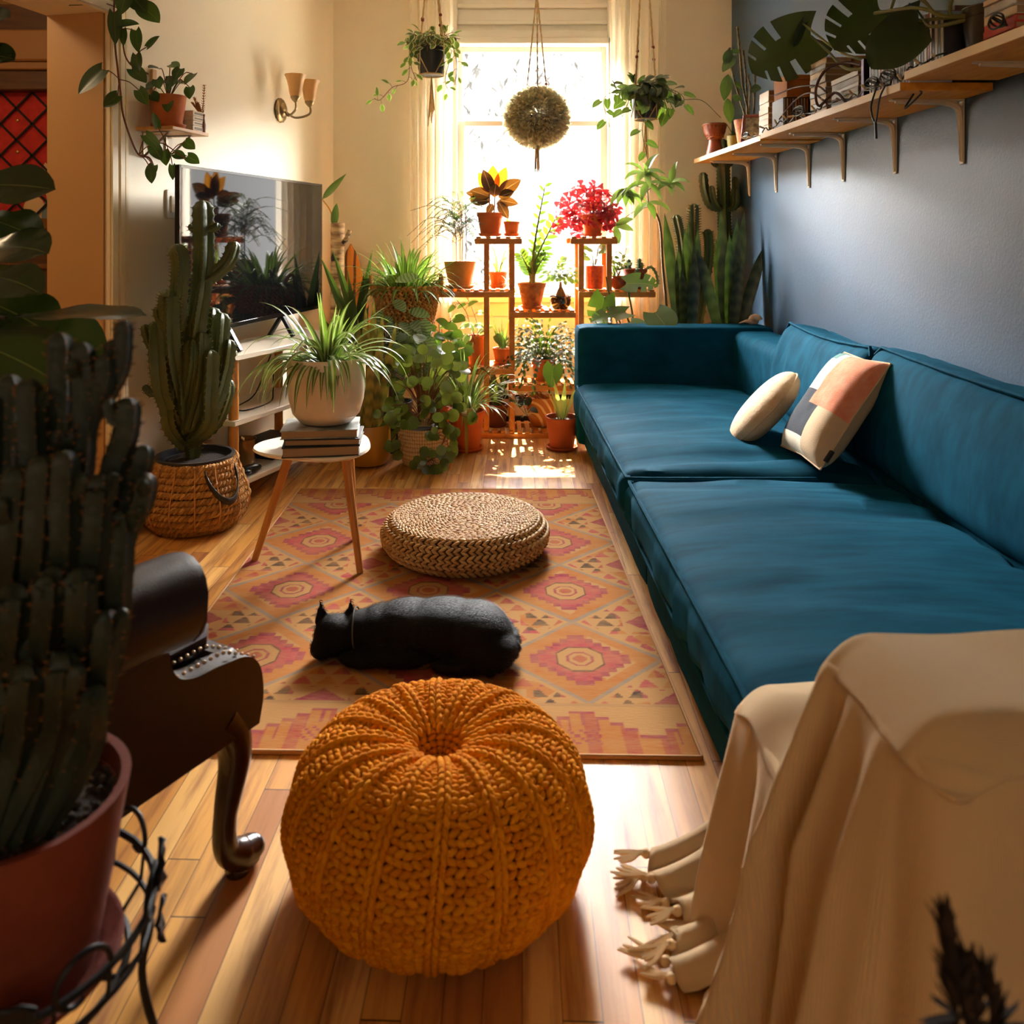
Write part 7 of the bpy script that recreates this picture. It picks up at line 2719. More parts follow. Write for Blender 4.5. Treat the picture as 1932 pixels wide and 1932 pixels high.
# ------------------------------------------------------------------ long shelf on the blue wall
def wall_shelf():
    mb_ = M('pine_board', (234, 164, 54), 0.6, rgb2=(216, 136, 30), vscale=7, stretch=(6, 0.8, 6))
    mbr = M('cream_steel_bracket', (214, 196, 164), 0.4)
    A, B_, C_ = 1.533, 1.540, 1.5655
    groups = [('far', 3.74, 4.97, A, (4.78, 4.33, 3.88)), ('middle', 2.455, 3.735, B_, (3.5, 3.05, 2.615)), ('near', 1.2, 2.43, C_, (2.16, 1.7))]
    labs = ['thin pine shelf board on the blue wall, end nearest the window', 'middle pine shelf board holding the book stacks on the blue wall', 'nearest pine shelf board on the blue wall, top right of photo']
    for (nm, y0, y1, z, br), lab in zip(groups, labs):
        r = thing('wall_shelf', lab, 'shelf', (1.31, (y0 + y1) / 2, z), 'shelf boards on the blue wall')
        b = MB(); b.box((1.18, y0, z), (1.449, y1, z + 0.024), 0.002); b.build('board', mb_, r)
        b = MB(); b.box((1.1785, y0, z + 0.0005), (1.1802, y1, z + 0.0238)); b.build('front_edge', M('pale_board_edge', (236, 214, 176), 0.5), r, 'pale front edge')
        for y in br:
            k = MB()
            k.box((1.225, y - 0.012, z - 0.006), (1.449, y + 0.012, z - 0.0005), 0.001)
            # bent, tapering arm and its raised rib
            P = spl([(1.24, y, z - 0.007), (1.38, y, z - 0.009), (1.428, y, z - 0.022), (1.441, y, z - 0.06), (1.4445, y, z - 0.19)], 30)
            k.tube(P, [0.003 + 0.009 * math.sin(PI * (0.12 + 0.78 * i / 30)) for i in range(31)], 8)
            k.box((1.444, y - 0.011, z - 0.20), (1.4495, y + 0.011, z - 0.006), 0.001)
            k.ell((1.443, y, z - 0.19), 0.003, 0.004, 0.004)
            k.build('bracket', mbr, r)
    tA, tB, tC = A + 0.0245, B_ + 0.0245, C_ + 0.0245
    rr = random.Random(66)
    m_wp = M('white_paper_cover', (222, 206, 180), 0.6, rgb2=(206, 186, 156), vscale=8)
    m_gp = M('grey_paper_cover', (196, 196, 194), 0.4, rgb2=(150, 150, 150), vscale=14)
    m_card = M('brown_cardboard', (170, 110, 52), 0.8, rgb2=(150, 94, 42), vscale=10)
    m_dk = M('dark_case', (34, 28, 26), 0.35)
    m_pg = m_pages

    def flat_stack(y0, y1, x0, x1, z, hs, covers, grp, labels, name='paperback', cat='book'):
        for i, h in enumerate(hs):
            r = thing(name, labels[i], cat, ((x0 + x1) / 2, (y0 + y1) / 2, z), grp)
            j = rr.uniform(-0.004, 0.004)
            b = MB()
            b.box((x0 + j, y0 + j, z), (x1 + j, y1 + j, z + 0.0025)); b.box((x0 + j, y0 + j, z + h - 0.0025), (x1 + j, y1 + j, z + h)); b.box((x0 + j, y0 + j, z), (x0 + j + 0.003, y1 + j, z + h), 0.001)
            b.build('cover', covers[i % len(covers)], r)
            b = MB(); b.box((x0 + j + 0.003, y0 + j + 0.003, z + 0.0025), (x1 + j - 0.003, y1 + j - 0.003, z + h - 0.0025)); b.build('pages', m_pg, r)
            z += h + 0.0008
        return z

    ords = ['bottom', 'second', 'third', 'fourth', 'fifth', 'sixth', 'seventh', 'eighth', 'ninth']

    def names(n, what):
        return ['%s, %s' % (what, ('bottom one' if i == 0 else 'topmost' if i == n - 1 else ords[i] + ' from the bottom')) for i in range(n)]
    # far stack of white paperbacks next to the small framed picture (far board)
    hs = [0.026, 0.024, 0.028, 0.022, 0.026, 0.024, 0.026, 0.022]
    flat_stack(3.77, 3.90, 1.225, 1.41, tA, hs, [m_wp], 'white paperbacks in the far stack', names(8, 'white paperback in the stack just right of the small framed picture'))
    # dark cd cases below a cardboard box
    y0, y1 = 3.52, 3.66
    for k in range(9):
        x = 1.205 + k * 0.0118
        r = thing('compact_disc', 'dark upright disc case under the cardboard box on the shelf', 'disc case', (x + 0.005, 3.59, tB), 'upright disc cases under the cardboard box')
        b = MB(); b.box((x, y0, tB), (x + 0.0105, y1, tB + 0.125), 0.001); b.build('case', m_dk, r)
        b = MB(); b.box((x + 0.002, y0 - 0.0008, tB + 0.004), (x + 0.0085, y0, tB + 0.121)); b.build('insert', (m_gp, m_wp, m_card)[k % 3], r)
    bx = thing('cardboard_box', 'brown cardboard box lying on the dark disc cases, behind the big leaf', 'box', (1.30, 3.59, tB + 0.1258))
    b = MB(); b.box((1.215, 3.505, tB + 0.1258), (1.42, 3.665, tB + 0.215), 0.002); b.build('box', m_card, bx)
    b = MB(); b.box((1.2145, 3.50, tB + 0.195), (1.4205, 3.667, tB + 0.2165), 0.002); b.build('lid', m_card, bx)
    bk = thing('storage_box', 'black box standing on the shelf behind the string-light cable', 'box', (1.39, 3.59, tB))
    b = MB(); b.box((1.325, 3.515, tB), (1.44, 3.66, tB + 0.12), 0.003); b.build('box', m_dk, bk)
    b = MB(); b.box((1.322, 3.512, tB + 0.10), (1.443, 3.663, tB + 0.1225), 0.002); b.build('lid', m_black, bk)
    hs = [0.022, 0.020, 0.024, 0.022, 0.020, 0.024, 0.022, 0.018, 0.022]
    flat_stack(3.07, 3.22, 1.205, 1.30, tB, hs, [m_wp, m_gp], 'pale paperbacks in the middle stack', names(9, 'pale paperback in the middle stack under the tan board box'))
    bx = thing('cardboard_box', 'tan cardboard box between the two monsteras, behind the leaf stem', 'box', (1.38, 3.15, tB))
    b = MB(); b.box((1.31, 3.06, tB), (1.44, 3.24, tB + 0.20), 0.003); b.build('box', m_card, bx)
    b = MB(); b.box((1.307, 3.057, tB + 0.18), (1.443, 3.243, tB + 0.2025), 0.002); b.build('lid', m_card, bx)
    hs = [0.016, 0.014, 0.018, 0.014, 0.020, 0.016]
    flat_stack(2.80, 3.02, 1.205, 1.36, tB, hs, [m_gp, M('glossy_white_magazine', (224, 222, 220), 0.3)], 'glossy magazines by the dark monstera pot', names(6, 'glossy pale magazine in the low stack left of the dark pot'), 'magazine', 'magazine')
    # orange and dark books standing at the wall
    for (y, t_, h, m_, lab) in ((3.33, 0.03, 0.20, M('coral_book_cloth', (214, 96, 60), 0.6), 'coral book standing by the wall between the leaves'), (2.90, 0.03, 0.24, M('midnight_book_cloth', (24, 30, 46), 0.6), 'dark blue book standing at the wall behind the magazines'), (2.52, 0.035, 0.24, M('umber_book_cloth', (70, 52, 36), 0.6), 'brown book standing at the wall behind the folded monstera leaf')):
        r = thing('hardback_book', lab, 'book', (1.40, y, tB))
        b = MB()
        b.box((1.375, y, tB), (1.445, y + 0.003, tB + h)); b.box((1.375, y + t_ - 0.003, tB), (1.445, y + t_, tB + h)); b.box((1.372, y, tB), (1.376, y + t_, tB + h), 0.001)
        b.build('cover', m_, r)
        b = MB(); b.box((1.376, y + 0.003, tB + 0.003), (1.442, y + t_ - 0.003, tB + h - 0.004)); b.build('pages', m_pg, r)
    # upright dark case with a violet edge
    r = thing('disc_case', 'upright dark disc case with violet edge beside the near monstera pot', 'disc case', (1.25, 2.762, tB))
    b = MB(); b.box((1.205, 2.755, tB), (1.33, 2.77, tB + 0.13), 0.001); b.build('case', m_dk, r)
    b = MB(); b.box((1.2035, 2.754, tB + 0.002), (1.2055, 2.771, tB + 0.128)); b.build('spine', M('violet_edge', (150, 120, 190), 0.3), r)
    # row of disc spines
    cols = [(206, 206, 210), (150, 60, 60), (190, 200, 190), (60, 60, 66), (200, 190, 170), (120, 140, 150), (222, 220, 220), (90, 60, 90)]
    mats = [M('disc_spine', c, 0.3) for c in cols]
    y = 2.455
    k = 0
    while y < 2.71:
        t_ = 0.011
        r = thing('compact_disc', 'thin upright disc case in the row between the two monstera pots', 'disc case', (1.27, y + t_ / 2, tB), 'disc cases in the row at the shelf edge')
        h = rr.choice((0.118, 0.122, 0.124))
        b = MB(); b.box((1.207, y, tB), (1.33, y + t_ - 0.001, tB + h), 0.001); b.build('case', mats[k % 8], r)
        b = MB(); b.box((1.2062, y + 0.002, tB + 0.003), (1.207, y + t_ - 0.003, tB + h - 0.003)); b.build('insert', mats[(k * 3 + 1) % 8], r)
        y += t_
        k += 1
    y = 2.27
    while y < 2.425:
        t_ = rr.choice((0.011, 0.014, 0.017))
        r = thing('compact_disc', 'upright case standing on the nearest board, next to the big dark pot', 'disc case', (1.27, y + t_ / 2, tC), 'cases on the nearest board')
        h = rr.choice((0.122, 0.14, 0.15))
        b = MB(); b.box((1.207, y, tC), (1.34, y + t_ - 0.001, tC + h), 0.001); b.build('case', mats[(k + 3) % 8], r)
        b = MB(); b.box((1.2062, y + 0.002, tC + 0.003), (1.207, y + t_ - 0.003, tC + h - 0.003)); b.build('insert', mats[(k * 3 + 2) % 8], r)
        y += t_
        k += 1
    # books lying on the nearest board
    red = M('red_book_cover', (196, 50, 36), 0.4)
    flat_stack(1.97, 2.10, 1.215, 1.42, tC, [0.014, 0.017, 0.016, 0.022, 0.024, 0.012], [m_dk, red, red, m_wp, m_gp, m_wp], 'books lying at the right end of the shelf', ['dark book at the bottom of the pile at top right', 'red-spined book low in the pile at top right', 'red-spined book in the middle of the pile at top right, under two pale ones', 'white book above the red ones in the pile at top right', 'grey thick book second from the top at top right', 'thin white book topmost in the pile at top right'], 'hardback_book')
    r = thing('photo_frame', 'pale picture standing behind the pile of books at the top right edge', 'picture', (1.40, 1.95, tC))
    b = MB(); b.box((1.395, 1.84, tC), (1.412, 1.94, tC + 0.28), 0.002); b.build('frame', m_gp, r)
    b = MB(); b.box((1.393, 1.85, tC + 0.01), (1.395, 1.93, tC + 0.27)); b.build('picture', m_card, r)

    # ---- decorative things at the far end
    c = Vector((1.245, 4.76, tA))
    r = thing('djembe_drum', 'little carved wooden goblet drum on the window end of the shelf', 'drum', c)
    mw = M('red_brown_wood', (128, 56, 26), 0.45, rgb2=(100, 40, 18), vscale=20)
    b = MB(); b.lathe([(0.052, 0.0), (0.048, 0.02), (0.036, 0.07), (0.033, 0.09), (0.044, 0.105), (0.058, 0.13), (0.064, 0.165), (0.064, 0.180), (0.0, 0.182)], c, 32); b.build('body', mw, r)
    b = MB()
    for i in range(20):
        a = 2 * PI * i / 20
        for da in (0.12, -0.12):
            e0, e1 = Vector((math.cos(a), math.sin(a), 0)), Vector((math.cos(a + da), math.sin(a + da), 0))
            b.tube([c + e1 * 0.047 + Vector((0, 0, 0.105)), c + e0 * 0.0665 + Vector((0, 0, 0.172))], 0.0018, 4)
    for z, rd in ((0.105, 0.047), (0.172, 0.067), (0.094, 0.038)):
        b.tube([c + Vector((rd * math.cos(2 * PI * i / 30), rd * math.sin(2 * PI * i / 30), z)) for i in range(31)], 0.003, 5)
    b.build('lacing', M('drum_cord', (150, 80, 40), 0.7), r)
    c = (1.33, 4.66, tA)
    r, o = pot('seedling', 'small olive cup with a trailing runner between the drum and terracotta pot', 'potted plant', c, 0.045, 0.035, 0.10, M('olive_glaze', (120, 110, 50), 0.4), rim=0)
    sm = MB(); sm.tube(spl([o, o + Vector((-0.06, -0.02, 0.08)), o + Vector((-0.13, -0.08, 0.05))], 10), 0.002, 4); sm.build('runner', m_stem, r)
    lm = MB(); rosette(lm, o, 6, 0.06, 0.03, 'heart', (30, 80), (0.5, 1.5), 14, 0.01); lm.build('leaves', m_pothos, r)
    c = (1.300, 4.33, tA)
    r, o = pot('dumb_cane', 'ringed-stem plant with hanging dark leaves in terracotta on the shelf', 'potted plant', c, 0.068, 0.045, 0.145, m_terra2, rim=0)
    sm, lm = MB(), MB()

    def P(px, py, d=4.30):
        return at(px, py, d)
    for pts in ([o + Vector((0.02, 0, -.01)), P(1402, 165), P(1397, 110), P(1391, 50)], [o, P(1408, 160), P(1405, 120), P(1402, 95)], [o + Vector((0.03, 0, -.01)), P(1424, 170), P(1425, 130), P(1428, 110)], [o + Vector((0.01, 0.02, -.01)), P(1416, 170), P(1412, 150), P(1412, 140)], [o, P(1385, 150), P(1375, 100), P(1378, 90)]):
        Q = spl(pts, 40)
        sm.tube(Q, [0.005 + 0.0012 * (i % 3 == 0) for i in range(41)], 6)
    for (px, py, dv, L, W) in ((1388, 105, (-0.7, -0.4, -0.7), .13, .055), (1374, 140, (-0.25, -0.3, -1), .15, .06), (1378, 92, (-0.3, -0.2, -0.8), .10, .05), (1398, 98, (-0.9, -.1, 0.1), .06, .03), (1372, 185, (0.05, -0.3, -1), .14, .055), (1400, 165, (-0.6, -0.5, 0.1), .06, .05), (1415, 170, (0.6, -0.5, 0.1), .06, .05), (1395, 180, (-.5, -.5, -.5), .06, .05)):
        lm.leaf(P(px, py), dv, L, W, 'oval', 0.4, 0.2, up=(-0.2, -0.9, 0.3), n=9, cols=2)
    sm.build('canes', M('ringed_cane', (128, 110, 62), 0.7, rgb2=(70, 60, 30), vscale=60), r); lm.build('leaves', m_pothos, r)
    c = Vector((1.24, 4.06, tA))
    r = thing('picture_frame', 'small red-brown picture frame leaning back on the shelf edge', 'picture frame', c)
    m3 = Matrix.Rotation(-0.55, 3, 'Z') @ Matrix.Rotation(-0.35, 3, 'X')
    b = MB()
    for (x0, z0, x1, z1) in ((-0.055, 0, 0.055, 0.014), (-0.055, 0.136, 0.055, 0.15), (-0.055, 0, -0.041, 0.15), (0.041, 0, 0.055, 0.15)):
        b.box((x0, -0.006, z0), (x1, 0.006, z1), 0.002, rot=m3, c=c + m3 @ Vector(((x0 + x1) / 2, 0, (z0 + z1) / 2)))
    b.build('frame', M('mahogany_frame', (120, 50, 34), 0.4), r)
    b = MB(); b.box((-0.043, -0.001, 0.012), (0.043, 0.001, 0.138), rot=m3, c=c + m3 @ Vector((0, 0.001, 0.075))); b.build('photograph', M('photo_print', (186, 170, 140), 0.7, rgb2=(60, 50, 44), vscale=36), r)
    b = MB(); b.box((-0.01, -0.003, -0.05), (0.01, 0.003, 0.05), rot=Matrix.Rotation(-0.55, 3, 'Z') @ Matrix.Rotation(0.4, 3, 'X'), c=c + Vector((0.035, 0.062, 0.05))); b.build('strut', m_dk, r)

    # ---- monsteras on the shelf
    def mon(name, label, c, rt_, rb_, h, mat, leaves, stems, skip_slits=True, mat_l=None):
        r, o = pot(name, label, 'potted plant', c, rt_, rb_, h, mat, rim=0.22)
        sm, lm = MB(), MB()
        for (q, dv, up, L, W, sl, via) in leaves:
            lm.leaf(q, dv, L, W, 'heart', 0.25, 0.14, up=up, n=26, cols=5, back=0.24, slant=0.16, wave=0.010, ph=q.x * 9, skip=(lambda i, u, sl=sl: sl and (abs(u) > 0.3 and i in (9, 10, 15, 20))))
            sm.tube(spl([o] + via + [q], 20), [0.0065 * (1 - 0.4 * i / 20) for i in range(21)], 7)
        for via in stems:
            sm.tube(spl([o] + via, 20), 0.005, 6)
        sm.build('stems', M('olive_stem', (104, 102, 44), 0.5), r)
        lm.build('leaves', mat_l or m_mons_d, r)
    d1 = 2.70
    mon('monstera', 'monstera with a huge dark split leaf, in the narrower dark pot mid-shelf', (1.255, 2.705, tB), 0.045, 0.034, 0.115, M('grey_plastic_pot', (70, 64, 60), 0.3),
        [(at(1530, 68, 3.25), (-0.80, 0.1, -0.42), (-0.25, -0.9, 0.1), 0.26, 0.25, True, [at(1600, 130, 2.85), at(1560, 95, 3.05)]),
         (at(1515, 45, 3.2), (-0.35, -0.3, -0.55), (0.7, -0.6, 0.2), 0.12, 0.05, False, [at(1590, 100, 2.9)]),
         (at(1660, 18, 2.55), (-0.75, -0.15, -0.55), (-0.25, -0.95, 0.15), 0.20, 0.20, True, [at(1650, 90, 2.6)])],
        [[at(1655, 100, 2.66), at(1690, -10, 2.6)]])
    mon('monstera', 'monstera with arching stems and a folded leaf, in the big dark pot', (1.285, 2.19, tC), 0.066, 0.054, 0.12, M('brown_black_pot', (52, 42, 34), 0.3),
        [(at(1740, 36, 2.3), (-0.62, -0.2, 0.62), (0.5, -0.5, 0.5), 0.06, 0.05, False, [at(1765, 50, 2.22)]),
         (at(1735, 40, 2.36), (-0.72, 0.0, -0.62), (-0.15, -0.93, 0.3), 0.19, 0.14, False, [at(1765, 36, 2.26)])],
        [[at(1775, 30, 2.2), at(1740, 0, 2.25), at(1690, -15, 2.3)], [at(1796, 30, 2.2), at(1800, -20, 2.2)], [at(1795, 32, 2.2), at(1730, 15, 2.25), at(1650, 25, 2.4)]])
    # ---- string lights
    r = thing('string_lights', 'black cable of unlit string lights tangled along the shelf edge', 'string lights', (1.2, 3.0, tB))
    cb = MB()
    pts = []
    y = 4.02
    while y > 2.2:
        zt = tA if y > 3.74 else tB if y > 2.43 else tC
        pts.append(Vector((1.19 + rr.uniform(-0.006, 0.012), y, zt + 0.004 + abs(rr.gauss(0, 0.014)))))
        y -= rr.uniform(0.02, 0.05)
    pts = pts
    P_ = spl(pts, len(pts) * 6)
    cb.tube(P_, 0.0028, 5)
    for (y0, w, hgt) in ((3.98, 0.04, 0.02), (3.3, 0.06, 0.035), (2.66, 0.045, 0.03), (2.55, 0.05, 0.035), (2.0, 0.03, 0.035)):
        zt = tA if y0 > 3.74 else tB if y0 > 2.43 else tC
        for k in range(3):
            q = [Vector((1.186, y0 + w * math.cos(t * 0.7 + k), zt + 0.02 + hgt * (0.5 + 0.5 * math.sin(t * 0.7 + k * 1.7)))) + Vector((0.004 * k, 0, 0)) for t in range(10)]
            cb.tube(spl(q, 30), 0.0026, 5)
    hang = [Vector((1.176, 2.60, tB + 0.01)), Vector((1.168, 2.62, tB - 0.05)), Vector((1.166, 2.585, tB - 0.10)), Vector((1.168, 2.56, tB - 0.03)), Vector((1.176, 2.54, tB + 0.006))]
    cb.tube(spl(hang, 24), 0.003, 5)
    cb.tube([hang[2], hang[2] + Vector((0, -0.005, -0.05))], 0.004, 6)
    cb.tube(spl([Vector((1.24, 2.50, B_ - 0.003)), Vector((1.20, 2.47, B_ - 0.05)), Vector((1.21, 2.40, B_ - 0.02)), Vector((1.23, 2.44, B_ - 0.004))], 20), 0.003, 5)
    cb.build('cable', M('black_cable', (20, 18, 17), 0.45), r)
    for k in range(18):
        p = P_[int((k + 0.5) / 18 * len(P_))]
        b = MB(); d = Vector((-0.6, rr.uniform(-0.6, 0.6), rr.uniform(-0.2, 0.8))).normalized()
        b.tube([p, p + d * 0.012], 0.004, 6)
        b.tube([p + d * 0.012, p + d * 0.022, p + d * 0.026], [0.0042, 0.0042, 0.001], 7)
        b.build('bulb', M('clear_bulb', (206, 190, 160), 0.15) if k == 0 else bpy.data.materials['clear_bulb'], r)
    # dry brown vine arching in front of the books
    b = MB()
    b.tube(spl([at(1598, 195, 2.86), at(1575, 175, 2.95), at(1545, 200, 3.0), at(1540, 165, 2.98), at(1560, 130, 2.92), at(1595, 118, 2.85), at(1625, 122, 2.78)], 40), 0.005, 6)
    b.tube(spl([at(1470, 225, 3.55), at(1500, 190, 3.4), at(1530, 175, 3.2), at(1560, 195, 2.98)], 30), 0.0035, 6)
    b.tube(spl([at(1462, 180, 3.6), at(1500, 165, 3.4), at(1540, 162, 3.1), at(1560, 175, 2.96)], 30), 0.0035, 6)
    o = b.build('dried_vine', M('dry_brown_vine', (70, 34, 16), 0.7), loc=at(1545, 170, 3.0))
    tag(o, 'dry brown vine arching along the shelf in front of the magazines', 'vine')


wall_shelf()


# ------------------------------------------------------------------ left wall: small shelf, sconce, switch
def left_wall():
    rr = random.Random(88)
    base = lw(3.275, 0, 1.523)

    def W(s, o, z):
        return base + LU * s + LN * o + Vector((0, 0, z))
    M3 = Matrix((LU, -LN, Vector((0, 0, 1)))).transposed()
    r = thing('corner_shelf', 'small light wood shelf on the left wall above the television', 'shelf', base)
    m_ply = M('light_ply', (206, 156, 92), 0.5, rgb2=(190, 136, 72), vscale=8, stretch=(5, 1, 1))
    b = MB(); b.box((0, -0.08, 0), (0.255, 0.08, 0.014), 0.002, rot=M3, c=W(0.1275, 0.082, 0.007)); b.build('board', m_ply, r)
    for s in (0.05, 0.20):
        b = MB()
        b.beam(W(s, 0.002, -0.002), W(s, 0.12, -0.002), 0.014, 0.004)
        b.beam(W(s, 0.004, -0.002), W(s, 0.004, -0.10), 0.014, 0.004, up=LN)
        b.beam(W(s, 0.006, -0.095), W(s, 0.11, -0.004), 0.008, 0.004, up=LU)
        b.build('bracket', M('steel', (150, 140, 120), 0.4, 0.6), r)
    c = W(0.10, 0.078, 0.0145)
    p, o = pot('pothos', 'potted pothos in terracotta pot with saucer on the small left shelf', 'potted plant', c, 0.068, 0.052, 0.125, m_terra, saucer=0.066, rim=0.0)
    sm, lm = MB(), MB()
    for (px, py) in ((300, 130), (322, 122), (340, 130), (365, 140), (350, 158), (312, 150), (296, 150), (358, 165), (330, 150), (275, 165), (318, 190), (285, 178)):
        q = at(px, py, c.y - 0.04 + rr.uniform(-0.06, 0.05))
        sm.tube(spl([o, o.lerp(q, 0.6) + Vector((0, 0, 0.04)), q], 8), 0.002, 4)
        lm.leaf(q, (rr.uniform(-0.4, 1), -0.4, rr.uniform(-0.8, 0.1)), 0.06 * rr.uniform(0.8, 1.15), 0.046, 'heart', 0.5, 0.15, up=(rr.uniform(-0.3, 0.3), -0.8, 0.5), n=8, cols=2, back=0.15)
    sm.build('stems', m_bstem, p); lm.build('leaves', m_pothos, p)
    z = 0.0145
    for k in range(4):
        cc = W(0.200, 0.095, z)
        h = (0.022, 0.018, 0.018, 0.02)[k]
        bb = thing('paperback', ('bottom white paperback of the pile right of the pothos pot', 'white paperback second from the bottom, right of the pothos pot', 'white paperback third from the bottom, right of the pothos pot', 'topmost white paperback on the small left shelf')[k], 'book', cc, 'white paperbacks on the small left shelf')
        b = MB(); b.box((-0.042, -0.055, 0), (0.042, 0.055, h), 0.001, rot=M3, c=cc + Vector((0, 0, h / 2))); b.build('cover', M('white_book_card', (224, 208, 178), 0.6) if k == 0 else bpy.data.materials['white_book_card'], bb)
        b = MB(); b.box((-0.040, -0.0006, 0.006), (0.02, 0.0006, h - 0.006), rot=M3, c=cc + LN * 0.0555 - LU * 0.0 + Vector((0, 0, h / 2))); b.build('title', M('grey_print', (150, 140, 124), 0.8) if k == 0 else bpy.data.materials['grey_print'], bb)
        z += h + 0.001
    cc = W(0.238, 0.145, 0.0145)
    r = thing('dried_grass', 'dried foxtail seed heads in a slim brown vase on the left shelf', 'dried flowers', cc)
    b = MB(); b.lathe([(0.010, 0), (0.012, 0.03), (0.007, 0.06), (0.009, 0.075), (0.006, 0.075), (0, 0.07)], cc, 14); b.build('vase', M('brown_vase', (120, 62, 34), 0.5), r)
    b = MB()
    for k, (dx, h) in enumerate(((0.0, 0.19), (-0.045, 0.14), (-0.03, 0.12), (-0.055, 0.12))):
        tip = cc + LU * 0.01 + LN * (0.0) + Vector((dx * 0.9, 0, h))
        P = spl([cc + Vector((0, 0, 0.06)), cc + Vector((dx * 0.4, 0, 0.09)), tip], 20)
        b.tube(P, 0.0012, 4)
        for i in range(8, 21):
            for j in range(5):
                a = j * 1.26 + i
                b.leaf(P[i], (math.cos(a), math.sin(a), 0.9), 0.013, 0.005, 'lance', 0, 0, n=2)
    b.build('seed_heads', M('straw_brown', (170, 104, 44), 0.8), r)
    r = thing('wooden_plaque', 'slim wooden plaque leaning on the wall behind the pothos pot', 'plaque', W(0.07, 0.01, 0.0145))
    b = MB(); b.box((-0.014, -0.006, 0), (0.014, 0.006, 0.24), 0.002, rot=M3, c=W(0.105, 0.008, 0.1345)); b.build('plaque', m_ply, r)
    # trailing pothos from a pot above the frame
    bp = lw(3.10, 0.10, 2.05)
    r = thing('trailing_pothos', 'long pothos vines trailing down the wall beside the doorway casing', 'potted plant', bp)
    b = MB(); b.lathe([(0.06, 0.0), (0.075, 0.11), (0.08, 0.12), (0.07, 0.12), (0, 0.11)], bp, 24); b.build('pot', m_dkpot, r)
    b = MB(); b.tube([bp + Vector((0, 0, 0.0)) - LN * 0.1, bp + Vector((0, 0, -0.01)) + LN * 0.03], 0.006, 6); b.tube([bp + LN * 0.075 + Vector((0, 0, 0.11)), bp + Vector((0, 0, 0.5)), Vector((bp.x, bp.y, CEIL))], 0.004, 5); b.build('hook', m_black, r)
    sm, lm = MB(), MB()
    o = bp + Vector((0, 0, 0.11)) + LN * 0.07

    def P(px, py, d=3.08):
        return at(px, py, d)
    sm.tube(spl([o, P(222, -30, 3.1), P(216, 60, 3.1), P(222, 130, 3.1), P(228, 180, 3.12), P(232, 215, 3.13), P(246, 260, 3.14), P(262, 292, 3.16), P(282, 298, 3.18), P(292, 320, 3.18)], 60), 0.0035, 6)
    sm.tube(spl([o, P(232, -20, 3.12), P(232, 80, 3.12), P(245, 120, 3.14), P(280, 140, 3.14)], 40), 0.003, 6)
    sm.tube(spl([P(270, 296, 3.17), P(300, 270, 3.19), P(330, 285, 3.2), P(350, 300, 3.2)], 20), 0.0022, 5)
    for (px, py, dx, dz, L, W_, uy) in ((268, 12, 0.75, -0.6, .085, .075, -0.9), (250, -6, 0.5, -0.5, .08, .07, -.9), (238, -10, -0.2, -0.9, .07, .06, -.9), (216, 25, 0.1, -1, .105, .05, -.6), (222, 46, 0.9, 0.05, .075, .045, -.5), (232, 56, 0.1, -1, .055, .03, -.8),
                                     (256, 58, 0.2, -1, .075, .05, -.8), (278, 88, 0.7, 0.6, .055, .036, -.7), (258, 104, 0.1, -1, .07, .045, -.8), (193, 132, -0.9, -0.9, .105, .075, -.95), (222, 180, -0.55, -0.5, .058, .055, -.95), (250, 130, 0.6, -0.5, .07, .055, -.6), (275, 255, 0.6, -0.5, .075, .045, -.5), (262, 170, 0.5, -0.7, .06, .05, -.6),
                                     (288, 275, 0.6, -0.8, .06, .05, -.7), (350, 268, 0.5, -0.3, .045, .045, -.9), (330, 290, 0.6, -0.2, .045, .04, -.9), (354, 295, 0.8, -0.4, .05, .045, -.8), (290, 312, -0.4, -1, .05, .042, -.9), (284, 318, 0.15, -1, .05, .042, -.9), (325, 312, 0.1, -1, .05, .03, -.8), (310, 285, 0.2, -1, .05, .045, -.8), (298, 240, -0.2, 0.9, .05, .03, -.7), (168, 4, -0.6, -0.1, .06, .035, -.6)):
        d = 3.06 + (0.0013 * (px - 200))
        q = P(px, py, d)
        lm.leaf(q, (dx, -0.15, dz), L * 1.15, W_, 'heart', 0.3, 0.15, up=(rr.uniform(-0.2, 0.2), uy, 0.35), n=9, cols=3, back=0.16)
        near = min((P(216, 60, 3.1), P(226, 150, 3.1), P(232, 215, 3.13), P(262, 292, 3.16), P(245, 120, 3.14), P(232, 20, 3.12), P(320, 290, 3.2)), key=lambda v: (v - q).length)
        sm.tube(spl([near, (near + q) / 2 + Vector((0, 0, 0.01)), q], 6), 0.0018, 4)
    sm.build('vines', m_bstem, r); lm.build('leaves', m_pothos, r)
    # sconce
    s0 = lw(4.46, 0, 1.80)
    r = thing('wall_sconce', 'two-armed pewter wall sconce with frosted bell shades on the left wall', 'wall lamp', s0)
    m_pew = M('aged_pewter', (150, 128, 92), 0.35, 0.85)
    rot = LN.to_track_quat('Z', 'Y').to_matrix()
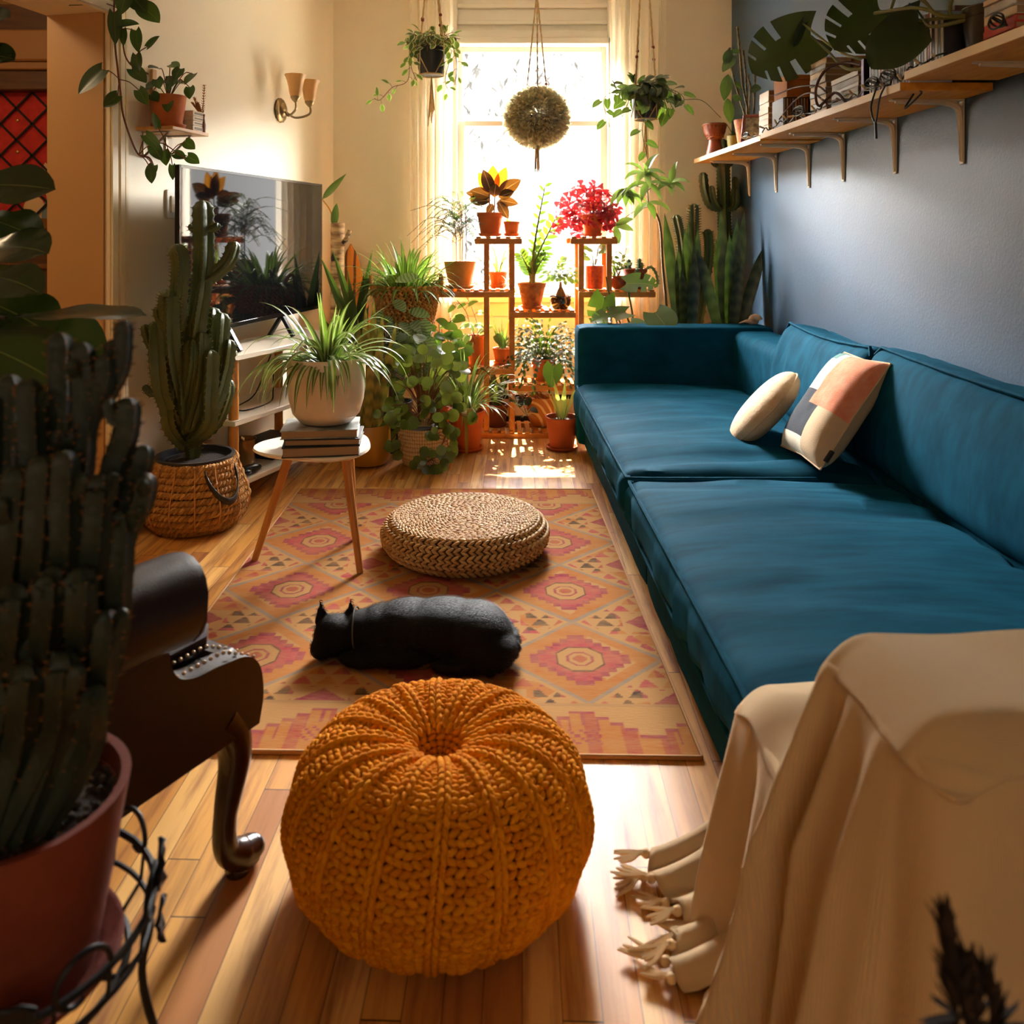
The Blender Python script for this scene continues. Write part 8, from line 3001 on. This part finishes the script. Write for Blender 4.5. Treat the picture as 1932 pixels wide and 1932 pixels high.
    b = MB(); b.lathe([(0.062, 0.0), (0.064, 0.008), (0.055, 0.016), (0.040, 0.018), (0.034, 0.028), (0.012, 0.036), (0, 0.037)], s0 - Vector((0, 0, 0.03)), 32, m=rot, fn=lambda a, z: 1 + 0.03 * math.cos(16 * a)); b.build('backplate', m_pew, r)
    m_sh = NT('frosted_glass_shade')
    m_sh.b.inputs['Base Color'].default_value = lin((226, 190, 130)); m_sh.b.inputs['Roughness'].default_value = 0.4
    tl = m_sh.n('ShaderNodeBsdfTranslucent', Color=lin((240, 204, 140)))
    mx = m_sh.n('ShaderNodeMixShader', i0=0.4, i1=m_sh.b.outputs[0], i2=tl.outputs[0]); m_sh.t.links.new(mx.outputs[0], m_sh.out.inputs['Surface'])
    for sg in (-1, 1):
        tip = s0 + LU * (0.085 * sg) + LN * 0.13 + Vector((0, 0, 0.015))
        b = MB()
        st = s0 + LN * 0.03 - Vector((0, 0, 0.035))
        b.tube(spl([st, st + LU * 0.04 * sg + LN * 0.04 - Vector((0, 0, 0.03)), tip + LN * 0.0 - Vector((0, 0, 0.055)), tip], 20), 0.006, 8)
        b.lathe([(0.006, -0.02), (0.018, -0.008), (0.026, 0.004), (0.026, 0.012), (0.02, 0.014), (0, 0.014)], tip, 20)
        b.build('arm', m_pew, r)
        b = MB(); b.lathe([(0.026, 0.012), (0.032, 0.03), (0.036, 0.06), (0.044, 0.095), (0.056, 0.122), (0.054, 0.122), (0.042, 0.094), (0.034, 0.06), (0.030, 0.03), (0.022, 0.014)], tip, 32, fn=lambda a, z: 1 + 0.025 * math.cos(8 * a), cap=False); b.build('shade', m_sh.m, r)
    # switch
    s0 = lw(3.50, 0, 1.245)
    r = thing('light_switch', 'white rocker light switch plate on the left wall beside the television', 'light switch', s0)
    b = MB(); b.box((-0.035, -0.004, -0.06), (0.035, 0.004, 0.06), 0.003, rot=M3, c=s0 + LN * 0.004); b.build('plate', m_white, r)
    b = MB(); b.box((-0.010, -0.003, -0.035), (0.010, 0.003, 0.035), 0.002, rot=M3, c=s0 + LN * 0.010); b.build('rocker', M('switch_rocker', (206, 190, 160), 0.4), r)


left_wall()
